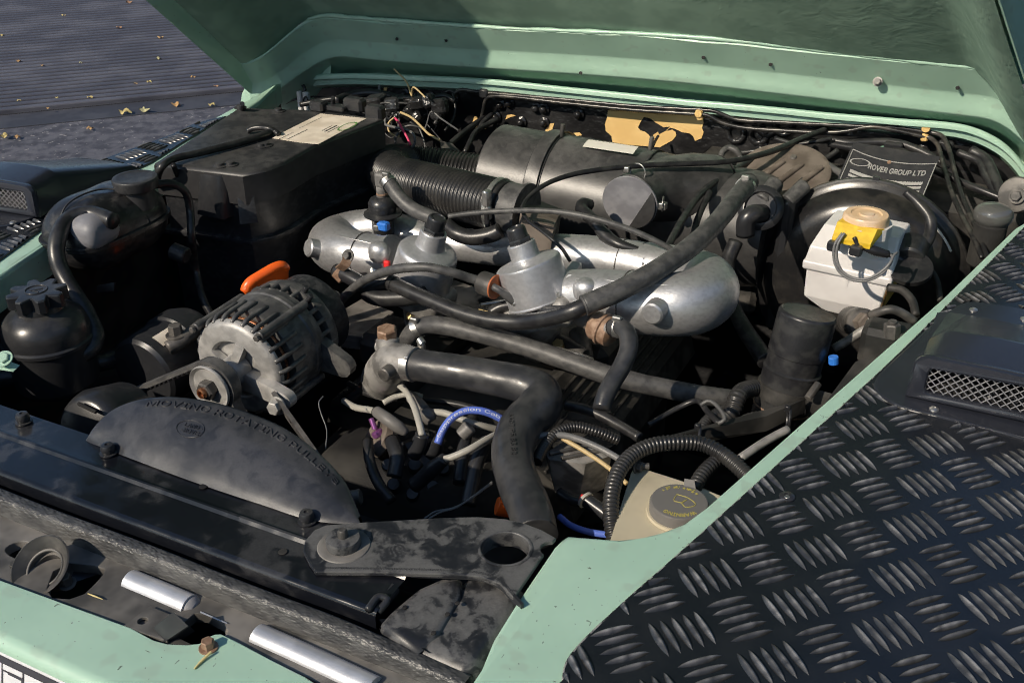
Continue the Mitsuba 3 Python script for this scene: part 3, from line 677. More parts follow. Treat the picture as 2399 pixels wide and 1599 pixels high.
# ================================================================ slam panel fittings and front panel items
horn = thing('round_striker_cup', 'round dark striker cup bolted into the slot behind the green front panel', 'striker cup')
hc, hax = A(*(-0.0108,-0.3053,-0.0165)), unit((0.05, -0.55, 0.83))
part(horn, 'cup', lathe([(0.012, -0.022), (0.0135, -0.010), (0.015, -0.004), (0.0195, 0.000), (0.0225, 0.004), (0.0235, 0.0045), (0.0225, 0.0052), (0.0195, 0.002), (0.0145, -0.002), (0.0135, -0.006), (0.0115, -0.006), (0.0105, -0.02)], hc, hax, 40), 'dark_metal', 50)
part(horn, 'rim', torus(hc - hax * 0.002, hax, 0.0142, 0.0011, 30, 8), 'slam_dust', True)
part(horn, 'carrier', hull([(-0.0387,-0.2997,-0.0265),(-0.0287,-0.3164,-0.0265),(-0.0014,-0.3060,-0.0325),(0.0158,-0.2818,-0.0315),(-0.0072,-0.2790,-0.0305),(-0.0457,-0.2953,-0.0325),(-0.0057,-0.3032,-0.0365),(0.0106,-0.2780,-0.0365)]), 'satin_black', 30)
part(horn, 'bolt', hexbolt((0.0078,-0.3024,-0.0275), (0.1, -0.2, 1), 0.0042, 0.009), 'dark_metal', 30)
part(horn, 'bolt', hexbolt((-0.0358,-0.3102,-0.0235), (0.1, -0.2, 1), 0.0035, 0.006), 'dark_metal', 30)
latch = thing('catch_bracket', 'folded dark steel catch bracket beside the bright tube on the slam panel', 'bracket')
part(latch, 'plate', slab(P2([(0.0848,-0.3232,-0.0205),(0.0875,-0.2995,-0.0205),(0.1174,-0.2992,-0.0205),(0.1224,-0.3198,-0.0205)]).difference(Point(A(*(0.0936,-0.3128,-0.0205))[:2]).buffer(0.0035)), -0.0210, -0.0185, 0.0006), 'slam_dust', 30)
part(latch, 'tab', hull([(0.1069,-0.3160,-0.0165),(0.1246,-0.3115,0.0015),(0.1376,-0.3128,-0.0045),(0.1198,-0.3207,-0.0205),(0.1072,-0.3151,-0.0180),(0.1247,-0.3106,0.0000),(0.1374,-0.3121,-0.0060),(0.1196,-0.3200,-0.0220)]), 'satin_black', 30)
part(latch, 'tab', hull([(0.1203,-0.3204,-0.0205),(0.1318,-0.3065,-0.0125),(0.1300,-0.3015,-0.0225),(0.1192,-0.3144,-0.0305),(0.1197,-0.3194,-0.0225),(0.1315,-0.3061,-0.0145)]), 'satin_black', 30)
for nm, P, lab in (('bright_tube', [(0.0503,-0.2819,-0.0255),(0.0770,-0.2822,-0.0255),(0.1084,-0.2828,-0.0255)], 'short bright metal tube lying along the slam panel'), ('bright_tube', [(0.1706,-0.2845,-0.0255),(0.2116,-0.2859,-0.0255),(0.2696,-0.2890,-0.0255)], 'long bright metal tube along the slam panel near the bottom edge')):
    k = thing(nm, lab, 'tube', 'bright tubes on the slam panel')
    part(k, 'sleeve', tube(P, 0.0095, 20, 0.004), 'bright_tape', 50)
    if 'short' in lab:
        part(k, 'end_cap', lathe([(0.0092, -0.003), (0.0088, 0.002), (0.0062, 0.006), (0.002, 0.007)], (0.1078,-0.2819,-0.0265), A(*(0.1045,-0.2794,-0.0300)) - A(*(0.0728,-0.2788,-0.0300)), 24), 'cap_grey', 50)
        part(k, 'strip', hull([(0.1216,-0.2861,-0.0205),(0.1456,-0.2867,-0.0205),(0.1473,-0.2878,-0.0205),(0.1228,-0.2875,-0.0205),(0.1199,-0.2846,-0.0225),(0.1440,-0.2852,-0.0225)]), 'bright_tape', 30)
single('panel_bolt', 'rusty hexagon bolt with a washer on the green front panel', 'bolt', hexbolt((0.1529,-0.3129,-0.0180), (0, 0, 1), 0.0045, 0.006, 1.45), 'rusty', 30)
single('dry_grass_stalk', 'short dry yellow grass stalk lying on the green front panel', 'grass stalk', tube([(0.1576,-0.3318,-0.0172),(0.1578,-0.3239,-0.0165),(0.1592,-0.3170,-0.0150)], [0.0008, 0.0012, 0.0010], 6, 0.003), 'straw', True)
single('dry_grass_stalk', 'small dry grass blade by the cup on the slam panel', 'grass stalk', tube([(0.0368,-0.3087,-0.0200),(0.0444,-0.3092,-0.0190),(0.0509,-0.3083,-0.0200)], [0.0004, 0.0007, 0.0003], 6, 0.003), 'straw', True)
sprof = [(-0.2575, -0.040), (-0.2572, -0.0120), (-0.2580, -0.0082), (-0.2605, -0.0060), (-0.2670, -0.0050), (-0.2700, -0.0058), (-0.2714, -0.0085), (-0.2720, -0.0150), (-0.2725, -0.0235)]
single('bulb_seal', 'long dark grey textured rubber seal across the front of the engine bay', 'rubber seal', grid_mesh(np.array([[(x, y, z - 0.006 * smooth01((x - 0.20) / 0.13) + 0.0006 * math.sin(x * 31)) for y, z in sprof] for x in np.linspace(-0.36, 0.326, 90)]), False, False), 'seal_rubber', 50)
dec = thing('front_decal', 'white sticker with dark outlined blocks on the front of the green panel', 'sticker')
DN, DD = unit((0, -0.9563, 0.2922)), unit((0, -0.2922, -0.9563))
def fquad(x0, s0, x1, s1, d):
    q = [A(x + 0.0145, RY - 0.0100, RZ - 0.0110) + DD * s_ + DN * d for x, s_ in ((x0, s0), (x1, s0), (x1, s1), (x0, s1))]
    return trimesh.Trimesh(q, [[0, 1, 2], [0, 2, 3]], process=False)
part(dec, 'backing', fquad(-0.2, -0.0016, 0.16, 0.046, 0.0004), 'print_white', False)
part(dec, 'outline', fquad(-0.2, 0.0004, 0.155, 0.044, 0.0008), 'print_dark', False)
for x0, z0, x1, z1 in ((0.0084, 0.0056, 0.0272, 0.0098), (0.0090, 0.0112, 0.0262, 0.040), (0.0292, 0.0056, 0.060, 0.040), (0.0625, 0.0056, 0.09, 0.040), (-0.03, 0.0056, 0.0070, 0.040)):
    part(dec, 'block', fquad(x0, z0, x1, z1, 0.0012), 'print_white', False)
part(dec, 'stroke', fquad(0.0140, 0.0095, 0.0292, 0.0118, 0.0016), 'print_dark', False)

# ================================================================ radiator with its top panel
rad = thing('radiator', 'glossy black dusty radiator top panel across the front of the bay', 'radiator')
XE = 0.247
tops = []
prof = [(-0.2510, -0.030), (-0.2508, -0.0050), (-0.2502, -0.0028), (-0.2490, -0.0013), (-0.2472, -0.0005), (-0.245, -0.0004), (-0.2125, -0.0015), (-0.2105, 0.0008), (-0.2085, 0.0010), (-0.2065, -0.0028), (-0.196, -0.0045), (-0.172, -0.0060), (-0.171, -0.030)]
part(rad, 'top_panel', grid_mesh(np.array([[(x, y, z) for y, z in prof] for x in np.linspace(-0.5, XE, 60)]), False, False), 'black_gloss', 30)
part(rad, 'core', cbox((-0.05, -0.215, -0.33), (0.66, 0.06, 0.58)), 'bay_black', False)
for p in [(-0.1660,-0.1844,-0.0040),(-0.0619,-0.1870,-0.0040),(0.1434,-0.1869,-0.0040)]:
    part(rad, 'screw', lathe([(0.0075, 0), (0.0075, 0.0012), (0.0052, 0.0014), (0.0058, 0.0035), (0.0060, 0.0060), (0.0048, 0.0088), (0.002, 0.0092), (0.0018, 0.008)], p, (0, 0, 1), 24), 'satin_black', 40)
for p in [(0.1517,-0.2272,-0.0006),(0.0419,-0.1882,-0.0040)]:
    part(rad, 'hole', lathe([(0.0034, 0), (0.0034, 0.0006), (0.003, 0.0008)], p, (0, 0, 1), 16), 'bay_black', True)
# end tank at the right
part(rad, 'end_panel', slab(smooth_poly([(0.2493,-0.2510,-0.0040),(0.2600,-0.1984,-0.0040),(0.2865,-0.1854,-0.0040),(0.2966,-0.2631,-0.0040),(0.2581,-0.2581,-0.0040)], 1), -0.03, -0.004, 0.006), 'black_dusty', 50)
part(rad, 'end_panel', hull([(0.2468,-0.2476,-0.0080),(0.2940,-0.2591,-0.0080),(0.2846,-0.2449,-0.0260),(0.2392,-0.2399,-0.0260),(0.2527,-0.2447,-0.0080)]), 'black_gloss', 40)
part(rad, 'end_tank', rbox((0.3035, -0.217, -0.030), (0.052, 0.092, 0.045), 0.014), 'black_dusty', 50)
for p in [(0.2603,-0.2340,-0.0036),(0.2899,-0.2269,-0.0036),(0.2906,-0.2148,-0.0036),(0.2903,-0.2462,-0.0036)]:
    part(rad, 'hole', lathe([(0.0018, 0), (0.0018, 0.0006), (0.0015, 0.0008)], p, (0, 0, 1), 12), 'bay_black', True)
part(rad, 'slot_clip', tube([(0.2412,-0.2505,0.0000),(0.2415,-0.2373,0.0010),(0.2474,-0.2356,0.0000),(0.2459,-0.2458,-0.0040)], 0.0028, 10, 0.003), 'satin_black', True)
part(rad, 'slot_clip', rod((0.2418,-0.2431,-0.0060), (0.2417,-0.2190,-0.0060), 0.005, 12), 'satin_black', 40)

stay = thing('stay_plate', 'dusty black steel stay plate with a large round hole, bolted over the radiator corner', 'bracket')
sp = P2([(0.1672,-0.2230,0.0040),(0.1618,-0.2137,0.0040),(0.1607,-0.2004,0.0040),(0.1650,-0.1920,0.0040),(0.1823,-0.1806,0.0040),(0.2149,-0.1607,0.0040),(0.2404,-0.1452,0.0040),(0.2636,-0.1327,0.0040),(0.2832,-0.1260,0.0040),(0.2981,-0.1244,0.0040),(0.3131,-0.1256,0.0040),(0.3295,-0.1303,0.0040),(0.3541,-0.1510,0.0040),(0.3610,-0.1962,0.0040),(0.3444,-0.2090,0.0040),(0.3303,-0.1982,0.0040),(0.3241,-0.1984,0.0040),(0.3115,-0.1911,0.0040),(0.2962,-0.1907,0.0040),(0.2789,-0.1966,0.0040),(0.2267,-0.2198,0.0040),(0.1891,-0.2378,0.0040),(0.1791,-0.2319,0.0040)])
hc2 = A(*(0.2985,-0.1569,0.0040))
for c, r_ in ((hc2, 0.0178), (A(*(0.3281,-0.1418,0.0040)), 0.008)):
    sp = sp.difference(Point(c[:2]).buffer(r_, 24))
sp = sp.difference(Polygon(wr).buffer(0.0015))
sp = max(getattr(sp, 'geoms', [sp]), key=lambda g: g.area)
part(stay, 'plate', slab(sp, 0.0005, 0.004, 0.0012, True), 'black_dusty', 40)
part(stay, 'front_flange', ribbon([(0.1856,-0.2351,0.0005),(0.2245,-0.2169,0.0005),(0.2771,-0.1936,0.0005),(0.2945,-0.1876,0.0005),(0.3101,-0.1884,0.0005),(0.3232,-0.1956,0.0005),(0.3348,-0.2027,0.0005)], 0.007, 0.0022, (0, 0, 1)), 'satin_black', 40)
part(stay, 'hole_collar', lathe([(0.0200, 0.0006), (0.0186, 0.0012), (0.0174, 0.0004), (0.0170, -0.004), (0.0172, -0.012)], hc2, (0, 0, 1), 44, None, False), 'black_dusty', 60)
bb = A(*(0.1911,-0.2059,0.0040))
part(stay, 'washer', lathe([(0.0195, 0), (0.0190, 0.0008), (0.0155, 0.0016), (0.0120, 0.0010), (0.008, 0.001)], bb, (0, 0, 1), 40), 'slam_dust', 40)
part(stay, 'nut', lathe([(0.0128, 0.001), (0.0128, 0.006), (0.0120, 0.0078), (0.008, 0.0085), (0.004, 0.0085)], bb, (0, 0, 1), 40), 'black_dusty', 40)
part(stay, 'stud', lathe([(0.0037, 0.008), (0.0037, 0.0135), (0.0026, 0.015), (0.001, 0.015)], bb, (0, 0, 1), 20), 'dark_metal', 40)

# ================================================================ fan cover with raised lettering
fan = thing('pulley_cover', 'dusty black plastic pulley cover with raised lettering behind the radiator', 'fan cover')
front = spline([(-0.0964,-0.1804,-0.0060),(-0.0813,-0.1820,-0.0050),(-0.0397,-0.1846,-0.0040),(0.0329,-0.1867,-0.0040),(0.0985,-0.1861,-0.0040),(0.1473,-0.1844,-0.0040),(0.1832,-0.1726,-0.0040)], 0.004)[0]
rear_ = spline([(-0.0936,-0.1783,-0.0010),(-0.0906,-0.1721,0.0060),(-0.0855,-0.1565,0.0140),(-0.0707,-0.1418,0.0200),(-0.0469,-0.1292,0.0230),(-0.0113,-0.1197,0.0230),(0.0293,-0.1174,0.0220),(0.0722,-0.1202,0.0190),(0.1147,-0.1310,0.0130),(0.1465,-0.1442,0.0060),(0.1774,-0.1683,-0.0020)], 0.004)[0]
N1 = 90
def resample(C, n):
    s = np.r_[0, np.cumsum(np.linalg.norm(np.diff(C, axis=0), axis=1))]
    return np.stack([np.interp(np.linspace(0, s[-1], n), s, C[:, k]) for k in range(3)], 1)
f1, r1 = resample(front, N1), resample(rear_, N1)
def cover(s, t):
    """point on the cover, s along it, t from its foot (0) to its rear edge (1)"""
    i = np.clip(s, 0, 1) * (N1 - 1)
    a = np.stack([np.interp(i, np.arange(N1), f1[:, k]) for k in range(3)], -1)
    b = np.stack([np.interp(i, np.arange(N1), r1[:, k]) for k in range(3)], -1)
    t = np.asarray(t)[..., None]
    w = np.sin(np.pi * np.clip(s, 0, 1))[..., None] ** 0.7
    p = a + (b - a) * t
    p[..., 2] += (0.010 * np.sin(np.pi * np.clip(t, 0, 1) ** 0.8) * w)[..., 0]
    return p
ss, tt = np.meshgrid(np.linspace(0, 1, N1), np.linspace(0, 1, 26), indexing='ij')
cv = cover(ss, tt)
lipz = np.stack([cv[:, -1] + np.array([0, 0.003, -0.0008]), cv[:, -1] + np.array([0, 0.0045, -0.004]), cv[:, -1] + np.array([0, 0.005, -0.03]), cv[:, -1] + np.array([0, 0.005, -0.07])], 1)
part(fan, 'shell', grid_mesh(np.concatenate([cv, lipz], 1), False, False), 'cover_plastic', 50)
Lr = np.linalg.norm(np.diff(r1, axis=0), axis=1).sum()
def on_cover(m, s0, t0, ang=0.0, lift=0.0):
    v = np.array(m.vertices)
    c, s = math.cos(ang), math.sin(ang)
    x, y = v[:, 0] * c - v[:, 1] * s, v[:, 0] * s + v[:, 1] * c
    S_ = s0 + x / Lr
    wdt = np.linalg.norm(cover(np.array([s0]), np.array([1.0])) - cover(np.array([s0]), np.array([0.0])))
    T_ = t0 + y / wdt
    e = 1e-3
    p = cover(S_, T_)
    n = unit_rows(np.cross(cover(S_ + e, T_) - cover(S_ - e, T_), cover(S_, T_ + e) - cover(S_, T_ - e)))
    return trimesh.Trimesh(p + n * (v[:, 2:3] + lift), m.faces, process=False)
word = 'MOVING ROTATING PULLEYS'
x = 0.0
tot = None
tm = meshkit.text_mesh(word, 0.0068, 0.0012)
s_a, s_b = 0.20, 0.87
sc = (s_b - s_a) * Lr / np.ptp(tm.vertices[:, 0])
tm.vertices[:, 0] = (tm.vertices[:, 0] - tm.vertices[:, 0].min()) * sc
part(fan, 'raised_lettering', on_cover(tm, s_a, 0.80, 0, -0.0002), 'cover_plastic', 30)
ov = [torus((0, 0, 0.0002), (0, 0, 1), 1, 0.03, 60, 8)]
ov[0].vertices *= A(0.0145, 0.0090, 0.028)
part(fan, 'oval_badge_rim', on_cover(ov[0], 0.375, 0.50), 'cover_plastic', True)
for tx, dx, dy in (('LAND-', -0.0078, 0.0008), ('-ROVER', -0.0098, -0.0050)):
    w_ = meshkit.text_mesh(tx, 0.0042, 0.0010)
    w_.vertices[:, 0] = w_.vertices[:, 0] * 1.05 + dx
    w_.vertices[:, 1] += dy
    part(fan, 'badge_lettering', on_cover(w_, 0.375, 0.50, 0, -0.0002), 'cover_plastic', 30)
# ================================================================ engine block and valve gear, deep in the bay
eng = thing('engine_block', 'grimy dark engine with sloping ribbed rocker covers deep in the bay', 'engine')
part(eng, 'block', cbox((0.02, 0.30, -0.40), (0.36, 0.50, 0.30), 0.02), 'bay_black', 30)
part(eng, 'valley_cover', cbox((0.035, 0.34, -0.215), (0.18, 0.40, 0.06), 0.015), 'bay_black', 30)
for sx, y0, y1 in ((1, 0.17, 0.60), (-1, 0.22, 0.60)):
    q = [A(0.03 + sx * x, y, z) for y in (y0, y1) for x, z in ((0.075, -0.165), (0.10, -0.150), (0.175, -0.205), (0.185, -0.24), (0.08, -0.25))]
    part(eng, 'rocker_cover', hull(q), 'bay_grime', 30, label='dusty ribbed rocker cover of the engine' if sx > 0 else None)
    for i in range(7):
        t = 0.12 + i * 0.13
        a, b = A(0.03 + sx * 0.104, y0 + 0.003, -0.1525), A(0.03 + sx * 0.171, y0 + 0.003, -0.2020)
        p0 = a + (b - a) * t
        part(eng, 'cover_rib', rod(p0 + A(0, 0.0, 0.001), p0 + A(0, y1 - y0 - 0.02, 0.001), 0.0022, 8), 'bay_grime', 40)
part(eng, 'manifold_plate', slab(P2([(-0.1265,0.4094,-0.1300),(-0.1025,0.4639,-0.1300),(0.0049,0.4404,-0.1300),(0.0075,0.3723,-0.1300),(-0.0656,0.3640,-0.1300)]).difference(Point(A(*(-0.0278,0.4246,-0.1300))[:2]).buffer(0.012)), -0.15, -0.13, 0.002), 'slam_dust', 30)
part(eng, 'manifold_plate', slab(P2([(-0.2158,0.3130,-0.1500),(-0.2077,0.3893,-0.1500),(-0.1452,0.3755,-0.1500),(-0.1334,0.2989,-0.1500),(-0.1812,0.2889,-0.1500)]), -0.17, -0.15, 0.002), 'slam_dust', 30)
part(eng, 'manifold_runner', cbox(A(*(0.1224,0.3910,-0.1500)), (0.10, 0.07, 0.05), 0.012), 'bay_grime', 30)
part(eng, 'manifold_runner', cbox(A(*(-0.1138,0.3290,-0.1700)), (0.08, 0.08, 0.05), 0.012), 'bay_grime', 30)
part(eng, 'front_cover', rbox((0.03, 0.14, -0.29), (0.24, 0.10, 0.20), 0.03), 'bay_black', 40)
for p in [(0.1241,0.3325,-0.1200),(0.0798,0.3707,-0.1250),(0.1499,0.3944,-0.1200),(0.0740,0.3450,-0.1200),(-0.0037,0.3697,-0.1250),(-0.0767,0.3277,-0.1250)]:
    part(eng, 'union_nut', hexbolt(p, (rng.normal(0, 0.4), -0.6, 0.7), 0.007, 0.014), 'brass', 30)
for a, b, r_ in (((0.0910,0.3532,-0.1200), (0.1384,0.3394,-0.1200), 0.010), ((0.1280,0.3365,-0.1150), (0.1599,0.3223,-0.1150), 0.008), ((0.1325,0.3654,-0.1100), (0.1538,0.3309,-0.1300), 0.013), ((0.0435,0.3634,-0.1300), (0.0881,0.3595,-0.1300), 0.008), ((-0.0810,0.3352,-0.1200), (-0.0529,0.3155,-0.1200), 0.011)):
    part(eng, 'linkage', rod(a, b, r_, 14), 'dark_metal', 40)
for pts in ([(0.1302,0.3058,-0.1050),(0.1631,0.2946,-0.1000),(0.1741,0.3081,-0.1100)], [(-0.0144,0.3841,-0.1150),(0.0228,0.4050,-0.1100),(0.0689,0.4134,-0.1100)], [(-0.0590,0.3257,-0.1200),(0.0153,0.3228,-0.1200),(0.0837,0.3434,-0.1200)]):
    part(eng, 'throttle_rod', tube(pts, 0.0028, 8, 0.006), 'zinc', True)

# ================================================================ alternator
alt = thing('alternator', 'grey ribbed alternator with copper windings showing through its vents', 'alternator')
AX = unit((0.0, 1.0, 0.02))
PC = A(*(-0.1603,0.0318,-0.0880))            # centre of the pulley face
AO = PC + A(0.0, 0.048, 0.0)           # front face of the case
AB = basis(AX, (0, 0, 1))
def ap(r, a, y):
    return AO + AX * y + (AB[:, 0] * math.cos(a) + AB[:, 1] * math.sin(a)) * r
RA = 0.062
part(alt, 'core', lathe([(0.0, 0.012), (0.052, 0.012), (0.052, 0.10), (0.0, 0.10)], AO, AX, 40), 'bay_black', 40)
part(alt, 'windings', cat(*[torus(AO + AX * (0.024 + 0.006 * i), AX, 0.0505 - 0.001 * (i % 2), 0.0028, 48, 6) for i in range(4)]), 'copper', True)
part(alt, 'nose', lathe([(0.034, 0.006), (0.034, 0.000), (0.036, -0.002), (0.052, -0.001), (0.0565, 0.002), (0.0585, 0.006), (0.0585, 0.009), (0.034, 0.009)], AO, AX, 60), 'alternator_nose', 40)
part(alt, 'hub', lathe([(0.0, -0.014), (0.014, -0.014), (0.0165, -0.010), (0.018, 0.004), (0.0, 0.006)], AO, AX, 30), 'alternator_nose', 40)
for a in np.radians([20, 110, 200, 290]):
    part(alt, 'spoke', hull(*[ap(r_, a + da, y) for r_, w, ys in ((0.014, 0.35, (-0.009, 0.003)), (0.037, 0.16, (-0.003, 0.006))) for da in (-w, w) for y in ys]), 'alternator_nose', 30)
NF = 26
for i in range(NF):
    a = 2 * math.pi * i / NF
    P = [ap(0.0565, a, 0.004), ap(0.0605, a, 0.010), ap(0.0615, a, 0.020), ap(0.0615, a, 0.046)]
    part(alt, 'fin', tube(P, [0.0026, 0.0028, 0.0027, 0.0027], 8, 0.004), 'alternator_case', True)
part(alt, 'case', lathe([(0.054, 0.027), (0.0606, 0.0275), (0.0612, 0.029), (0.0612, 0.045), (0.0625, 0.048), (0.0625, 0.064), (0.0640, 0.066), (0.0640, 0.072), (0.0625, 0.074), (0.0620, 0.082), (0.054, 0.083)], AO, AX, 60), 'alternator_case', 35)
for i in range(NF):
    a = 2 * math.pi * (i + 0.5) / NF
    part(alt, 'fin', rod(ap(0.0600, a, 0.080), ap(0.0600, a, 0.104), 0.0028, 8), 'alternator_case', 40)
part(alt, 'rear_case', lathe([(0.05, 0.094), (0.0620, 0.095), (0.0625, 0.104), (0.0600, 0.110), (0.052, 0.114), (0.0, 0.115)], AO, AX, 60), 'alternator_case', 35)
up_ = math.radians(15)
part(alt, 'rear_cap', rbox(ap(0.022, 0.15, 0.130), (0.064, 0.060, 0.030), 0.008, np.column_stack([np.cross([0, 1, 0], unit(ap(1, 0.15, 0) - AO)), [0, 1, 0], unit(ap(1, 0.15, 0) - AO)])), 'black_plastic', 40)
part(alt, 'rear_cap', lathe([(0.050, 0.0), (0.052, 0.004), (0.052, 0.030), (0.046, 0.036), (0.0, 0.037)], AO + AX * 0.114, AX, 40), 'black_plastic', 40)
for a_, y_ in ((0.62, 0.094), (0.45, 0.100)):
    part(alt, 'terminal', rod(ap(0.060, a_, y_), ap(0.070, a_, y_), 0.0032, 12), 'satin_black', 40)
# through-bolt bosses, straps and lugs
for a in np.radians([38, 128, 218, 308]):
    part(alt, 'boss', rod(ap(0.0655, a, -0.001), ap(0.0655, a, 0.082), 0.0052, 12), 'alternator_case', 40)
    part(alt, 'boss_bolt', hexbolt(ap(0.0655, a, -0.002), -AX, 0.0040, 0.004, 0), 'dark_metal', 30)
lug0, lug1 = A(*(-0.0843,0.0615,-0.1000)), A(*(-0.0700,0.1557,-0.1000))
part(alt, 'lug', hull(*[lug0 + A(0, dy, 0) + (np.cos(t) * A(1, 0, 0) + np.sin(t) * A(0, 0, 1)) * 0.010 for dy in (0.0, 0.012) for t in np.linspace(0, 6.28, 14)], *[ap(r_, -1.95, y) for r_ in (0.050, 0.062) for y in (0.008, 0.03)], *[ap(0.060, -1.5, y) for y in (0.008, 0.03)]), 'alternator_nose', 40)
part(alt, 'lug', hull(*[lug1 + A(0, dy, 0) + (np.cos(t) * A(1, 0, 0) + np.sin(t) * A(0, 0, 1)) * 0.013 for dy in (-0.006, 0.006) for t in np.linspace(0, 6.28, 14)], *[ap(0.058, t, y) for t in (-0.75, -2.3) for y in (0.090, 0.106)], *[ap(0.0655, t, y) for t in (-0.8, -1.2) for y in (0.094, 0.104)]), 'alternator_case', 40)
part(alt, 'web', hull(*[ap(r_, t, y) for r_, t in ((0.056, -1.15), (0.069, -1.35), (0.069, -2.0), (0.05, -2.3)) for y in (0.014, 0.086)]), 'alternator_case', 40)
# pulley and belt
part(alt, 'pulley', lathe([(0.0, 0.004), (0.010, 0.004), (0.014, 0.0025), (0.0225, 0.0030), (0.0262, 0.0), (0.0270, 0.001), (0.0270, 0.003), (0.0245, 0.005), (0.0238, 0.008), (0.0250, 0.016), (0.0272, 0.019), (0.0272, 0.022), (0.012, 0.024), (0.012, 0.036)], PC, AX, 48), 'alternator_nose', 40)
part(alt, 'pulley_nut', lathe([(0.0105, 0.004), (0.0112, 0.001), (0.0112, -0.006), (0.0095, -0.008), (0.006, -0.008)], PC, AX, 6), 'dark_metal', 20)
part(alt, 'shaft_end', lathe([(0.0062, -0.004), (0.0062, -0.011), (0.0050, -0.0125), (0.0034, -0.0125), (0.003, -0.009)], PC, AX, 24), 'copper', 40)

belt = thing('drive_belt', 'black ribbed drive belt running round the alternator pulley', 'belt')
th = np.linspace(math.radians(-30), math.radians(128), 14)
arc = [PC + AX * 0.0125 + A(math.cos(t), 0, math.sin(t)) * 0.0278 for t in th]
left = A(*(-0.2789,0.0056,-0.1180)) + A(0, 0.0, 0)
leftp = arc[-1] + unit(left - arc[-1]) * 0.16
dn = arc[0] + A(0.05, 0, -0.11)
part(belt, 'band', ribbon([leftp] + arc[::-1] + [dn], 0.0135, 0.0042, AX), 'rubber_grey', 40)
for i in range(26):
    c = leftp + (arc[-1] - leftp) * (i + 0.5) / 26
    part(belt, 'tooth', cbox(c - A(0, 0.0, 0.0038), (0.0035, 0.0125, 0.004), 0.0005), 'rubber', False)

arm = thing('adjuster_arm', 'slotted dark steel adjuster arm bolted to the alternator', 'bracket')
p0, p1 = lug0 + A(0, -0.005, 0), A(*(0.0423,-0.0102,-0.1350))
dv = unit(p1 - p0)
pw = unit(np.cross(dv, (0, 1, 0.35)))
def arm_strip(a, b, w, t=0.0045):
    return hull(*[q + pw * s * w + np.cross(dv, pw) * u * t / 2 for q in (a, b) for s in (-1, 1) for u in (-1, 1)])
part(arm, 'bar', cat(arm_strip(p0 - dv * 0.012, p0 + dv * 0.028, 0.0095), arm_strip(p0 + dv * 0.028 + pw * 0.007, p1 + pw * 0.007, 0.003), arm_strip(p0 + dv * 0.028 - pw * 0.007, p1 - pw * 0.007, 0.003), arm_strip(p1, p1 + dv * 0.02, 0.010)), 'dark_metal', 30)
part(arm, 'bolt', hexbolt(lug0 + A(0, -0.008, 0), (0, -1, 0.1), 0.0078, 0.009, 1.35), 'alternator_nose', 25)
part(arm, 'lower_bolt', rod(p1 + A(-0.004, -0.012, 0), p1 + A(0.02, 0.0, 0.006), 0.008, 14), 'dark_metal', 40)

# ================================================================ orange handle, pumps, reservoirs on the left
h = thing('orange_dipstick', 'bright orange plastic dipstick grip behind the alternator', 'dipstick')
ho = A(*(-0.2304,0.2257,-0.0600))
hx, hz = unit(A(*(-0.2161,0.2517,-0.0550)) - A(*(-0.2399,0.1934,-0.0550))), A(0, -0.35, 0.94)
hy = np.cross(hz, hx)
grip = Polygon([(-0.031, 0.004), (-0.030, 0.013), (-0.022, 0.019), (0.0, 0.025), (0.020, 0.029), (0.029, 0.028), (0.033, 0.022), (0.029, 0.010), (0.022, -0.004), (0.020, -0.02), (-0.016, -0.022), (-0.018, -0.008), (-0.026, -0.001)]).buffer(0.001)
gm = cat(slab(grip, 0, 0.006, 0.003), move(slab(grip, 0, 0.006, 0.003), np.diag([1, 1, -1.0])))
part(h, 'grip', move(gm, np.column_stack([hx, hz, np.cross(hx, hz)]), ho - hz * 0.008), 'orange_plastic', 70)
part(h, 'rim', tube([ho + hx * x + hz * z for x, z in ((-0.030, -0.002), (-0.021, 0.0075), (0.0, 0.0145), (0.020, 0.0190), (0.029, 0.018), (0.031, 0.012))], 0.0068, 14, 0.003), 'orange_plastic', True)
part(h, 'stem', rod(ho - hz * 0.03, ho - hz * 0.14, 0.015, 16), 'orange_plastic', 40)

pump = thing('belt_driven_pump', 'dark drum-shaped pump with a small data label behind the drive belt', 'pump')
pc_ = A(*(-0.2898,0.0623,-0.1200))
part(pump, 'body', lathe([(0.0, -0.002), (0.042, -0.002), (0.046, 0.002), (0.047, 0.050), (0.050, 0.052), (0.050, 0.075), (0.044, 0.09), (0.0, 0.092)], pc_, AX, 44), 'satin_black', 40)
part(pump, 'label', trimesh.Trimesh([pc_ + AX * y + A(math.sin(t), 0, math.cos(t)) * 0.0476 for y in (0.012, 0.040) for t in np.linspace(0.25, 0.62, 8)], [[i, i + 1, i + 9] for i in range(7)] + [[i, i + 9, i + 8] for i in range(7)], process=False), 'paper', True)
part(pump, 'outlet_pipe', tube([(-0.2593,0.0773,-0.0850),(-0.2508,0.0944,-0.0800),(-0.2488,0.1304,-0.0750)], 0.0085, 14), 'dark_metal', True)
part(pump, 'pipe_nut', hexbolt((-0.2579,0.0925,-0.0750), (0, 0, 1), 0.008, 0.012), 'dark_metal', 25)
lower = thing('lower_pulley_housing', 'dark plastic housing low down at the left of the pulley cover', 'housing')
lc = A(*(-0.2300,-0.0688,-0.1000))
part(lower, 'shell', lathe([(0.0, -0.012), (0.030, -0.012), (0.036, -0.006), (0.042, 0.006), (0.043, 0.05), (0.0, 0.052)], lc, (-0.1, 0.85, -0.35), 40), 'satin_black', 50)
part(lower, 'ridge', torus(lc + A(0, -0.007, 0.004), (-0.1, 0.85, -0.35), 0.024, 0.003, 36, 8), 'satin_black', True)
part(lower, 'slot', rod(lc + A(-0.004, -0.006, 0.034), lc + A(0.02, -0.006, 0.030), 0.002, 8), 'bay_black', 40)

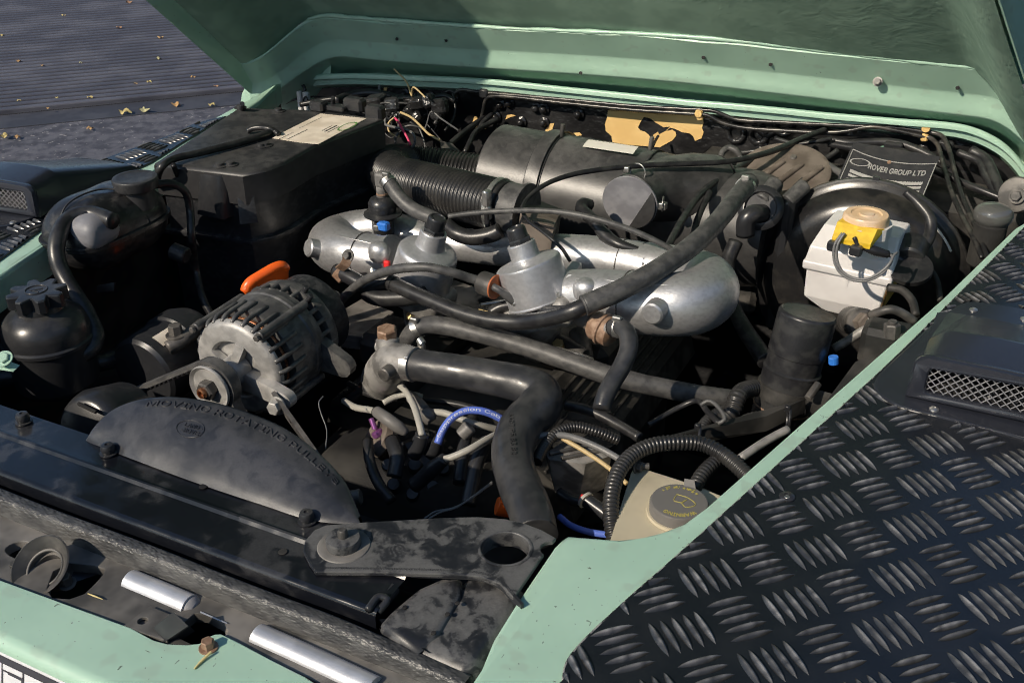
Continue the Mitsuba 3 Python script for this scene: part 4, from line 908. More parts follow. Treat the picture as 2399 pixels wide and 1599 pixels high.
pas = thing('fluid_reservoir', 'round black fluid reservoir with a star-shaped screw cap at the left edge', 'reservoir')
rc = A(*(-0.3639,0.0054,-0.0200))
part(pas, 'body', lathe([(0.0, -0.10), (0.040, -0.10), (0.046, -0.092), (0.0475, -0.045), (0.0500, -0.043), (0.0500, -0.039), (0.0475, -0.037), (0.0470, -0.026), (0.043, -0.014), (0.034, -0.006), (0.026, -0.002), (0.025, 0.004), (0.0, 0.004)], rc, (0, 0, 1), 48), 'satin_black', 40)
star = []
for i in range(8):
    for da, r_ in ((-0.36, 0.0215), (-0.17, 0.0300), (-0.10, 0.0318), (0.10, 0.0318), (0.17, 0.0300), (0.36, 0.0215)):
        a = i * math.pi / 4 + da + 0.2
        star.append((r_ * math.cos(a), r_ * math.sin(a)))
part(pas, 'cap', move(slab(Polygon(star), 0.0, 0.0155, 0.002), None, rc + A(0, 0, 0.004)), 'satin_black', 35)
part(pas, 'cap_emblem', cat(torus(rc + A(0, 0, 0.0198), (0, 0, 1), 0.0115, 0.0008, 36, 8), rod(rc + A(-0.007, -0.003, 0.0196), rc + A(0.007, -0.003, 0.0196), 0.0008, 6), rod(rc + A(-0.003, -0.004, 0.0196), rc + A(0.004, 0.006, 0.0196), 0.0008, 6)), 'satin_black', True)

tank = thing('expansion_tank', 'dusty black coolant expansion tank with a screw cap and a seam round its middle', 'tank')
tc = A(-0.432, 0.176, 0.000)
def blob(c, hx_, hy_, zt, zb_, e=2.6, n=64, m=30, lump=0.003):
    V = []
    for v in np.linspace(-math.pi / 2, math.pi / 2, m):
        cz, sz = abs(math.cos(v)) ** (2 / 2.4), math.copysign(abs(math.sin(v)) ** (2 / 2.4), math.sin(v))
        ring_ = []
        for u in np.linspace(0, 2 * math.pi, n, endpoint=False):
            cu, su = math.cos(u), math.sin(u)
            ring_.append((hx_ * cz * math.copysign(abs(cu) ** (2 / e), cu), hy_ * cz * math.copysign(abs(su) ** (2 / e), su), (zt if sz > 0 else zb_) * sz))
        V.append(ring_)
    V = np.array(V) + c
    V = V + (meshkit.fbm(V * 22, 2)[..., None] - 0.5) * lump * unit_rows(V - c)
    return grid_mesh(V)
part(tank, 'body', blob(tc, 0.050, 0.078, 0.048, 0.046, 3.2, lump=0.007), 'tank_black', True)
sm = Polygon([(0.0535 * math.copysign(abs(math.cos(t)) ** 0.6, math.cos(t)), 0.0815 * math.copysign(abs(math.sin(t)) ** 0.6, math.sin(t))) for t in np.linspace(0, 2 * math.pi, 80, endpoint=False)])
part(tank, 'seam_flange', move(slab(sm, -0.003, 0.003, 0.0012, True), None, tc), 'tank_black', 40)
part(tank, 'bulge', blob(A(*(-0.4003,0.1117,0.0180)) + A(0.0, 0.018, 0), 0.023, 0.026, 0.020, 0.022, 3.4, 36, 18), 'cap_grey', True, label='bulge on the end of the tank, painted pale to look sunlit')  # sunlight put into the colour: paler grey than the black tank
part(tank, 'mould_line', tube([tc + A(0.0, -0.074, 0.022), tc + A(0.0, -0.05, 0.046), tc + A(0.01, 0.0, 0.0495), tc + A(0.036, 0.015, 0.040), tc + A(0.052, 0.025, 0.0)], 0.0012, 6, 0.005), 'box_plastic', True)
cp = A(*(-0.4023,0.2076,0.0400))
part(tank, 'neck', lathe([(0.022, -0.020), (0.020, 0.0), (0.020, 0.006), (0.0, 0.006)], cp, (0, 0, 1), 36), 'box_plastic', 40)
part(tank, 'cap', lathe([(0.0, 0.003), (0.0250, 0.003), (0.0268, 0.005), (0.0280, 0.0155), (0.0268, 0.0175), (0.022, 0.0185), (0.020, 0.0175), (0.0, 0.0175)], cp, (0, 0, 1), 40), 'box_plastic', 40)
part(tank, 'outlet_stub', rod((-0.3722,0.2179,-0.0400), (-0.3507,0.2210,-0.0450), 0.011, 16), 'black_plastic', 40)
part(tank, 'mount_clip', hull([(-0.4345,0.1433,-0.0700),(-0.4212,0.1595,-0.0700),(-0.4194,0.1552,-0.0800),(-0.4356,0.1418,-0.0800),(-0.4412,0.1514,-0.0750),(-0.4259,0.1659,-0.0750)]), 'satin_black', 30)
single('overflow_hose', 'thick black hose curving down from the expansion tank to the left edge', 'hose', tube([(-0.3729,0.1372,0.0300),(-0.4104,0.1357,0.0340),(-0.4231,0.1168,0.0320),(-0.4158,0.0910,0.0220),(-0.4072,0.0751,0.0050),(-0.3955,0.0685,-0.0150),(-0.3724,0.0611,-0.0350),(-0.3449,0.0500,-0.0520),(-0.3243,0.0363,-0.0660),(-0.3216,0.0183,-0.0750),(-0.3424,0.0048,-0.0800),(-0.3752,-0.0103,-0.0850),(-0.4094,-0.0304,-0.0900),(-0.4286,-0.0611,-0.0900)], 0.0098, 16, lump=0.0012), 'rubber', True)
single('lower_coolant_hose', 'black hose lying below the overflow hose at the left edge', 'hose', tube([(-0.4202,-0.0595,-0.1000),(-0.3901,-0.0259,-0.1000),(-0.3663,0.0136,-0.1050),(-0.3396,0.0529,-0.1100),(-0.3378,0.0905,-0.1200)], 0.011, 14), 'rubber', True)
single('vent_hose', 'thin black hose looping from the tank cap down behind the tank', 'hose', tube([(-0.3880,0.2217,0.0450),(-0.3791,0.2442,0.0400),(-0.3745,0.2595,0.0250),(-0.3745,0.2627,0.0000),(-0.3660,0.2496,-0.0300),(-0.3844,0.2651,-0.0900),(-0.3576,0.2433,-0.1200),(-0.3407,0.2384,-0.1400)], 0.0052, 12), 'rubber', True)
single('inner_wing_cover', 'dark domed wheel-arch panel below the expansion tank', 'panel', blob(A(-0.47, 0.20, -0.26), 0.10, 0.16, 0.07, 0.1, 2.2, 40, 20, 0.002), 'bay_black', True)
for p, lab in (([(-0.3481,-0.0673,-0.0400),(-0.3253,-0.0605,-0.0500),(-0.3108,-0.0686,-0.0500),(-0.3290,-0.0971,-0.0500)], 0),):
    single('green_bracket', 'small pale green bracket with a round bolt at the left edge', 'bracket', cat(hull([(-0.3477,-0.0941,-0.0200),(-0.2931,-0.0861,-0.0300),(-0.2887,-0.0985,-0.0300),(-0.3342,-0.1080,-0.0300),(-0.3429,-0.1028,-0.0360),(-0.2970,-0.0931,-0.0360)]), hexbolt((-0.3013,-0.0955,-0.0200), (0.2, -0.5, 0.8), 0.006, 0.003)), 'green_paint', 30)

# ================================================================ battery box
bat = thing('battery_box', 'large dusty black box with a paper label on its lid at the rear left', 'box')
ZT = 0.030
top = smooth_poly([(-0.4800,0.3154,0.0300),(-0.4204,0.3243,0.0300),(-0.3431,0.3347,0.0300),(-0.3267,0.3650,0.0300),(-0.3213,0.3985,0.0300),(-0.3275,0.4736,0.0300),(-0.3057,0.6216,0.0300),(-0.4248,0.6162,0.0300),(-0.5472,0.5744,0.0300),(-0.5152,0.4492,0.0300)], 0)
part(bat, 'lid', slab(top, ZT - 0.045, ZT, 0.005), 'box_plastic', 50)
low = top.buffer(-0.006)
part(bat, 'case', slab(low, -0.50, ZT - 0.044, 0.002), 'black_plastic', 40)
part(bat, 'lid_flange', slab(top.buffer(0.004), ZT - 0.102, ZT - 0.096, 0.002, True), 'black_plastic', 40)
fx = A(*(-0.3940,0.3302,0.0100))
part(bat, 'front_latch_cover', hull(*[fx + A(x, y, z) for x, y, z in ((-0.022, 0.01, 0.018), (0.026, 0.01, 0.018), (-0.024, -0.012, -0.045), (0.022, -0.012, -0.045), (-0.024, 0.02, -0.045), (0.026, 0.02, -0.045), (-0.015, -0.004, 0.012), (0.016, -0.004, 0.012), (0.004, -0.014, -0.012))]), 'satin_black', 40)
part(bat, 'lid_edge_piece', hull(*[fx + A(x, y, z) for x, y, z in ((0.034, 0.01, 0.016), (0.052, 0.018, 0.016), (0.044, -0.006, -0.05), (0.062, 0.01, -0.05), (0.04, 0.03, -0.05))]), 'black_plastic', 40)
part(bat, 'rivet', lathe([(0.005, 0), (0.004, 0.002), (0.0, 0.003)], (-0.3921,0.3778,-0.0050), (0.2, -0.9, 0.2), 14), 'dark_metal', 40)
lab = P2([(-0.3989,0.4703,0.0300),(-0.4011,0.4872,0.0300),(-0.4073,0.5988,0.0300),(-0.3286,0.6084,0.0300),(-0.3219,0.4763,0.0300),(-0.3502,0.4715,0.0300)])
part(bat, 'label', slab(lab, ZT + 0.0003, ZT + 0.0010, 0.0003), 'paper', False, label='cream paper label on the lid')
e0, e1, e2 = A(*(-0.3406,0.5525,0.0313)), A(*(-0.3413,0.5783,0.0313)), A(*(-0.3433,0.5654,0.0313))
ovm = torus((0, 0, 0), (0, 0, 1), 1, 0.10, 40, 6)
ovm.vertices *= A(0.021, 0.0085, 0.001)
la = math.atan2(*(e1 - e0)[[1, 0]])
Rl = np.array([[math.cos(la), -math.sin(la), 0], [math.sin(la), math.cos(la), 0], [0, 0, 1]])
part(bat, 'label_emblem', move(ovm, Rl, A(*(-0.3313,0.5616,0.0313))), 'print_green', True)
pr = []
for (u0, v0), (u1, v1), th_ in (((0, 0), (0.03, 0), 0.0016), ((0.002, 0.006), (0.034, 0.006), 0.0028), ((0.004, 0.012), (0.03, 0.012), 0.0014), ((-0.05, 0.035), (0.00, 0.035), 0.0016), ((-0.06, 0.046), (-0.02, 0.046), 0.0012), ((0.0, 0.05), (0.06, 0.05), 0.0008), ((-0.02, 0.065), (0.04, 0.065), 0.0008)):
    pr.append(move(cbox((0, 0, 0), (abs(u1 - u0), th_, 0.0002), 0.0001), Rl, A(*(-0.3413,0.5248,0.0312)) + Rl @ A((u0 + u1) / 2, v0, 0)))
for q in pr:
    part(bat, 'label_print', q, 'print_black', False)
for p in [(-0.3881,0.3435,0.0300),(-0.3783,0.3539,0.0300),(-0.3900,0.4334,0.0300),(-0.3869,0.4391,0.0300),(-0.5415,0.5718,0.0300),(-0.4748,0.5824,0.0300)]:
    part(bat, 'lid_screw', lathe([(0.010, 0), (0.010, 0.0012), (0.006, 0.002), (0.0055, 0.005), (0.003, 0.0055)], p, (0, 0, 1), 18), 'box_plastic', 40)
part(bat, 'lid_stud', rod((-0.5329,0.5654,0.0300), (-0.5167,0.5490,0.0460), 0.004, 10), 'satin_black', 40)
part(bat, 'lid_hinge', cat(cbox(A(*(-0.4192,0.6121,0.0380)), (0.025, 0.02, 0.016), 0.003), cbox(A(*(-0.3989,0.6214,0.0360)), (0.05, 0.02, 0.008), 0.002), rod((-0.4072,0.6328,0.0340), (-0.3957,0.6193,0.0520), 0.0035, 10)), 'satin_black', 30)
part(bat, 'lid_hinge', cat(cbox(A(*(-0.3660,0.6335,0.0410)), (0.035, 0.02, 0.022), 0.004), cbox(A(*(-0.3238,0.6260,0.0360)), (0.03, 0.02, 0.022), 0.004)), 'satin_black', 30)
single('box_cable', 'black cable lying across the lid of the battery box and down its front', 'cable', tube([(-0.4101,0.4848,0.0360),(-0.4090,0.4584,0.0360),(-0.4198,0.4141,0.0360),(-0.4365,0.3613,0.0370),(-0.4494,0.3201,0.0380),(-0.4461,0.2971,0.0360),(-0.4590,0.2989,0.0200),(-0.4767,0.3113,0.0000)], 0.0052, 12), 'rubber', True)
single('box_cable', 'thin black cable branching down the front face of the battery box', 'cable', tube([(-0.4372,0.3090,0.0360),(-0.4433,0.3173,0.0220),(-0.4569,0.3339,0.0000),(-0.4576,0.3365,-0.0150)], 0.0036, 10), 'rubber', True)
single('box_cable', 'short looped black cable beside the label on the battery box', 'cable', tube([(-0.4448,0.4709,0.0340),(-0.4385,0.4758,0.0380),(-0.4253,0.4796,0.0400),(-0.4098,0.4801,0.0400),(-0.4035,0.4834,0.0360),(-0.3954,0.4806,0.0340)], 0.0040, 10), 'rubber', True)

# ================================================================ intake: manifold elbows, carburettors
man = thing('intake_manifold', 'cast alloy intake pipe with fat elbows either side of the carburettors', 'intake manifold')
part(man, 'elbow', tube([(0.1145,0.3450,-0.0522), (0.1407,0.3430,-0.0480), (0.1751,0.3400,-0.0438), (0.2134,0.3380,-0.0396), (0.2491,0.3400,-0.0354), (0.2757,0.3520,-0.0322), (0.2839,0.3780,-0.0327), (0.2734,0.4120,-0.0353), (0.2477,0.4400,-0.0424), (0.2152,0.4550,-0.0477), (0.1793,0.4600,-0.0511)], [0.026, 0.030, 0.034, 0.036, 0.0365, 0.037, 0.037, 0.035, 0.033, 0.031, 0.030], 32, 0.004, lump=0.0014), 'alloy', True, label='right-hand alloy elbow with a round plug')
part(man, 'elbow', tube([(-0.1367,0.3750,-0.0670), (-0.1556,0.3740,-0.0729), (-0.1805,0.3720,-0.0731), (-0.2123,0.3750,-0.0754), (-0.2418,0.3880,-0.0798), (-0.2674,0.4150,-0.0862), (-0.2731,0.4450,-0.0895), (-0.2541,0.4620,-0.0845), (-0.2178,0.4700,-0.0755)], [0.030, 0.031, 0.031, 0.033, 0.034, 0.034, 0.032, 0.030, 0.028], 32, 0.004, lump=0.0014), 'alloy', True, label='left-hand alloy elbow with a round plug')
for base_, rr_ in (([(0.1407,0.3430,-0.0480), (0.1751,0.3400,-0.0438), (0.2134,0.3380,-0.0396), (0.2491,0.3400,-0.0354), (0.2757,0.3520,-0.0322)], 0.0362), ([(-0.1556,0.3740,-0.0729), (-0.1805,0.3720,-0.0731), (-0.2123,0.3750,-0.0754), (-0.2382,0.3860,-0.0790)], 0.0335)):
    part(man, 'casting_seam', tube([A(*q) + unit((0.1, -0.45, 0.88)) * rr_ * f_ for q, f_ in zip(base_, (0.86, 0.96, 1.0, 1.0, 0.98))], 0.0009, 6, 0.004), 'alloy', True)
part(man, 'crossover_pipe', tube([(0.1915,0.4580,-0.0496), (0.1315,0.4620,-0.0535), (0.0565,0.4660,-0.0612), (-0.0292,0.4700,-0.0731), (-0.1202,0.4740,-0.0809), (-0.2046,0.4720,-0.0779), (-0.2392,0.4680,-0.0813)], [0.0295, 0.029, 0.026, 0.023, 0.023, 0.026, 0.029], 28, 0.005, lump=0.002), 'alloy', True)
for c, d, w in (((0.2052,0.3385,-0.0404), A(*(0.2134,0.3380,-0.0396)) - A(*(0.1751,0.3400,-0.0438)), 0.0358), ((-0.1835,0.3722,-0.0731), A(*(-0.2123,0.3750,-0.0754)) - A(*(-0.1805,0.3720,-0.0731)), 0.0320), ((0.1497,0.4610,-0.0526), (1, 0, -0.02), 0.0300)):
    part(man, 'joint_ring', torus(c, d, w - 0.0004, 0.0009, 44, 6), 'dark_metal', True)
for a, b, r_ in (((0.2499,0.3100,-0.0258), (0.2491,0.2900,-0.0253), 0.0125), ((-0.2469,0.3620,-0.0717), (-0.2566,0.3450,-0.0642), 0.0125)):
    part(man, 'plug', rod(a, b, r_ * 1.05, 28, r_, 0.002), 'alloy', 40)
part(man, 'cast_boss', blob(A(*(0.1576,0.3220,-0.0305)), 0.016, 0.014, 0.016, 0.016, 2, 24, 14), 'alloy', True)
part(man, 'cast_boss', blob(A(*(-0.1452,0.3520,-0.0531)), 0.016, 0.014, 0.016, 0.014, 2, 24, 14), 'alloy', True)
part(man, 'mount_flange', hull(*[A(*(0.1219,0.3500,-0.0529)) + A(x, y, z) for x, y, z in ((-0.008, -0.02, -0.03), (0.006, -0.02, -0.03), (-0.008, 0.03, -0.03), (0.006, 0.03, -0.03), (-0.006, -0.024, 0.022), (0.006, -0.024, 0.022), (-0.006, 0.03, 0.028), (0.006, 0.03, 0.028))]), 'alloy_bell', 40)
part(man, 'mount_flange', hull(*[A(*(-0.1583,0.3750,-0.0814)) + A(x, y, z) for x, y, z in ((-0.008, -0.024, -0.03), (0.006, -0.024, -0.03), (-0.008, 0.03, -0.03), (0.006, 0.03, -0.03), (-0.006, -0.026, 0.016), (0.006, -0.026, 0.016), (-0.006, 0.03, 0.028), (0.006, 0.03, 0.028))]), 'alloy_bell', 40)
for p in ((0.1140,0.3250,-0.0538), (0.1092,0.3350,-0.0391), (-0.1529,0.3500,-0.0800), (0.1304,0.3400,-0.0283)):
    part(man, 'flange_bolt', hexbolt(p, (0.25, -0.8, 0.5), 0.0055, 0.008), 'zinc', 25)

def carb(label, base, topc, shape):
    k = thing('carburettor', label, 'carburettor', 'carburettors')
    base, topc = A(*base), A(*topc)
    ax = unit(topc - base)
    L = np.linalg.norm(topc - base)
    part(k, 'bell', lathe([(r_, h_ * L) for r_, h_ in shape], base, ax, 56), 'alloy_bell', 35)
    part(k, 'damper_collar', lathe([(0.0145, 0.86 * L), (0.0150, 0.90 * L), (0.0142, 0.93 * L), (0.0, 0.93 * L)], base, ax, 6), 'satin_black', 30)
    part(k, 'damper_cap', lathe([(0.0118, 0.92 * L), (0.0118, 1.06 * L), (0.0105, 1.09 * L), (0.0085, 1.10 * L), (0.0080, 1.085 * L), (0.0, 1.085 * L)], base, ax, 30), 'satin_black', 40)
    part(k, 'body', move(rbox((0, 0, -0.014), (0.092, 0.060, 0.036), 0.010), basis(ax, (1, 0, 0)), base), 'alloy_dusty', 40)
    part(k, 'float_bowl', lathe([(0.0, -0.075), (0.022, -0.075), (0.025, -0.070), (0.026, -0.03), (0.024, -0.024), (0.0, -0.022)], base + A(-0.01, 0.02, -0.01), (0, 0, 1), 30), 'alloy_dusty', 40)
    for sx in (-1, 1):
        part(k, 'bell_screw', hexbolt(base + basis(ax, (1, 0, 0)) @ A(0.034 * sx, -0.018, 0.004), ax, 0.0035, 0.005), 'zinc', 25)
    return k
bell = [(0.0, 0.0), (0.0405, 0.0), (0.0410, 0.02), (0.0400, 0.04), (0.0390, 0.30), (0.0385, 0.48), (0.0375, 0.53), (0.0350, 0.565), (0.0300, 0.585), (0.0235, 0.60), (0.0190, 0.63), (0.0178, 0.68), (0.0170, 0.85), (0.0160, 0.865), (0.0, 0.865)]
bell2 = [(0.0, 0.0), (0.0415, 0.0), (0.0420, 0.02), (0.0405, 0.04), (0.0400, 0.30), (0.0400, 0.54), (0.0390, 0.575), (0.0360, 0.60), (0.0230, 0.635), (0.0185, 0.645), (0.0175, 0.67), (0.0170, 0.85), (0.0160, 0.865), (0.0, 0.865)]
c1 = carb('left carburettor with a rounded bell-shaped alloy top and black cap', (-0.0787,0.3400,-0.0779), (-0.0530,0.3450,0.0074), bell)
part(c1, 'red_tab', cbox((-0.1302,0.3450,-0.0640), (0.008, 0.006, 0.010), 0.001), 'red_plastic', False)
c2 = carb('right carburettor with a leaning straight-sided alloy top and black cap', (0.0974,0.3300,-0.0596), (0.0635,0.3350,0.0188), bell2)

# ================================================================ air cleaner, corrugated trunk
air = thing('air_cleaner', 'large dusty grey air cleaner drum lying across the back of the bay', 'air cleaner')
ac0, ac1 = A(-0.175, 0.735, -0.083), A(0.275, 0.735, -0.096)
RC = 0.087
aL = np.linalg.norm(ac1 - ac0)
part(air, 'drum', lathe([(0.0, 0.0), (0.072, 0.0), (RC - 0.004, 0.002), (RC, 0.006), (RC, 0.088), (RC + 0.0012, 0.090), (RC + 0.0012, 0.26), (RC, 0.263), (RC - 0.002, aL * 0.93), (RC - 0.008, aL), (0.0, aL)], ac0, ac1 - ac0, 80), 'canister_grey', 30)
part(air, 'clamp_band', ring(ac0 + A(0.100, 0, 0), ac1 - ac0, RC + 0.0032, 0.022, 0.002), 'canister_grey', 40)
for x, w_ in ((0.113, 0.0024), (0.262, 0.0024), (0.088, 0.0016)):
    part(air, 'seam', torus(ac0 + unit(ac1 - ac0) * x, ac1 - ac0, RC + 0.0018, w_ / 2, 70, 6), 'satin_black', True)
part(air, 'label', trimesh.Trimesh([ac0 + A(x, -math.sin(t) * (RC + 0.0022), math.cos(t) * (RC + 0.0022)) for x in (0.162, 0.242) for t in np.linspace(0.06, 0.32, 8)], [[i, i + 1, i + 9] for i in range(7)] + [[i, i + 9, i + 8] for i in range(7)], process=False), 'paper_white', True, label='blank cream label on the drum')
for x in (0.115, 0.258):
    part(air, 'strap_bolt', rod(ac0 + A(x, 0.0, RC - 0.002), ac0 + A(x + 0.002, 0.0, RC + 0.018), 0.0035, 10), 'dark_metal', 40)
# elbow at the right end with a closed round end facing forward
ec = A(*(0.1063,0.5950,-0.0279))
part(air, 'outlet_elbow', tube([ec + A(0.0, 0.004, 0), ec + A(0.006, 0.04, 0.000), ec + A(0.02, 0.075, -0.004), ec + A(0.045, 0.11, -0.016), ec + A(0.07, 0.14, -0.03)], [0.038, 0.039, 0.046, 0.058, 0.064], 40, 0.006), 'canister_grey', True)
part(air, 'end_disc', lathe([(0.0390, 0.004), (0.0395, 0.0005), (0.0390, 0.0), (0.0, 0.0)][::-1], ec, (-0.05, 1, 0.12), 60), 'cap_grey', 40, label='plain grey round end cap of the drum outlet')
part(air, 'disc_clip', cat(torus(ec + A(0.004, 0.016, 0.040), (0.2, 0.9, 0), 0.012, 0.0011, 24, 6), cbox(ec + A(-0.008, 0.004, 0.046), (0.008, 0.006, 0.008), 0.001)), 'zinc', True)
part(air, 'disc_clip', cat(cbox(ec + A(0.044, 0.010, 0.000), (0.012, 0.010, 0.010), 0.001), torus(ec + A(0.044, 0.012, 0.002), (1, 0.2, 0), 0.010, 0.0010, 24, 6)), 'zinc', True)
part(air, 'end_bracket', cbox(ac1 + A(0.03, 0.01, -0.02), (0.02, 0.16, 0.20), 0.006), 'satin_black', 40)

trunk = thing('corrugated_air_hose', 'thick black corrugated air hose bent double beside the air cleaner', 'hose')
part(trunk, 'hose', tube([A(-0.165, 0.745, -0.085), (-0.2379,0.7350,-0.0842), (-0.2813,0.7250,-0.0801), (-0.3146,0.7050,-0.0743), (-0.3220,0.6650,-0.0627), (-0.2999,0.6150,-0.0518), (-0.2517,0.5650,-0.0405), (-0.1966,0.5350,-0.0304), (-0.1342,0.5150,-0.0246), (-0.0775,0.5000,-0.0209), (-0.0279,0.4880,-0.0189)], 0.0355, 36, corr=(0.0068, 0.0032)), 'corrugated', True)
part(trunk, 'hose_clip', cat(ring((-0.0431,0.4920,-0.0192), (1, -0.1, -0.02), 0.0370, 0.008, 0.0015), cbox(A(*(-0.0393,0.4520,0.0048)), (0.010, 0.012, 0.022), 0.002), cbox(A(*(-0.0372,0.4520,-0.0150)), (0.008, 0.010, 0.020), 0.002)), 'zinc', 40)
part(trunk, 'zip_tie', cat(*[cbox(A(*p), (0.006, 0.005, 0.02), 0.001) for p in [(-0.0372,0.4470,-0.0205),(-0.0362,0.4470,-0.0327)]]), 'wire_black', 40)
box = thing('air_box', 'dusty dark air box joining the corrugated hose to the carburettors', 'air box')
part(box, 'neck', lathe([(0.030, 0.0), (0.034, 0.004), (0.034, 0.028), (0.038, 0.03), (0.038, 0.034)], (-0.0322,0.4900,-0.0191), (1, -0.08, -0.02), 36), 'rubber_grey', 40)
part(box, 'body', hull([(-0.0175,0.5000,-0.0084),(-0.0165,0.5000,-0.0748),(0.0380,0.5000,-0.0773),(0.0438,0.5000,-0.0320)], [(0.0186,0.4400,-0.0081),(0.0121,0.4400,-0.0457),(0.0572,0.4400,-0.0555),(0.0628,0.4400,-0.0121)], [(-0.0405,0.5600,-0.0267),(0.0200,0.5600,-0.0391),(0.0141,0.5600,-0.0927)]), 'brown_dust', 30)
part(box, 'rib', hull([(0.0183,0.4380,-0.0104),(0.0656,0.4380,-0.0121),(0.0656,0.4380,-0.0156),(0.0183,0.4380,-0.0140)], [(0.0148,0.4450,-0.0136),(0.0624,0.4450,-0.0153),(0.0625,0.4450,-0.0189),(0.0148,0.4450,-0.0172)]), 'rubber', 30)
# ================================================================ coolant and heater hoses
def hose(label, pts, r, m='rubber', name='hose', n=16, lump=0.0008, corr=None, group=None, step=0.004):
    return single(name, label, 'hose', tube(pts, r, n, step, corr=corr, lump=lump), m, True, group)

th_ = thing('thermostat_housing', 'dusty alloy thermostat housing with a rusty brown plug at the start of the thick hose', 'housing')
part(th_, 'neck', tube([(-0.0417,0.1905,-0.1300),(-0.0204,0.1722,-0.1000),(-0.0067,0.1644,-0.0850),(0.0059,0.1631,-0.0800),(0.0239,0.1616,-0.0780)], [0.026, 0.024, 0.022, 0.020, 0.0185], 24), 'alloy_dusty', True)
part(th_, 'boss', rod((-0.0201,0.1735,-0.0920), (-0.0249,0.1814,-0.0660), 0.0135, 24), 'alloy_dusty', 40)
part(th_, 'side_stub', rod((-0.0222,0.1785,-0.0780), (-0.0378,0.1799,-0.0780), 0.0075, 18), 'alternator_nose', 40)
part(th_, 'plug', lathe([(0.0120, 0), (0.0120, 0.0115), (0.0105, 0.0130), (0.0, 0.0130)], (-0.0249,0.1814,-0.0660), (0.02, -0.1, 1), 6), 'rusty', 25)
part(th_, 'cable_gland', cat(rod((0.0029,0.1494,-0.0820), (0.0008,0.1306,-0.0820), 0.008, 14)), 'dark_metal', 40)
top_h = thing('top_coolant_hose', 'thick black coolant hose bending from the thermostat down to the radiator', 'hose')
part(top_h, 'hose', tube([(0.0118,0.1627,-0.0800),(0.0398,0.1630,-0.0780),(0.0794,0.1659,-0.0760),(0.1194,0.1710,-0.0760),(0.1516,0.1744,-0.0780),(0.1710,0.1714,-0.0820),(0.1775,0.1556,-0.0880),(0.1733,0.1299,-0.0920),(0.1768,0.0978,-0.0940),(0.1916,0.0664,-0.0960),(0.2160,0.0344,-0.0980),(0.2409,0.0056,-0.1000),(0.2552,-0.0150,-0.1050)], [0.0175, 0.0180, 0.0185, 0.019, 0.0205, 0.0225, 0.0235, 0.0225, 0.0212, 0.0208, 0.0206, 0.0205, 0.0205], 36, 0.003, lump=0.0014), 'rubber_hose', True)
part(top_h, 'clamp', ring((0.0172,0.1622,-0.0795), A(*(0.0398,0.1630,-0.0780)) - A(*(0.0118,0.1627,-0.0800)), 0.0196, 0.0105, 0.0014), 'zinc', 40, label='bright worm-drive clamp at the end of the hose')
part(top_h, 'clamp_screw', cat(rod((0.0233,0.1799,-0.0620), (0.0167,0.1820,-0.0580), 0.0045, 12), cbox(A(*(0.0203,0.1809,-0.0660)), (0.008, 0.006, 0.012), 0.001)), 'zinc', 40)
tm2 = meshkit.text_mesh('4607/95 83 82', 0.0050, 0.0006)
tm2.vertices[:, 0] -= tm2.vertices[:, 0].min()
ta, tb = A(*(0.1674,0.1092,-0.0710)), A(*(0.1996,0.0527,-0.0755))
tz = unit(CAM * 0 + A(0.25, -0.5, 0.8))
tx_ = unit(tb - ta)
ty_ = unit(np.cross(tz, tx_))
sc2 = np.linalg.norm(tb - ta) / np.ptp(tm2.vertices[:, 0])
Rt = np.column_stack([tx_ , ty_, np.cross(tx_, ty_)])
tv = tm2.copy()
tv.vertices[:, 0] *= sc2
part(top_h, 'raised_lettering', move(tv, Rt, ta - ty_ * 0.0025), 'rubber_hose', 30)

ha = thing('heater_hose', 'long black heater hose in a thick grey sleeve sweeping from the bulkhead across the carburettors', 'hose')
part(ha, 'sleeve', tube([(0.2672,0.6000,0.0263), (0.2675,0.5350,0.0269), (0.2672,0.4550,0.0236), (0.2560,0.3850,0.0157), (0.2363,0.3250,0.0081), (0.2113,0.2850,-0.0026), (0.1820,0.2580,-0.0148)], 0.0118, 20, lump=0.0010), 'rubber_grey', True)
part(ha, 'hose', tube([(0.1888,0.2660,-0.0127), (0.1731,0.2550,-0.0208), (0.1471,0.2550,-0.0353), (0.1060,0.2620,-0.0541), (0.0667,0.2620,-0.0609), (0.0247,0.2650,-0.0621), (-0.0208,0.2720,-0.0593), (-0.0622,0.2800,-0.0566), (-0.0886,0.2880,-0.0561)], 0.0092, 18, lump=0.0006), 'rubber', True)
part(ha, 'sleeve_end', torus((0.1828,0.2585,-0.0144), A(*(0.2113,0.2850,-0.0026)) - A(*(0.1820,0.2580,-0.0148)), 0.0108, 0.0014, 28, 8), 'rubber_grey', True)
part(ha, 'end_band', ring((-0.0829,0.2860,-0.0559), A(*(-0.0622,0.2800,-0.0566)) - A(*(-0.0886,0.2880,-0.0561)), 0.0100, 0.006, 0.001), 'rubber', 40)
hose('second black hose looping from below the right carburettor to meet the heater hose', [(0.0453,0.3000,-0.0738), (0.0558,0.3050,-0.0662), (0.0737,0.3100,-0.0616), (0.0934,0.3050,-0.0561), (0.1164,0.2980,-0.0534), (0.1475,0.2900,-0.0439), (0.1678,0.2860,-0.0319)], 0.0068, 'rubber')
hose('short black hose bend lying under the left carburettor', [(-0.0973,0.3100,-0.0627), (-0.1208,0.3000,-0.0724), (-0.1282,0.2950,-0.0821), (-0.1100,0.2920,-0.0842), (-0.0794,0.2950,-0.0789), (-0.0472,0.3000,-0.0693)], 0.0105, 'rubber', n=18)
bc = thing('p_clip_pipe', 'black pipe held by a tan clip on the left alloy elbow', 'pipe')
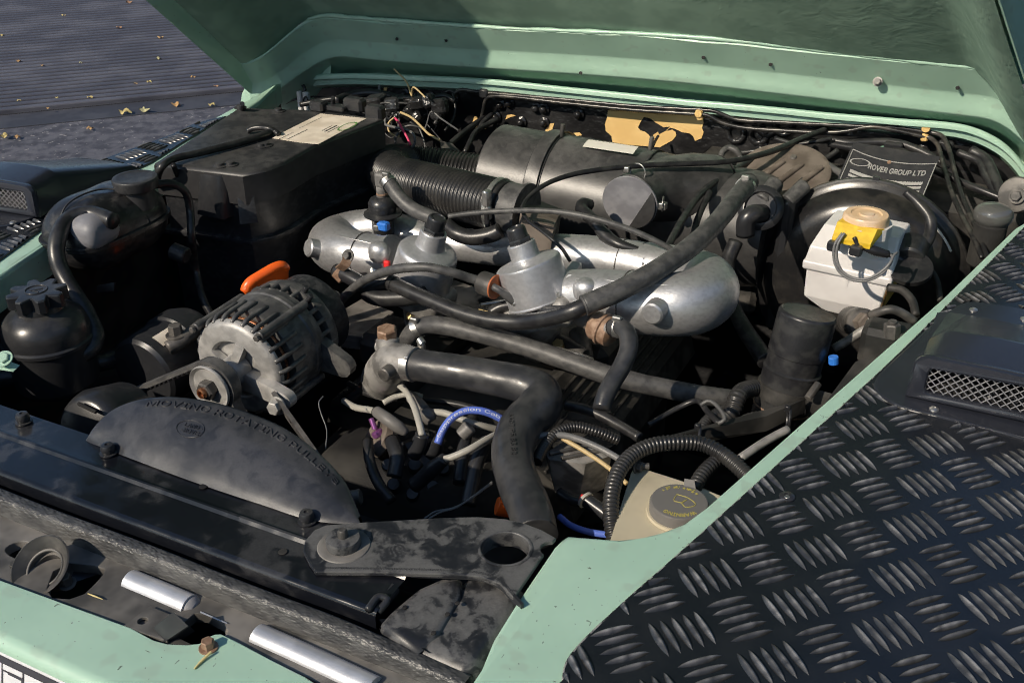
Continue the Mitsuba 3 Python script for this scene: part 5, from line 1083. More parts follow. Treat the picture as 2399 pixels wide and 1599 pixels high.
part(bc, 'pipe', tube([(-0.1860,0.3100,-0.0699), (-0.1637,0.3050,-0.0706), (-0.1278,0.3000,-0.0781), (-0.0961,0.3000,-0.0884)], 0.0098, 18), 'satin_black', True)
part(bc, 'clip', cat(ring((-0.1759,0.3080,-0.0707), (0.7, 0, -0.55), 0.0112, 0.014, 0.0014), ribbon([(-0.1688,0.2950,-0.0576), (-0.1592,0.2950,-0.0484), (-0.1589,0.3000,-0.0438), (-0.1701,0.3180,-0.0454)], 0.012, 0.0016, (0.7, 0.5, -0.3))), 'rusty', 40)
part(bc, 'clip_bolt', hexbolt((-0.1608,0.3050,-0.0420), (-0.1, -0.8, 0.5), 0.006, 0.005), 'dark_metal', 30)
br = thing('breather_filter_fitting', 'black domed breather fitting with a blue connector on the left alloy elbow', 'breather')
part(br, 'dome', lathe([(0.0, 0.0), (0.022, 0.0), (0.0265, 0.003), (0.0265, 0.005), (0.018, 0.007), (0.0195, 0.014), (0.0195, 0.020), (0.016, 0.026), (0.010, 0.029), (0.0, 0.03)], (-0.1959,0.4400,-0.0433), (0, 0, 1), 36), 'satin_black', 40)
part(br, 'base', lathe([(0.0, -0.03), (0.014, -0.03), (0.014, 0.0), (0.0, 0.0)], (-0.1961,0.4400,-0.0460), (0, 0, 1), 20), 'black_plastic', 40)
part(br, 'stem', rod((-0.1955,0.4400,-0.0215), (-0.1943,0.4400,0.0020), 0.0075, 20, 0.0080), 'alloy_dusty', 40)
part(br, 'band', ring((-0.1946,0.4400,-0.0100), (0, 0, 1), 0.0084, 0.003, 0.001), 'rusty', 40)
part(br, 'elbow_cap', rbox((-0.1916,0.4400,0.0105), (0.020, 0.018, 0.022), 0.005), 'grey_boot', 50)
part(br, 'blue_connector', cbox((-0.1792,0.4150,-0.0458), (0.016, 0.012, 0.012), 0.002), 'blue_plastic', 30)
part(br, 'connector_tip', cbox((-0.1880,0.4120,-0.0482), (0.008, 0.008, 0.008), 0.001), 'zinc', 30)
hose('smooth grey hose running from the breather down towards the left carburettor cap', [(-0.1887,0.4400,0.0109), (-0.1775,0.4370,0.0057), (-0.1621,0.4300,-0.0049), (-0.1393,0.4250,-0.0167), (-0.1096,0.4200,-0.0215), (-0.0932,0.4200,-0.0254)], 0.0098, 'rubber_grey', n=20)
hose('dark hose passing behind the left carburettor cap to the corrugated hose', [(-0.0913,0.4300,-0.0331), (-0.0731,0.4300,-0.0429), (-0.0502,0.4300,-0.0442), (-0.0235,0.4350,-0.0369), (-0.0132,0.4400,-0.0308)], 0.0105, 'rubber', n=18)
fl = thing('inline_filter', 'small dark inline filter with an orange rim on the arching thin hose', 'filter')
fa, fb = A(*(0.0333,0.3000,-0.0358)), A(*(0.0488,0.2970,-0.0358))
part(fl, 'body', lathe([(0.0, 0), (0.0135, 0.0), (0.0142, 0.002), (0.0142, 0.020), (0.0, 0.021)], fa, fb - fa, 32), 'dark_metal', 40)
part(fl, 'rim', lathe([(0.0, 0.0), (0.0145, 0.0), (0.0150, 0.001), (0.0150, 0.002), (0.0135, 0.0028), (0.0, 0.0028)], fa + unit(fb - fa) * 0.020, fb - fa, 36), 'terracotta', 40)
hose('thin black hose arching over the left carburettor to the inline filter', [(-0.1879,0.2900,-0.1282), (-0.1724,0.2880,-0.1060), (-0.1496,0.2830,-0.0814), (-0.1210,0.2780,-0.0568), (-0.0867,0.2720,-0.0354), (-0.0524,0.2680,-0.0210), (-0.0203,0.2700,-0.0148), (0.0061,0.2800,-0.0204), (0.0238,0.2950,-0.0311), (0.0368,0.3000,-0.0351)], 0.0056, 'rubber_grey', n=14)
hose('short thin hose from the inline filter to the right carburettor', [(0.0537,0.2900,-0.0329), (0.0640,0.2900,-0.0363), (0.0727,0.2950,-0.0446), (0.0804,0.3000,-0.0526)], [0.0045, 0.0045, 0.0062, 0.0062], 'rubber_grey')
single('hose_union', 'bright crimped union at the end of the thin hose by the right carburettor', 'union', rod((0.0785,0.2970,-0.0488), (0.0884,0.3000,-0.0583), 0.0062, 10), 'zinc', 30)
hose('dusty grey hose running diagonally behind the thick coolant hose to the right-hand wing', [(-0.0574,0.2642,-0.1300),(-0.0463,0.2565,-0.1100),(-0.0358,0.2580,-0.0950),(-0.0223,0.2665,-0.0900),(0.0013,0.2730,-0.0900),(0.0364,0.2741,-0.0900),(0.0802,0.2792,-0.0950),(0.1245,0.2816,-0.1000),(0.1689,0.2814,-0.1050),(0.2063,0.2828,-0.1100),(0.2537,0.2986,-0.1200),(0.2994,0.3189,-0.1300),(0.3393,0.3425,-0.1400)], 0.0112, 'rubber_grey', n=20, lump=0.0014)
vl = thing('vacuum_valve', 'dirty brown vacuum valve under the sweeping heater hose', 'valve')
part(vl, 'body', lathe([(0.0, 0), (0.014, 0.0), (0.0165, 0.004), (0.0165, 0.012), (0.0185, 0.013), (0.0185, 0.016), (0.0165, 0.017), (0.0160, 0.026), (0.010, 0.030), (0.0, 0.030)], (0.1870,0.2750,-0.0432), (1, -0.25, -0.15), 36), 'rusty', 40)
part(vl, 'inlet', rod((0.1658,0.2850,-0.0418), (0.1862,0.2770,-0.0422), 0.012, 18), 'brown_dust', 40)
part(vl, 'outlet', rod((0.2093,0.2620,-0.0373), (0.2246,0.2550,-0.0335), 0.0065, 16), 'alloy_dusty', 40)
hose('short curved grey hose dropping from the vacuum valve beside the rocker cover', [(0.2173,0.2580,-0.0334), (0.2303,0.2500,-0.0266), (0.2412,0.2400,-0.0286), (0.2472,0.2280,-0.0369), (0.2472,0.2120,-0.0487), (0.2437,0.1950,-0.0600), (0.2415,0.1800,-0.0708), (0.2421,0.1700,-0.0809)], 0.0098, 'rubber_hose', n=20)

# ================================================================ ignition: distributor and leads
di = thing('distributor', 'black distributor cap with lead towers in the shade of the thick coolant hose', 'distributor')
dc = A(*(0.0384,0.1302,-0.2000))
dax = unit((0.25, -0.55, 0.8))
part(di, 'cap', lathe([(0.0, -0.05), (0.046, -0.05), (0.048, -0.03), (0.045, -0.005), (0.036, 0.006), (0.0, 0.010)], dc, dax, 40), 'satin_black', 40)
DB = basis(dax, (1, 0, 0))
for i in range(8):
    a = i * math.pi / 4 + 0.3
    q = dc + DB @ A(0.031 * math.cos(a), 0.031 * math.sin(a), 0.0)
    part(di, 'tower', rod(q, q + dax * 0.026, 0.0095, 16, 0.0075), 'satin_black', 40)
part(di, 'centre_tower', rod(dc, dc + dax * 0.034, 0.0095, 16, 0.008), 'satin_black', 40)
part(di, 'vacuum_unit', lathe([(0.0, 0), (0.022, 0.0), (0.024, 0.003), (0.022, 0.010), (0.0, 0.012)], (-0.0036,0.1254,-0.1650), (-0.5, -0.5, 0.6), 30), 'brown_dust', 40)
part(di, 'vacuum_pipe', cat(rod((-0.0095,0.1220,-0.1500), (-0.0171,0.1261,-0.1400), 0.0032, 12), rod((-0.0032,0.1189,-0.1550), (-0.0062,0.1188,-0.1500), 0.0065, 14)), 'purple_metal', 40)
def lead(label, pts, m='grey_lead', r=0.0038, boots=(), group=None):
    k = thing('ignition_lead', label, 'lead', group)
    part(k, 'cable', tube(pts, r, 14, 0.003), m, True)
    for b in boots:
        part(k, 'boot', tube(b[0], b[1], 16, 0.003), b[2] if len(b) > 2 else 'grey_boot', True)
    return k
lead('pale grey ignition lead arching highest above the distributor', [(-0.0748,0.1815,-0.1550),(-0.0499,0.1793,-0.1350),(-0.0220,0.1751,-0.1200),(0.0060,0.1593,-0.1120),(0.0379,0.1307,-0.1100),(0.0590,0.1081,-0.1160),(0.0673,0.0990,-0.1220)], boots=[([(0.0652,0.1026,-0.1220),(0.0633,0.1000,-0.1350),(0.0556,0.0976,-0.1500)], 0.0078, 'satin_black'), ([(-0.0856,0.1776,-0.1650),(-0.0640,0.1807,-0.1450),(-0.0421,0.1772,-0.1300)], 0.0058, 'satin_black')])
lead('pale grey ignition lead with a long grey boot at the left of the distributor', [(-0.0755,0.1561,-0.1500),(-0.0387,0.1310,-0.1350),(-0.0163,0.1248,-0.1280),(0.0066,0.1167,-0.1220)], boots=[([(-0.0050,0.1204,-0.1240),(0.0166,0.1099,-0.1220),(0.0303,0.1096,-0.1280),(0.0388,0.1121,-0.1350)], [0.0064, 0.0072, 0.0070, 0.0045], 'grey_boot')])
lead('pale grey ignition lead with an angled grey boot behind the blue lead', [(0.0429,0.1531,-0.1300),(0.0660,0.1476,-0.1220),(0.0892,0.1453,-0.1220),(0.1071,0.1518,-0.1280),(0.1210,0.1658,-0.1380)], boots=[([(0.0051,0.1772,-0.1350),(0.0320,0.1553,-0.1280),(0.0402,0.1483,-0.1280)], 0.0072), ([(0.0441,0.1389,-0.1300),(0.0481,0.1492,-0.1280)], 0.0085)])
bl = lead('bright blue ignition lead curving out from under the thick coolant hose', [(0.0831,0.1034,-0.1300),(0.0842,0.1145,-0.1180),(0.0900,0.1257,-0.1080),(0.1002,0.1363,-0.1030),(0.1148,0.1435,-0.1030),(0.1291,0.1510,-0.1100),(0.1424,0.1556,-0.1200)], 'blue_lead', 0.0042, boots=[([(0.0818,0.1086,-0.1280),(0.0762,0.1098,-0.1400),(0.0705,0.1094,-0.1500)], [0.0058, 0.0085, 0.0100], 'satin_black')])
tl = meshkit.text_mesh('Suppression Cable', 0.0034, 0.0004)
curve = spline([(0.0824,0.1077,-0.1250),(0.0842,0.1145,-0.1180),(0.0900,0.1257,-0.1080),(0.1002,0.1363,-0.1030),(0.1148,0.1435,-0.1030),(0.1291,0.1510,-0.1100),(0.1424,0.1556,-0.1200)], 0.002)[0]
cs = np.r_[0, np.cumsum(np.linalg.norm(np.diff(curve, axis=0), axis=1))]
xx = tl.vertices[:, 0] - tl.vertices[:, 0].min()
xx = xx / xx.max() * cs[-1] * 0.94
pos = np.stack([np.interp(xx, cs, curve[:, k]) for k in range(3)], 1)
tg = unit_rows(np.stack([np.interp(xx, cs, np.gradient(curve[:, k], cs)) for k in range(3)], 1))
nn = np.tile(unit((0.30, -0.62, 0.72)), (len(xx), 1))
nn = unit_rows(nn - tg * (nn * tg).sum(1, keepdims=True))
sd = np.cross(nn, tg)
ang_ = (tl.vertices[:, 1] - 0.0017) / 0.0042
tv = trimesh.Trimesh(pos + 0.00425 * (np.cos(ang_)[:, None] * nn + np.sin(ang_)[:, None] * sd) + nn * tl.vertices[:, 2:3], tl.faces, process=False)
part(bl, 'lettering', tv, 'print_white', False)
lead('pale grey ignition lead rising from the front of the distributor to the thick hose', [(0.0966,0.0843,-0.1350),(0.1097,0.0849,-0.1280),(0.1252,0.0946,-0.1200),(0.1343,0.1161,-0.1180),(0.1391,0.1415,-0.1220)], boots=[([(0.1037,0.0834,-0.1300),(0.0905,0.0804,-0.1450),(0.0781,0.0774,-0.1600),(0.0692,0.0734,-0.1700)], [0.0062, 0.0088, 0.0085, 0.0085], 'satin_black')])
for lab_, pts_, r_, m_ in (('dark ignition lead running down behind the blue lead', [(0.0892,0.1694,-0.1350),(0.0956,0.1424,-0.1400),(0.1049,0.1172,-0.1500),(0.1145,0.0924,-0.1650)], 0.0072, 'satin_black'),
                     ('dark ignition lead with a heavy boot in front of the blue lead', [(0.1279,0.1326,-0.1300),(0.1295,0.1047,-0.1400),(0.1336,0.0868,-0.1550),(0.1374,0.0695,-0.1700)], 0.0082, 'satin_black'),
                     ('dark lead crossing low behind the thermostat housing', [(-0.0934,0.1911,-0.1500),(-0.0511,0.1751,-0.1450),(-0.0137,0.1826,-0.1450),(0.0207,0.1941,-0.1450),(0.0571,0.2014,-0.1450),(0.0936,0.2072,-0.1500)], 0.0040, 'rubber'),
                     ('thin pale lead under the thick coolant hose', [(-0.0222,0.1591,-0.1400),(-0.0117,0.1711,-0.1350),(0.0043,0.1788,-0.1320),(0.0164,0.1827,-0.1350)], 0.0036, 'grey_lead'),
                     ('dark lead bending down left of the distributor', [(-0.0050,0.1003,-0.1500),(0.0116,0.0782,-0.1600),(0.0337,0.0603,-0.1700),(0.0549,0.0516,-0.1800)], 0.0060, 'rubber'),
                     ('dark lead standing between the grey boot and the distributor', [(0.0188,0.1119,-0.1500),(0.0377,0.0922,-0.1550),(0.0420,0.0774,-0.1700)], 0.0085, 'satin_black')):
    lead(lab_, pts_, m_, r_)
single('grey_plug_boot', 'short grey plug boot standing beside the blue lead', 'boot', rod((0.0988,0.1276,-0.1300), (0.1058,0.1349,-0.1200), 0.0082, 16), 'grey_boot', 40)
single('orange_sensor', 'bright orange round sensor end peeping from behind the thick coolant hose', 'sensor', lathe([(0.0, 0.0), (0.0085, 0.0), (0.0092, 0.001), (0.0088, 0.018), (0.0, 0.018)], (0.1918,0.0309,-0.1250), (0.75, 0.45, -0.3), 24), 'orange_plastic', 40)
for i, pts in enumerate(([(0.1424,-0.0218,-0.1200),(0.1463,-0.0082,-0.1200),(0.1586,0.0037,-0.1200),(0.1667,0.0235,-0.1200),(0.1743,0.0545,-0.1200)], [(0.1461,-0.0200,-0.1200),(0.1507,-0.0075,-0.1200),(0.1604,0.0047,-0.1200),(0.1670,0.0275,-0.1200),(0.1730,0.0570,-0.1200)])):
    single('twin_wire', 'thin grey wire behind the stay plate, %s of a pair' % ('upper' if i else 'lower'), 'wire', tube(pts, 0.0010, 6, 0.004), 'wire_grey', True)
single('thin_wire', 'thin wire hanging from the alternator behind the adjuster arm', 'wire', tube([(-0.0412,0.0765,-0.0900),(-0.0376,0.0637,-0.0900),(-0.0326,0.0598,-0.1000),(-0.0201,0.0502,-0.1100),(-0.0091,0.0316,-0.1200)], 0.0007, 6, 0.004), 'wire_grey', True)

# ================================================================ right front: coil box, conduits, washer bottle
cb = thing('grey_housing', 'dusty grey squared housing with ribbed top between the thick hose and the conduit', 'housing')
part(cb, 'body', hull([(0.2023,0.1182,-0.1150),(0.2118,0.1491,-0.1150),(0.2649,0.1445,-0.1150),(0.2469,0.1190,-0.1150),(0.2094,0.1136,-0.1180),(0.2119,0.1233,-0.1650),(0.2378,0.1268,-0.1700),(0.2560,0.1533,-0.1650),(0.1940,0.1926,-0.2000),(0.2012,0.1467,-0.1700),(0.2605,0.1532,-0.1300)]), 'alloy_dusty', 40)
for a, b in (((0.2078,0.1169,-0.1135), (0.2436,0.1551,-0.1135)), ((0.2221,0.1154,-0.1135), (0.2558,0.1489,-0.1135))):
    part(cb, 'top_rib', rod(a, b, 0.0024, 10), 'dark_metal', 40)
part(cb, 'lower_can', lathe([(0.0, 0.0), (0.045, 0.0), (0.045, 0.10), (0.0, 0.10)], (0.1881,0.2469,-0.2700), (0, 0, 1), 36), 'bay_grime', 40)
part(cb, 'connector', tube([(0.2293,0.0951,-0.1400),(0.2498,0.0864,-0.1380),(0.2610,0.0875,-0.1360)], 0.005, 10), 'satin_black', True)
inj = thing('plug_connector', 'dark connector with a pale collar and red seal in front of the grey housing', 'connector')
part(inj, 'barrel', rod((0.2647,0.0780,-0.1250), (0.2902,0.0720,-0.1300), 0.0072, 18), 'satin_black', 40)
part(inj, 'collar', lathe([(0.0, 0), (0.0088, 0.0), (0.0088, 0.003), (0.0, 0.003)], (0.2642,0.0771,-0.1240), (0.8, -0.4, -0.2), 20), 'grey_lead', 40)
part(inj, 'red_seal', lathe([(0.0, 0), (0.0040, 0.0), (0.0036, 0.003), (0.0, 0.003)], (0.2629,0.0758,-0.1230), (-0.8, 0.0, 0.2), 14), 'red_plastic', 40)
def conduit(label, pts, r, pitch=0.0042):
    k = thing('corrugated_conduit', label, 'conduit')
    part(k, 'sleeve', tube(pts, r, 16, corr=(pitch, r * 0.16)), 'corrugated', True)
    return k
conduit('black corrugated conduit arching over the washer bottle to the right-hand wing', [(0.3244,0.0023,-0.1000),(0.3143,0.0178,-0.0880),(0.3062,0.0381,-0.0780),(0.3025,0.0648,-0.0700),(0.3068,0.0900,-0.0660),(0.3192,0.1088,-0.0640),(0.3398,0.1245,-0.0640),(0.3583,0.1343,-0.0660),(0.3763,0.1319,-0.0680),(0.3937,0.1232,-0.0700),(0.4139,0.1119,-0.0750)], 0.0078)
conduit('black corrugated conduit emerging from behind the thick coolant hose', [(0.2039,0.0943,-0.1100),(0.2026,0.1153,-0.1050),(0.2067,0.1380,-0.1000),(0.2189,0.1548,-0.1000),(0.2396,0.1641,-0.1050),(0.2607,0.1730,-0.1150)], 0.0062, 0.0034)
conduit('short corrugated conduit beside the washer bottle bracket', [(0.3679,0.0858,-0.0850),(0.3695,0.1053,-0.0800),(0.3746,0.1263,-0.0780),(0.3809,0.1484,-0.0800)], 0.0072)
conduit('corrugated conduit looping at the foot of the black canister', [(0.3457,0.2464,-0.1150),(0.3545,0.2618,-0.1050),(0.3557,0.2738,-0.0950),(0.3570,0.2912,-0.0950),(0.3660,0.3127,-0.1000)], 0.0098)
conduit('corrugated conduit running along the bracket to the right-hand wing', [(0.3680,0.2313,-0.1050),(0.3757,0.2534,-0.1050),(0.3904,0.2680,-0.1050),(0.4055,0.2819,-0.1050),(0.4196,0.3003,-0.1050)], 0.0080)
conduit('thin corrugated conduit behind the cable clips', [(0.3314,0.2165,-0.1150),(0.3347,0.2419,-0.1100),(0.3422,0.2645,-0.1100),(0.3569,0.2900,-0.1150)], 0.0062, 0.0034)
cbk = thing('harness_bracket', 'flat dark bracket carrying the conduits, with cable ties', 'bracket')
part(cbk, 'strip', hull([(0.2990,0.1435,-0.0880),(0.3382,0.1885,-0.0880),(0.3951,0.2431,-0.0880),(0.4235,0.2944,-0.0880),(0.4252,0.2963,-0.1050),(0.3974,0.2412,-0.1050),(0.3397,0.1883,-0.1050),(0.2994,0.1427,-0.0900),(0.3371,0.1929,-0.0920),(0.4229,0.2993,-0.0920)]), 'bay_grime', 30)
for u in ((0.3458,0.1728,-0.0800), (0.4175,0.2448,-0.0800)):
    part(cbk, 'cable_tie', cat(torus(A(*u) + A(0, 0, -0.006), (1, 0.3, 0), 0.0125, 0.0015, 24, 6), cbox(A(*u) + A(-0.002, -0.002, 0.007), (0.006, 0.005, 0.007), 0.001)), 'wire_black', 40)
part(cbk, 'clip', tube([(0.3560,0.2036,-0.0850),(0.3614,0.2067,-0.0800),(0.3444,0.2235,-0.0750),(0.3372,0.2246,-0.0750),(0.3316,0.2214,-0.0800)], 0.0022, 8), 'rubber_grey', True)
for pts, lab, m_, r_ in (([(0.1894,0.1225,-0.1000),(0.2174,0.1362,-0.1000),(0.2557,0.1370,-0.1050),(0.2918,0.1290,-0.1100)], 'grey wire strand bundle beside the grey housing', 'wire_grey', 0.0035),
                    ([(0.2120,0.1373,-0.1050),(0.2441,0.1308,-0.1100),(0.2713,0.1226,-0.1150),(0.2939,0.1130,-0.1200)], 'cream wire running down past the grey housing', 'wire_cream', 0.0024),
                    ([(0.1842,0.2108,-0.1150),(0.2152,0.2112,-0.1150),(0.2486,0.2040,-0.1180),(0.2773,0.1937,-0.1200)], 'black taped wire bundle behind the thick hose', 'rubber', 0.0058),
                    ([(0.2502,0.0487,-0.1300),(0.2649,0.0413,-0.1300),(0.2835,0.0397,-0.1300),(0.3037,0.0440,-0.1300)], 'dark blue cable at the foot of the washer bottle', 'blue_lead', 0.0032),
                    ([(0.3972,0.1327,-0.0700),(0.4131,0.1644,-0.0650),(0.4281,0.1857,-0.0600)], 'pale metal rod beside the wing below the bracket', 'alloy_dusty', 0.0042),
                    ([(0.2721,0.2357,-0.1300),(0.2950,0.2685,-0.1200),(0.3122,0.2743,-0.1100),(0.3316,0.2507,-0.1050),(0.3500,0.2278,-0.1000)], 'black wires clipped to the harness bracket', 'rubber', 0.0032)):
    single('engine_wire', lab, 'wire', tube(pts, r_, 10, 0.004), m_, True)
wb = thing('washer_bottle', 'beige plastic washer bottle with a round dark cap under the front of the wing', 'bottle')
part(wb, 'body', hull([(0.3261,-0.0137,-0.0850),(0.3070,0.0861,-0.0850),(0.3067,0.0961,-0.0850),(0.3138,0.0972,-0.0850),(0.3644,0.0938,-0.0850),(0.3952,0.0883,-0.0850),(0.4248,0.0412,-0.0850),(0.4015,-0.0080,-0.0850),(0.2804,0.1028,-0.2000),(0.2567,0.2324,-0.2000),(0.3281,0.2475,-0.2000),(0.3998,0.1691,-0.2000)]), 'washer_plastic', 30)
wc = A(*(0.3668,0.0469,-0.0845))
part(wb, 'neck_step', lathe([(0.0, 0), (0.0285, 0.0), (0.0280, 0.003), (0.0, 0.003)], wc, (0, 0, 1), 40), 'washer_plastic', 40)
part(wb, 'cap', lathe([(0.0, 0.003), (0.0262, 0.003), (0.0262, 0.011), (0.0250, 0.0135), (0.0235, 0.014), (0.0, 0.014)], wc, (0, 0, 1), 48), 'grey_boot', 40)
part(wb, 'cap_tab', hull([(0.3645,0.0658,-0.0740),(0.3761,0.0679,-0.0740),(0.3708,0.0758,-0.0660),(0.3619,0.0744,-0.0660),(0.3631,0.0710,-0.0780),(0.3747,0.0731,-0.0780),(0.3693,0.0803,-0.0700),(0.3610,0.0792,-0.0700)]), 'grey_boot', 30)
part(wb, 'bolt', cat(hexbolt((0.3097,0.0922,-0.0800), (1, -0.1, 0.1), 0.005, 0.005), rod((0.3097,0.0922,-0.0800), (0.3210,0.0969,-0.0800), 0.0033, 12)), 'dark_metal', 30)
fanp = [(-0.0105, 0.0055), (0.0, 0.0085), (0.0105, 0.0055), (0.0065, -0.0035), (0.0, -0.0015), (-0.0065, -0.0035), (-0.0105, 0.0055)]
part(wb, 'cap_symbol', move(cat(tube([(x, y, 0) for x, y in fanp], 0.0004, 6, 0.002), tube([(0, -0.0015, 0), (0.0005, 0.0055, 0)], 0.0006, 6, 0.002)), np.array([[0.94, 0.34, 0], [-0.34, 0.94, 0], [0, 0, 1]]), wc + A(0.003, -0.001, 0.0142)), 'print_yellow', True)
ng = meshkit.text_mesh('WARNING', 0.0042, 0.0003, True)
vx = ng.vertices
vx[:, 0] -= vx[:, 0].max()
a_ = math.radians(-112) - vx[:, 0] / 0.0195
rr_ = 0.0182 + vx[:, 1]
part(wb, 'cap_lettering', trimesh.Trimesh(wc + np.c_[rr_ * np.cos(a_), rr_ * np.sin(a_), 0.0140 + vx[:, 2]], ng.faces, process=False), 'print_yellow', False)
marks = [move(cbox((0, 0, 0), (0.0006 + 0.0022 * rng.random(), 0.0006 + 0.002 * rng.random(), 0.0003), 0.0001), np.array([[math.cos(a), -math.sin(a), 0], [math.sin(a), math.cos(a), 0], [0, 0, 1]]), wc + A(0.0195 * math.cos(a) + 0.001 * rng.normal(), 0.0195 * math.sin(a) + 0.001 * rng.normal(), 0.0143)) for a in np.linspace(math.radians(60), math.radians(150), 22)]
part(wb, 'worn_print', cat(*marks), 'print_yellow', False, kind='stuff')

# ================================================================ right: canister, brake servo and reservoir
ca = thing('black_canister', 'tall black round-topped canister leaning beside the right-hand wing', 'canister')
cA, cB = A(*(0.3954,0.3250,-0.1186)), A(*(0.4055,0.3450,-0.0125))
cL = np.linalg.norm(cB - cA)
part(ca, 'can', lathe([(0.0, -0.02), (0.0305, -0.02), (0.0310, 0.03 * cL), (0.0310, 0.36 * cL), (0.0318, 0.37 * cL), (0.0318, 0.385 * cL), (0.0300, 0.40 * cL), (0.0300, 0.55 * cL), (0.0312, 0.56 * cL), (0.0312, 0.965 * cL), (0.0302, 0.985 * cL), (0.0285, cL), (0.0275, 0.994 * cL), (0.0, 0.990 * cL)], cA, cB - cA, 56), 'rubber', 40)
part(ca, 'rust_edge', torus(cA - unit(cB - cA) * 0.004, cB - cA, 0.0306, 0.0012, 44, 6), 'rusty', True)
part(ca, 'clamp', cat(ring(cA + (cB - cA) * 0.14, cB - cA, 0.0325, 0.016, 0.0016), hull(*[cA + (cB - cA) * 0.14 + A(x, y, z) for x, y, z in ((0.020, -0.026, -0.008), (0.052, -0.020, 0.004), (0.055, -0.012, 0.016), (0.03, -0.016, 0.020), (0.05, -0.012, -0.02))])), 'bay_grime', 40)
part(ca, 'clamp_bolt', rod((0.4263,0.2905,-0.0850), (0.4322,0.3093,-0.0750), 0.0042, 12), 'dark_metal', 30)

sv = thing('brake_servo', 'large round black brake servo drum on the bulkhead at the right', 'brake servo')
sc_ = A(0.408, 0.700, -0.128)
sax = unit((0.02, -1.0, 0.10))
RS = 0.142
part(sv, 'drum', lathe([(0.0, -0.10), (0.09, -0.10), (0.125, -0.07), (RS - 0.002, -0.020), (RS, -0.004), (RS, 0.004), (RS - 0.004, 0.007), (RS - 0.010, 0.009), (RS - 0.013, 0.013), (RS - 0.016, 0.020), (RS - 0.021, 0.028), (RS - 0.030, 0.035), (RS - 0.042, 0.0385), (RS - 0.060, 0.040), (0.050, 0.040), (0.045, 0.042), (0.0, 0.044)], sc_, sax, 90), 'servo_black', 25)
part(sv, 'rim_band', ring(sc_, sax, RS + 0.0018, 0.011, 0.003), 'servo_black', 40)
part(sv, 'rim_notch', hull(*[sc_ + basis(sax, (0, 0, 1)) @ A((RS + d) * math.cos(t), (RS + d) * math.sin(t), y) for d in (0, 0.005) for t in (-0.03, 0.03) for y in (-0.003, 0.005)]), 'satin_black', 30)
part(sv, 'sticker', trimesh.Trimesh([sc_ + basis(sax, (0, 0, 1)) @ A(r_ * math.cos(t), r_ * math.sin(t), 0.0205) for r_ in (RS - 0.0145, RS - 0.0115) for t in np.linspace(-1.02, -0.62, 10)], [[i, i + 1, i + 11] for i in range(9)] + [[i, i + 11, i + 10] for i in range(9)], process=False), 'paper_white', False)
part(sv, 'check_valve', cat(rod((0.4774,0.5654,-0.0300), (0.4761,0.5976,-0.0200), 0.020, 24), rod((0.4646,0.5612,-0.0250), (0.5035,0.5586,-0.0450), 0.004, 10), lathe([(0.0, 0), (0.026, 0), (0.026, 0.006), (0.0, 0.006)], (0.4827,0.5523,-0.0350), (0, -0.4, 0.9), 24)), 'rubber', 40)
part(sv, 'vacuum_hose', tube([(0.4519,0.6600,0.0228), (0.4691,0.6550,0.0128), (0.4870,0.6450,-0.0010), (0.4921,0.6350,-0.0140), (0.4895,0.6200,-0.0263), (0.4796,0.6100,-0.0360), (0.4610,0.6000,-0.0404)], [0.0055, 0.006, 0.007, 0.0075, 0.0075, 0.008, 0.008], 14), 'rubber', True)
mc = thing('master_cylinder', 'dusty metal brake master cylinder with pipe unions below the white reservoir', 'cylinder')
part(mc, 'barrel', rod((0.4316,0.5000,-0.0900), (0.4541,0.4200,-0.0507), 0.017, 28), 'dark_metal', 40)
part(mc, 'end_plug', rod((0.4495,0.4300,-0.0544), (0.4617,0.4100,-0.0453), 0.0125, 6), 'brown_dust', 30)
part(mc, 'union', rod((0.4575,0.4200,-0.0478), (0.4636,0.4150,-0.0385), 0.0065, 6), 'alloy_dusty', 30)
part(mc, 'brake_pipe', tube([(0.4614,0.4150,-0.0368), (0.4703,0.4100,-0.0282), (0.4809,0.4100,-0.0226), (0.4922,0.4150,-0.0266), (0.5068,0.4200,-0.0364)], 0.0050, 12), 'dark_metal', True)
part(mc, 'brake_pipe', tube([(0.4339,0.3700,-0.0629), (0.4476,0.3750,-0.0512), (0.4610,0.3800,-0.0386), (0.4683,0.3850,-0.0382), (0.4728,0.3900,-0.0461)], 0.0048, 12), 'alloy_dusty', True)
part(mc, 'brake_pipe', tube([(0.4665,0.5000,-0.0387), (0.4816,0.4950,-0.0362), (0.4965,0.4800,-0.0402), (0.5051,0.4600,-0.0486)], 0.0048, 12), 'bay_grime', True)
va = thing('brake_valve', 'grimy brake valve block with a nipple beside the wing', 'valve')
part(va, 'block', cbox((0.4872,0.3600,-0.0395), (0.05, 0.04, 0.045), 0.006), 'bay_grime', 30)
part(va, 'nipple', cat(rod((0.4927,0.3450,-0.0229), (0.4909,0.3450,-0.0064), 0.0085, 6), rod((0.4912,0.3450,-0.0079), (0.4909,0.3450,-0.0034), 0.0045, 12)), 'dark_metal', 30)
part(va, 'blue_cap', cat(rod((0.4416,0.3300,-0.0594), (0.4400,0.3300,-0.0507), 0.0055, 14)), 'blue_plastic', 40)
single('inner_wing_bracket', 'folded grey sheet bracket inside the right-hand wing', 'bracket', hull([(0.4443,0.2538,-0.0750),(0.4643,0.3185,-0.0450),(0.4990,0.3563,-0.0400),(0.4745,0.2650,-0.0600),(0.4469,0.2902,-0.1200),(0.4446,0.2685,-0.0850),(0.4971,0.3895,-0.0600),(0.4709,0.3147,-0.1000)]), 'bay_grime', 30)

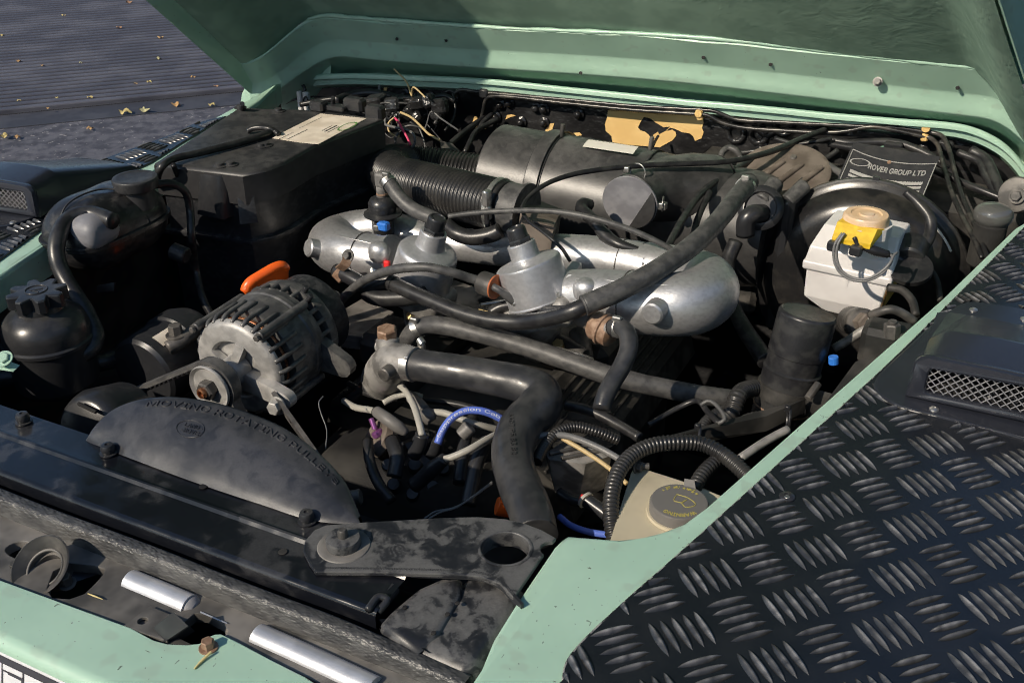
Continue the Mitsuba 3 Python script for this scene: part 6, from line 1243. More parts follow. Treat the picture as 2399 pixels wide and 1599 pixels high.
rs = thing('brake_fluid_reservoir', 'white plastic brake fluid reservoir with a yellow cap in front of the servo', 'reservoir')
rx = unit(A(*(0.4647,0.5331,-0.0450)) - A(*(0.3613,0.5416,-0.0450)))
ry = A(-rx[1], rx[0], 0)
RRm = np.column_stack([rx, ry, [0, 0, 1]])
ro = A(*(0.3613,0.5416,-0.0450))
def rloc(x, y, z):
    return ro + RRm @ A(x, y, z)
W_, D_ = 0.103, 0.088
def rhull(zs):
    pts = []
    s = trimesh.creation.icosphere(1, 0.004).vertices
    for z, i0, i1, d0, d1 in zs:
        for x in (i0, W_ - i1):
            for y in (d0, D_ - d1):
                pts.append(s + rloc(x, y, z))
    return hull(*pts)
part(rs, 'upper_half', rhull([(0.002, 0.002, 0.002, 0.002, 0.002), (0.040, 0.012, 0.006, 0.030, 0.006), (0.020, 0.005, 0.003, 0.006, 0.003)]), 'white_plastic', 30)
part(rs, 'lower_half', rhull([(-0.004, 0.005, 0.005, 0.005, 0.005), (-0.044, 0.006, 0.010, 0.006, 0.01), (-0.060, 0.030, 0.016, 0.012, 0.01)]), 'white_plastic', 30)
part(rs, 'seam_flange', rhull([(-0.004, 0.0005, 0.0005, 0.0005, 0.0005), (0.001, 0.0005, 0.0005, 0.0005, 0.0005)]), 'white_plastic', 30)
part(rs, 'mould_rib', hull(rloc(0.052, -0.0006, -0.008), rloc(0.055, -0.0006, -0.008), rloc(0.052, 0.004, -0.044), rloc(0.055, 0.004, -0.044), rloc(0.0535, 0.008, -0.02)), 'white_plastic', 30)
part(rs, 'side_stain', hull(rloc(W_ + 0.0006, 0.004, -0.008), rloc(W_ + 0.0006, D_ - 0.01, -0.008), rloc(W_ - 0.004, 0.006, -0.045), rloc(W_ - 0.004, D_ - 0.02, -0.045), rloc(W_ - 0.004, 0.03, -0.02)), 'amber_plastic', 30, label='amber fluid showing through the side')
kc = A(*(0.4262,0.5237,0.0220))
part(rs, 'neck', lathe([(0.030, -0.028), (0.029, -0.010), (0.031, -0.008), (0.031, 0.006), (0.0, 0.006)], kc, (0, 0, 1), 12), 'white_plastic', 30)
part(rs, 'cap', lathe([(0.0, 0.0), (0.0262, 0.0), (0.0270, 0.002), (0.0262, 0.014), (0.0245, 0.0165), (0.018, 0.017), (0.0165, 0.0155), (0.009, 0.0155), (0.0085, 0.017), (0.0, 0.017)], kc, (0, 0, 1), 44), 'cap_cream', 40, label='cream round screw cap')
part(rs, 'yellow_switch', hull(*[kc + RRm @ A(x, y, z) for x, y, z in ((-0.026, -0.040, -0.004), (0.018, -0.040, -0.004), (-0.026, -0.026, 0.010), (0.020, -0.026, 0.010), (-0.026, -0.040, -0.010), (0.018, -0.040, -0.010), (-0.024, -0.010, 0.010), (0.026, -0.012, 0.006))]), 'yellow_plastic', 30)
for dx in (-0.022, 0.004):
    part(rs, 'connector', cbox(kc + RRm @ A(dx, -0.044, -0.013), (0.014, 0.010, 0.012), 0.002, RRm), 'satin_black', 30)
for i, pts in enumerate(([(0.4078,0.4850,0.0251), (0.4025,0.4780,0.0133), (0.4037,0.4750,-0.0018), (0.4113,0.4720,-0.0157), (0.4251,0.4700,-0.0231), (0.4422,0.4700,-0.0224), (0.4570,0.4750,-0.0142), (0.4650,0.4800,-0.0027), (0.4661,0.4900,0.0043), (0.4598,0.5000,0.0034)],
                         [(0.4102,0.4850,0.0256), (0.4059,0.4780,0.0139), (0.4073,0.4750,-0.0022), (0.4158,0.4720,-0.0159), (0.4297,0.4700,-0.0211), (0.4441,0.4700,-0.0192), (0.4574,0.4750,-0.0103), (0.4654,0.4800,0.0007), (0.4668,0.4900,0.0056), (0.4690,0.5000,0.0063)],
                         [(0.4215,0.4850,0.0223), (0.4276,0.4850,0.0142), (0.4387,0.4900,0.0088), (0.4507,0.4950,0.0048), (0.4649,0.5000,0.0017)])):
    part(rs, 'wire', tube(pts, 0.0016 if i < 2 else 0.0026, 8, 0.003), 'wire_grey' if i < 2 else 'rubber', True)
part(rs, 'tape', tube([(0.4339,0.4870,0.0118), (0.4461,0.4900,0.0081), (0.4603,0.4960,0.0040)], [0.004, 0.0056, 0.0045], 10), 'wire_black', True)

# ================================================================ heater and blower at the back right
hb = thing('blower_drum', 'flat round brown dusty blower cover against the bulkhead', 'blower cover')
hcx = A(*(0.2728,0.7750,-0.0154))
hbx = unit((0.0, -0.35, 0.94))
part(hb, 'cover', lathe([(0.0, -0.05), (0.064, -0.05), (0.067, -0.006), (0.066, 0.0), (0.060, 0.003), (0.0, 0.004)], hcx, hbx, 60), 'brown_dust', 40)
HB = basis(hbx, (1, 0, 0))
for x in (-0.035, -0.008, 0.020):
    part(hb, 'rib', rod(hcx + HB @ A(x, -0.050, 0.005), hcx + HB @ A(x + 0.030, 0.016, 0.005), 0.0040, 10), 'brown_dust', 40)
part(hb, 'screw', lathe([(0.0052, 0), (0.004, 0.002), (0.0, 0.002)], hcx + HB @ A(0.006, 0.030, 0.004), hbx, 14), 'dark_metal', 40)
hm = thing('heater_matrix_box', 'grimy ribbed heater box with pipe stubs between the hose and the brake servo', 'heater box')
part(hm, 'case', cbox((0.2368,0.7400,-0.1426), (0.062, 0.06, 0.16), 0.008), 'dark_metal', 30)
part(hm, 'case_rib', cbox((0.2423,0.7080,-0.1079), (0.056, 0.006, 0.004), 0.001), 'bay_grime', 30)
part(hm, 'valve_cup', lathe([(0.0, 0), (0.028, 0.0), (0.031, 0.004), (0.027, 0.008), (0.022, 0.009), (0.020, 0.004), (0.0, 0.004)], (0.2721,0.6600,-0.0305), (0.1, -0.85, 0.5), 36), 'satin_black', 40)
part(hm, 'elbow', tube([(0.2764,0.6550,-0.0355), (0.2670,0.6350,-0.0311), (0.2608,0.6300,-0.0385), (0.2619,0.6300,-0.0605)], 0.0125, 18), 'satin_black', True)
part(hm, 'pipe_stub', rod((0.2795,0.7000,-0.0064), (0.2699,0.6650,-0.0225), 0.0115, 16), 'rubber_grey', 40)
part(hm, 'pipe_stub', rod((0.3196,0.7000,-0.0032), (0.3029,0.6750,-0.0205), 0.0105, 16), 'rubber_grey', 40)
hose('black hose dropping from the heater box past the right alloy elbow', [(0.2571,0.6000,-0.0593), (0.2543,0.5800,-0.0803), (0.2636,0.5500,-0.0974), (0.2828,0.5200,-0.1146), (0.3067,0.4900,-0.1264), (0.3323,0.4600,-0.1334), (0.3489,0.4400,-0.1375)], [0.010, 0.0098, 0.0095, 0.0095, 0.0105, 0.011, 0.011], 'rubber', n=16)
pl = thing('maker_plate', 'dark rectangular plate with pale bands and lettering behind the brake servo', 'plate')
pA, pB = A(*(0.3550,0.7750,-0.0053)), A(*(0.4656,0.7550,-0.0026))
px_ = unit(pB - pA)
py_ = unit(A(*(0.3559,0.8300,0.0071)) - A(*(0.3530,0.7950,-0.0232)) - 0)
py_ = unit(py_ - px_ * (py_ @ px_))
pz_ = np.cross(px_, py_)
PR = np.column_stack([px_, py_, pz_])
def ploc(m):
    return move(m, PR, pA)
pw_ = np.linalg.norm(pB - pA) + 0.004
bow = lambda m: trimesh.Trimesh(np.array(m.vertices) + A(0, 1, 0) * (0.010 * (((np.array(m.vertices)[:, :1] / pw_) - 0.5) ** 2 * 4 - 1)), m.faces, process=False)
part(pl, 'sheet', ploc(slab(shapely.box(-0.004, -0.05, pw_, 0.052), -0.001, 0.0, 0.0004)), 'satin_black', 30)
part(pl, 'backing_dome', hull([(0.3709,0.8400,0.0043), (0.3817,0.8600,0.0109), (0.4204,0.8600,0.0151), (0.4529,0.8500,0.0068), (0.4667,0.8300,-0.0072), (0.3632,0.8300,-0.0134)]), 'bay_grime', 40)
fb_ = [(x, 0.040 - 0.009 * (1 - ((x / pw_) - 0.5) ** 2 * 4)) for x in np.linspace(0.0, pw_, 14)]
part(pl, 'border', ploc(tube([(x, y, 0.0006) for x, y in fb_], 0.0007, 6, 0.005)), 'print_faded', True)
for x in (0.0, pw_ - 0.001):
    part(pl, 'border', ploc(tube([(x, 0.040, 0.0006), (x, -0.04, 0.0006)], 0.0007, 6, 0.01)), 'print_faded', True)
for y0, y1 in ((0.006, 0.011), (0.000, 0.004), (-0.008, -0.003)):
    nb = 14
    V = np.array([[(x, yy - 0.009 * (1 - ((x / pw_) - 0.5) ** 2 * 4), 0.0007) for x in np.linspace(0.008, pw_ - 0.008, nb)] for yy in (y0, y1)])
    part(pl, 'band', ploc(grid_mesh(V, False, False)), 'print_faded', False)
pt = meshkit.text_mesh('ROVER GROUP LTD', 0.0078, 0.0005, True)
vv = pt.vertices
vv[:, 0] = (vv[:, 0] - vv[:, 0].min()) / np.ptp(vv[:, 0]) * pw_ * 0.66 + pw_ * 0.26
vv[:, 1] += 0.0215
vv[:, 1] -= 0.009 * (1 - ((vv[:, 0] / pw_) - 0.5) ** 2 * 4)
vv[:, 2] += 0.0003
part(pl, 'lettering', ploc(pt), 'print_faded', False)
ovb = torus((0, 0, 0), (0, 0, 1), 1, 0.10, 40, 6)
ovb.vertices = ovb.vertices * A(0.0135, 0.0055, 0.004) + A(pw_ * 0.145, 0.0215, 0.0008)
part(pl, 'oval_emblem', ploc(ovb), 'print_faded', True)
part(pl, 'rivet', lathe([(0.003, 0), (0.002, 0.0015), (0, 0.002)], pA + PR @ A(pw_ * 0.47, 0.030, 0.0), pz_, 12), 'rusty', 40)
gl = thing('clear_dome', 'clear smoky dome cup at the right edge of the bay', 'dome')
gc = A(*(0.5576,0.7000,-0.0041))
part(gl, 'dome', blob(gc, 0.024, 0.022, 0.014, 0.016, 2, 40, 20, 0.0), 'clear_lens', True)
part(gl, 'skirt', rod(gc - A(0, 0, 0.010), gc - A(0, 0, 0.07), 0.020, 30), 'bay_black', 40)
single('round_bush', 'round dark rubber bush with a bolt at the right edge', 'bush', cat(lathe([(0.0, 0), (0.022, 0.0), (0.024, 0.003), (0.022, 0.008), (0.012, 0.009), (0.0, 0.009)], (0.5803,0.7600,0.0047), (-0.3, -0.9, 0.3), 36), hexbolt((0.5795,0.7480,0.0075), (-0.3, -0.9, 0.3), 0.007, 0.005)), 'dark_metal', 35)

def clamp(holder, c, ax, r, m='zinc'):
    part(holder, 'clamp', cat(ring(c, ax, r + 0.0012, 0.008, 0.0012), cbox(A(*c) + unit(np.cross(unit(ax), (0, 0.8, 0.6))) * 0 + A(0, -0.35, 0.93) * (r + 0.004), (0.010, 0.006, 0.006), 0.001)), m, 35)
HN = {v['label']: k for k, v in labels.items() if 'label' in v}
kh = HN['dusty grey hose running diagonally behind the thick coolant hose to the right-hand wing']
clamp(kh, A(*(-0.0350,0.2598,-0.0945)), A(*(-0.0223,0.2665,-0.0900)) - A(*(-0.0459,0.2564,-0.1050)), 0.0114)
clamp(ha, A(*(0.2666,0.5820,0.0252)), A(*(0.2675,0.5350,0.0269)) - A(*(0.2672,0.6000,0.0263)), 0.0120)
kh = HN['short curved grey hose dropping from the vacuum valve beside the rocker cover']
clamp(kh, A(*(0.2248,0.2540,-0.0298)), (1, 0, 0), 0.0100)
kh = HN['smooth grey hose running from the breather down towards the left carburettor cap']
clamp(kh, A(*(-0.1824,0.4385,0.0081)), A(*(-0.1621,0.4300,-0.0049)) - A(*(-0.1887,0.4400,0.0109)), 0.0100)
# ================================================================ bulkhead pipes, cables and wiring
def line(name, label, category, pts, r, m, group=None, n=10, step=0.004):
    return single(name, label, category, tube(pts, r, n, step), m, True, group)
line('brake_pipe', 'upper of the two thin black pipes along the top of the bulkhead', 'pipe', [(-0.3868,0.9050,-0.0812),(-0.3691,0.9050,-0.0531),(-0.3517,0.9050,-0.0240),(-0.3403,0.9050,-0.0054),(-0.3278,0.9050,0.0007),(-0.3034,0.9050,0.0004),(-0.2691,0.9050,0.0014),(-0.1287,0.9050,0.0070),(-0.0121,0.9050,0.0110),(0.0757,0.9050,0.0170),(0.1263,0.9050,0.0198),(0.1465,0.9050,0.0147),(0.1622,0.9050,0.0112),(0.2369,0.9050,0.0161),(0.3403,0.9050,0.0244),(0.3958,0.9050,0.0298),(0.4386,0.9050,0.0290),(0.4536,0.9050,0.0291)] + [(0.4652,0.9000,0.0276), (0.4781,0.8800,0.0186), (0.4947,0.8300,0.0035), (0.5156,0.7700,-0.0138), (0.5377,0.7200,-0.0288), (0.5575,0.6700,-0.0421), (0.5706,0.6400,-0.0541)], 0.0033, 'pipe_metal')
line('brake_pipe', 'lower of the two thin black pipes along the top of the bulkhead', 'pipe', [(-0.2955,0.9030,-0.0683),(-0.2878,0.9030,-0.0374),(-0.2785,0.9030,-0.0084),(-0.2638,0.9030,-0.0028),(-0.1277,0.9030,0.0017),(-0.0111,0.9030,0.0052),(0.0768,0.9030,0.0106),(0.1169,0.9030,0.0122),(0.1389,0.9030,0.0045),(0.1708,0.9030,0.0003),(0.2389,0.9030,0.0039),(0.3074,0.9030,0.0104),(0.3354,0.9030,0.0169),(0.3655,0.9030,0.0270),(0.4028,0.9030,0.0261),(0.4369,0.9030,0.0228),(0.4491,0.9030,0.0219)] + [(0.4615,0.8900,0.0184), (0.4745,0.8500,0.0100), (0.4958,0.7900,-0.0083), (0.5181,0.7400,-0.0243), (0.5407,0.6900,-0.0351), (0.5566,0.6600,-0.0485)], 0.0033, 'pipe_metal')
for i, (p, lab) in enumerate((([(0.1033,0.9050,0.0141),(0.1052,0.9050,0.0080)], 'cream pipe clip beside the flaked primer on the bulkhead'), ([(0.4422,0.9050,0.0360),(0.4424,0.9050,0.0210)], 'cream pipe clip near the right end of the bulkhead pipes'))):
    single('pipe_clip', lab, 'clip', cat(cbox(p[0], (0.012, 0.010, 0.011), 0.002), cbox(p[1], (0.010, 0.009, 0.012), 0.002), rod(p[0], A(*p[0]) + A(0, -0.008, 0), 0.006, 14)), 'cream_primer', 40)
single('pipe_clip', 'black pipe clip where the bulkhead pipes turn down at the right', 'clip', cbox((0.4727,0.9050,0.0122), (0.022, 0.012, 0.016), 0.003), 'satin_black', 40)
single('pipe_clip', 'black pipe clip where the bulkhead pipes start in the middle', 'clip', cbox((-0.2845,0.9050,-0.0004), (0.018, 0.012, 0.016), 0.003), 'satin_black', 40)
CB = [
 ('throttle cable running level from the left carburettor cap to the right alloy elbow', [(-0.0677,0.4000,-0.0068), (-0.0412,0.4100,-0.0016), (-0.0024,0.4200,0.0045), (0.0466,0.4200,0.0141), (0.0940,0.4200,0.0183), (0.1401,0.4200,0.0162), (0.1779,0.4250,0.0076), (0.2100,0.4300,-0.0043), (0.2281,0.4350,-0.0142)], 0.0036, 'rubber_grey'),
 ('black cable arching over the drum from the right carburettor to the bulkhead', [(0.1083,0.3900,-0.0309), (0.0964,0.3900,-0.0158), (0.0682,0.4000,-0.0047), (0.0358,0.4200,-0.0006), (0.0186,0.4400,0.0039), (0.0114,0.4700,0.0069), (0.0210,0.5000,0.0163), (0.0408,0.5400,0.0201), (0.0745,0.5800,0.0209), (0.1159,0.6200,0.0194), (0.1586,0.6600,0.0156), (0.2026,0.7000,0.0121), (0.2289,0.7400,0.0099), (0.2536,0.7900,0.0091), (0.2810,0.8600,0.0119), (0.3009,0.9000,0.0145)], [0.0022, 0.0022, 0.0026, 0.003, 0.0036, 0.004, 0.004, 0.0046, 0.0046], 'rubber'),
 ('black cable sagging from the bulkhead grommet down behind the sweeping hose', [(0.2724,0.9000,-0.0030), (0.2509,0.8600,-0.0078), (0.2273,0.8000,-0.0090), (0.2128,0.7600,-0.0119), (0.1987,0.7000,-0.0141), (0.1898,0.6400,-0.0195), (0.1919,0.5700,-0.0254), (0.2009,0.5000,-0.0246), (0.2054,0.4600,-0.0287)], 0.0048, 'rubber'),
 ('small grey hose loop standing behind the end of the drum', [(0.1728,0.8000,-0.0259), (0.1707,0.8100,-0.0137), (0.1765,0.8200,-0.0077), (0.1888,0.8200,-0.0094), (0.1965,0.8200,-0.0198), (0.2017,0.8000,-0.0284)], 0.0048, 'rubber_grey'),
 ('grey pipe slanting over the brown blower cover', [(0.2780,0.8600,-0.0155), (0.2957,0.8400,-0.0067), (0.3263,0.8100,-0.0080), (0.3492,0.7900,-0.0111), (0.3609,0.7800,-0.0151)], 0.0050, 'rubber_grey'),
 ('black hose along the bulkhead above the maker plate, upper one', [(0.3106,0.9050,-0.0019), (0.3385,0.9000,-0.0006), (0.3707,0.8900,0.0082), (0.4082,0.8800,0.0152), (0.4404,0.8700,0.0117), (0.4664,0.8600,0.0056)], 0.0060, 'rubber'),
 ('black hose along the bulkhead above the maker plate, lower one', [(0.3102,0.9000,-0.0059), (0.3409,0.8900,-0.0040), (0.3796,0.8800,0.0019), (0.4105,0.8750,0.0059)], 0.0055, 'rubber'),
 ('thick black harness at the right end of the bulkhead', [(0.5079,0.8900,0.0153), (0.5271,0.8800,0.0103), (0.5387,0.8600,0.0037), (0.5516,0.8300,-0.0066), (0.5674,0.8000,-0.0188)], 0.0075, 'rubber'),
 ('black harness beside the thick one at the right end of the bulkhead', [(0.4915,0.8900,0.0097), (0.5229,0.8750,0.0049), (0.5336,0.8500,-0.0034), (0.5516,0.8200,-0.0158), (0.5634,0.8000,-0.0257)], 0.0055, 'rubber'),
 ('black cable crossing behind the right end pipes', [(0.4574,0.8500,-0.0022), (0.4959,0.8300,-0.0091), (0.5324,0.8100,-0.0124), (0.5616,0.8000,-0.0166)], 0.0050, 'rubber'),
 ('hooked black hose beside the round end cap of the drum', [(0.1062,0.5000,-0.0330), (0.0876,0.5100,-0.0248), (0.0726,0.5200,-0.0218), (0.0619,0.5300,-0.0198), (0.0607,0.5400,-0.0174), (0.0662,0.5500,-0.0225)], 0.0085, 'rubber'),
 ('black plug lead under the round end cap of the drum', [(0.1057,0.4700,-0.0097), (0.1251,0.4600,-0.0203), (0.1469,0.4500,-0.0241), (0.1760,0.4500,-0.0274)], [0.006, 0.009, 0.007, 0.004], 'rubber'),
 ('black cable running straight along the left of the bulkhead', [(-0.6195,0.8200,-0.0394), (-0.5651,0.8400,-0.0283), (-0.4933,0.8600,-0.0232), (-0.4074,0.8700,-0.0139), (-0.3686,0.8800,-0.0110)], 0.0050, 'rubber'),
 ('taped black harness rising over the battery box hinge', [(-0.5261,0.8000,-0.0164), (-0.5260,0.8400,-0.0173), (-0.4924,0.8600,-0.0128), (-0.4531,0.8700,-0.0178), (-0.4078,0.8700,-0.0202), (-0.3721,0.8700,-0.0220)], 0.0075, 'rubber'),
 ('black cable dipping across the left of the bulkhead', [(-0.4279,0.8000,-0.0373), (-0.4240,0.8300,-0.0295), (-0.4051,0.8500,-0.0286), (-0.3839,0.8600,-0.0208), (-0.3670,0.8700,-0.0090), (-0.3507,0.8800,-0.0065), (-0.3292,0.8800,-0.0132)], 0.0042, 'rubber'),
 ('black drain tube below the middle of the bulkhead', [(-0.2828,0.9000,-0.0422), (-0.2866,0.8400,-0.0491), (-0.2900,0.8000,-0.0570), (-0.2899,0.7700,-0.0631)], 0.0050, 'rubber'),
 ('black taped wires leading to the left end of the drum', [(-0.2492,0.8900,-0.0366), (-0.2601,0.8700,-0.0425), (-0.2653,0.8400,-0.0462), (-0.2563,0.8000,-0.0523), (-0.2556,0.7800,-0.0650)], 0.0045, 'rubber'),
]
for lab, pts, r, m in CB:
    line('engine_cable', lab, 'cable', pts, r, m)
WB = [
 ('grey wire curled into a ring beside the battery box', [(-0.3829,0.7400,-0.0126), (-0.3769,0.7300,-0.0187), (-0.3535,0.7200,-0.0179), (-0.3221,0.7100,-0.0152), (-0.3024,0.7000,-0.0197), (-0.3050,0.7000,-0.0367), (-0.3222,0.7000,-0.0465), (-0.3368,0.7000,-0.0412), (-0.3392,0.7000,-0.0292), (-0.3318,0.7000,-0.0187)], 0.0022, 'wire_grey'),
 ('crimson wire hanging through the curled grey wire', [(-0.3499,0.7200,-0.0028), (-0.3379,0.7100,-0.0043), (-0.3240,0.7000,-0.0126), (-0.3133,0.6950,-0.0219), (-0.3044,0.6900,-0.0322)], 0.0020, 'wire_red'),
 ('cream wire curving down from the harness by the battery box', [(-0.3651,0.7600,-0.0055), (-0.3380,0.7500,-0.0081), (-0.3157,0.7400,-0.0156), (-0.2937,0.7300,-0.0243), (-0.2676,0.7200,-0.0280)], 0.0020, 'wire_cream'),
 ('cream wire loop among the wires by the battery box', [(-0.3622,0.7350,-0.0071), (-0.3699,0.7300,-0.0155), (-0.3683,0.7250,-0.0257), (-0.3571,0.7200,-0.0316), (-0.3437,0.7200,-0.0327)], 0.0016, 'wire_cream'),
 ('thin black wire looping under the battery box harness', [(-0.4089,0.7600,-0.0140), (-0.3851,0.7500,-0.0142), (-0.3707,0.7400,-0.0206), (-0.3751,0.7350,-0.0310)], 0.0018, 'rubber'),
 ('pale wire hooked on the left of the bulkhead', [(-0.4977,0.9000,-0.0092), (-0.4952,0.8950,-0.0180), (-0.4831,0.8900,-0.0249), (-0.4704,0.8900,-0.0170)], 0.0026, 'wire_grey'),
 ('thin dark wire along the far left bulkhead corner', [(-0.7087,0.8800,-0.0662), (-0.6801,0.8850,-0.0539), (-0.6422,0.8900,-0.0456), (-0.5924,0.8900,-0.0446)], 0.0016, 'rubber'),
]
for lab, pts, r, m in WB:
    line('loose_wire', lab, 'wire', pts, r, m, n=8)
GW = [(0.4014,0.8700,0.0106), (0.3794,0.8600,0.0059), (0.3656,0.8400,-0.0011), (0.3586,0.8200,-0.0109), (0.3573,0.8000,-0.0177)]
for i in range(4):
    line('loose_wire', ('first', 'second', 'third', 'fourth')[i] + ' pale green wire from the left, fanning down from the plug above the maker plate', 'wire', [A(*a) + A(0.004, 0.002, 0.002) * i * (0.3 + 0.35 * q) for q, a in enumerate(GW)], 0.0015, 'wire_green', n=8)
single('wire_plug', 'small dark plug holding the pale green wires', 'plug', cbox((0.4058,0.8680,0.0119), (0.026, 0.012, 0.014), 0.002), 'satin_black', 30)
tp = thing('relay_cluster', 'cluster of dark taped plugs and wires on the left of the bulkhead', 'wiring')
for p, s in zip([(-0.4619,0.8300,-0.0163),(-0.4232,0.8300,-0.0178),(-0.3927,0.8300,-0.0279),(-0.4154,0.8300,-0.0338),(-0.3739,0.8300,-0.0087),(-0.3518,0.8300,-0.0029),(-0.3306,0.8300,-0.0094),(-0.3772,0.8300,-0.0336),(-0.3356,0.8300,-0.0237),(-0.4381,0.8300,-0.0368)], ((0.04, 0.03, 0.018), (0.03, 0.025, 0.024), (0.026, 0.02, 0.022), (0.022, 0.02, 0.02), (0.03, 0.02, 0.02), (0.02, 0.02, 0.024), (0.028, 0.02, 0.026), (0.02, 0.02, 0.018), (0.022, 0.02, 0.02), (0.018, 0.02, 0.016))):
    part(tp, 'plug', cbox(p, s, 0.004, basis((rng.normal(0, 0.4), rng.normal(0, 0.4), 1))), 'bulkhead_black', 30)
for i in range(10):
    a = A(*(-0.4349,0.8400,-0.0297)) + rng.normal(0, 0.02, 3) * A(1.6, 1, 0.8)
    P = [a]
    for _ in range(4):
        P.append(P[-1] + rng.normal(0, 0.016, 3) + A(0.012, 0, -0.002))
    part(tp, 'wire', tube(P, 0.0016, 6, 0.005), ('rubber', 'wire_grey', 'rubber', 'wire_cream')[i % 4], True)
for i, pts in enumerate(([(-0.5585,0.8300,-0.0329), (-0.5197,0.8300,-0.0234), (-0.4667,0.8200,-0.0221), (-0.4299,0.8200,-0.0129), (-0.3917,0.8300,-0.0124)], [(-0.4465,0.8600,-0.0144), (-0.4071,0.8400,-0.0184), (-0.3699,0.8300,-0.0158), (-0.3450,0.8400,-0.0077), (-0.3252,0.8500,-0.0155)], [(-0.4042,0.8800,-0.0090), (-0.3703,0.8600,-0.0153), (-0.3373,0.8400,-0.0266), (-0.3348,0.8200,-0.0384)], [(-0.3388,0.8900,-0.0038), (-0.3287,0.8800,-0.0231), (-0.3291,0.8700,-0.0438), (-0.3341,0.8500,-0.0584)], [(0.2298,0.8900,-0.0060), (0.2656,0.8800,-0.0063), (0.2909,0.8800,0.0007), (0.3140,0.8900,0.0057)], [(0.3290,0.8700,-0.0044), (0.3166,0.8600,-0.0145), (0.3066,0.8500,-0.0196)], [(0.3959,0.8850,0.0106), (0.4270,0.8800,0.0113), (0.4594,0.8700,0.0047), (0.4858,0.8600,-0.0043)], [(0.1765,0.8700,-0.0313), (0.2098,0.8700,-0.0222), (0.2401,0.8800,-0.0154), (0.2666,0.8900,-0.0064)], [(-0.2671,0.9000,-0.0339), (-0.2739,0.8800,-0.0433), (-0.2720,0.8600,-0.0528)], [(0.0411,0.8700,-0.0386), (0.0381,0.8900,-0.0355), (0.0388,0.9000,-0.0310)])):
    line('harness_wire', ('wire dipping over the battery box hinge', 'wire sagging across the plugs left of the drum', 'wire dropping left of the bulkhead pipes', 'wire hanging beside the first bend of the bulkhead pipes', 'wire along the bulkhead above the blower cover', 'short wire slanting off the bulkhead beside the maker plate', 'wire running right above the maker plate', 'wire from the grey hose loop towards the bulkhead grommet', 'short wire above the left end of the drum', 'short wire below the cream primer patch')[i], 'wire', pts, 0.0024 + 0.0010 * (i % 3), 'rubber', n=8)
cl = thing('white_clip', 'small white clip hanging in the left corner of the bulkhead', 'clip')
part(cl, 'half', cbox((-0.6582,0.8700,-0.0498), (0.010, 0.010, 0.036), 0.002), 'white_plastic', 40)
part(cl, 'half', cbox((-0.6415,0.8680,-0.0489), (0.013, 0.010, 0.036), 0.002), 'white_plastic', 40)
part(cl, 'hook', tube([(-0.6488,0.8700,-0.0396), (-0.6468,0.8720,-0.0276), (-0.6522,0.8750,-0.0216)], 0.0035, 8), 'satin_black', True)
part(cl, 'strap', tube([(-0.6426,0.8620,-0.0533), (-0.6436,0.8610,-0.0433), (-0.6369,0.8610,-0.0375), (-0.6339,0.8610,-0.0454)], 0.0014, 6, 0.003), 'satin_black', True)
fb = thing('fan_shaped_bracket', 'small dark sheet bracket between the battery box and the drum', 'bracket')
part(fb, 'sheet', hull([(-0.2905,0.7600,-0.0549), (-0.2525,0.7600,-0.0584), (-0.2522,0.7400,-0.0656), (-0.2684,0.7400,-0.0591), (-0.3036,0.7800,-0.0507), (-0.2785,0.7800,-0.0532)]), 'dark_metal', 30)
# small fixings between engine and servo
for lab, pts, r, m in (('thin black rod behind the sweeping hose above the right alloy elbow', [(0.1946,0.5200,-0.0336), (0.1937,0.5000,-0.0471)], 0.0045, 'dark_metal'),
                      ('black cable behind the sweeping hose near the end of the drum', [(0.1989,0.6600,-0.0186), (0.2014,0.6000,-0.0411), (0.2066,0.5700,-0.0602), (0.2132,0.5500,-0.0761)], 0.0045, 'rubber'),
                      ('dark pipe inside the right-hand wing below the reservoir', [(0.4910,0.6200,-0.0498), (0.5112,0.6000,-0.0612), (0.5221,0.5800,-0.0800)], 0.004, 'bay_grime')):
    line('engine_cable', lab, 'cable', pts, r, m)

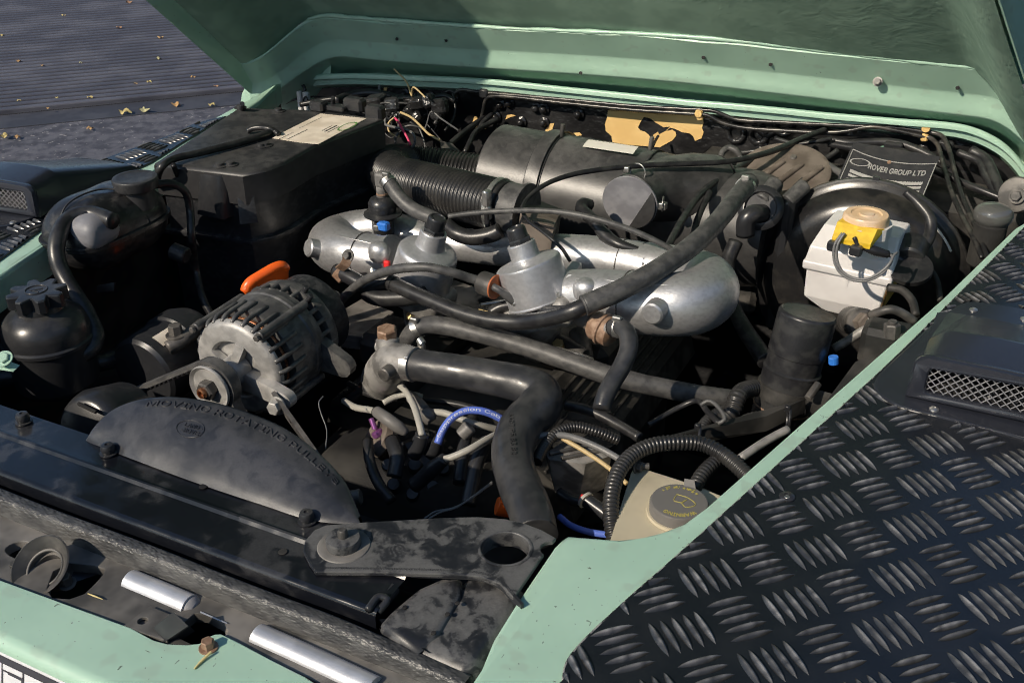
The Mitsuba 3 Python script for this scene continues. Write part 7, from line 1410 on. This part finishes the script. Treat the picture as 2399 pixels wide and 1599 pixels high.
# ================================================================ fallen leaves on the deck
places = [('a curled brown leaf at the top of the deck, second from the bonnet edge', (-4.7819,4.3052,-0.9700), 0.10, 2), ('brown leaf at the very top beside the bonnet edge', (-5.3227,4.9470,-0.9700), 0.13, 2), ('yellow leaf at the top middle of the deck', (-5.4006,4.4298,-0.9700), 0.08, 1), ('yellow leaf at the left edge high on the deck', (-5.2899,3.8294,-0.9700), 0.09, 1), ('dull leaf close to the bonnet edge halfway up the deck', (-4.3284,4.2061,-0.9700), 0.10, 0), ('small orange leaf at the left of the deck', (-4.6681,3.4191,-0.9700), 0.08, 0), ('flat orange leaf left of the middle of the deck', (-4.4620,3.4063,-0.9700), 0.06, 0), ('olive leaf by the bonnet edge in the middle of the deck', (-3.9697,3.7979,-0.9700), 0.09, 3), ('thin olive leaf in the middle of the deck', (-4.3069,3.5428,-0.9700), 0.06, 3), ('tiny orange leaf low on the deck', (-3.6951,3.3406,-0.9700), 0.06, 0), ('yellow leaf low on the deck beside the tiny orange one', (-3.6589,3.3956,-0.9700), 0.08, 1), ('orange leaf low on the deck near the bonnet corner', (-3.5074,3.5730,-0.9700), 0.08, 0), ('brown leaf by the bonnet corner', (-3.2766,3.4796,-0.9700), 0.07, 2), ('yellow leaf low on the left half of the deck', (-3.7197,3.0384,-0.9700), 0.09, 1), ('pale leaf at the low left of the deck', (-4.0059,2.8524,-0.9700), 0.06, 1), ('pale scrap of leaf left of the middle, low on the deck', (-3.8679,2.9690,-0.9700), 0.05, 1), ('small pale leaf on the dark strip edge', (-3.7604,2.8163,-0.9700), 0.05, 0), ('long pale leaf lying on the dark strip', (-3.4059,2.9582,-0.9700), 0.17, 1), ('olive leaf on the dark strip, middle of the row of three', (-3.3466,3.0352,-0.9700), 0.15, 3), ('brown olive leaf on the dark strip, right of the row of three', (-3.2634,3.1746,-0.9700), 0.14, 0), ('yellow leaf on the dark strip nearest the bonnet corner', (-3.1080,3.2475,-0.9700), 0.10, 1), ('orange leaf on the asphalt below the dark strip', (-3.3694,2.7027,-0.9700), 0.09, 0), ('yellow leaf at the left edge of the asphalt', (-3.6315,2.4403,-0.9700), 0.13, 1), ('brown leaf beside the yellow one at the left edge of the asphalt', (-3.5748,2.4599,-0.9700), 0.09, 0)]
for i, (lab, c0, s, c) in enumerate(places):
    lab = lab[2:] if lab.startswith('a ') else lab
    n, s = 22, s * (0.6 if i < 17 else 0.62)
    t = np.linspace(0, 2 * math.pi, n, endpoint=False)
    r_ = s / 2 * (0.62 + 0.22 * np.cos(t) + 0.16 * np.cos(5 * t + rng.uniform(0, 6)) * rng.uniform(0.5, 1))
    ang = rng.uniform(0, 6.28)
    x, y = r_ * np.cos(t + ang), 0.6 * r_ * np.sin(t + ang)
    cur = rng.uniform(2, 7)
    z = cur * (x * x * 0.5 + y * y) + 0.10 * s * np.sin(3 * t)
    z0 = -0.974 if i < 17 else (-0.994)
    V = np.vstack([np.c_[x, y, z - z.min() * 0], [[0, 0, 0]], np.c_[x * 0.5, y * 0.5, z * 0.25 + 0.004 * s / 0.1]])
    F = [[k, (k + 1) % n, n + 1 + k] for k in range(n)] + [[(k + 1) % n, n + 1 + (k + 1) % n, n + 1 + k] for k in range(n)] + [[n + 1 + k, n + 1 + (k + 1) % n, n] for k in range(n)]
    p = c0
    single('fallen_leaf', lab, 'leaf', trimesh.Trimesh(V + A(p[0], p[1], z0 - min(0.0, float(V[:, 2].min())) + 0.001), F, process=False), 'leaf_%d' % c, True, 'fallen leaves on the ground')
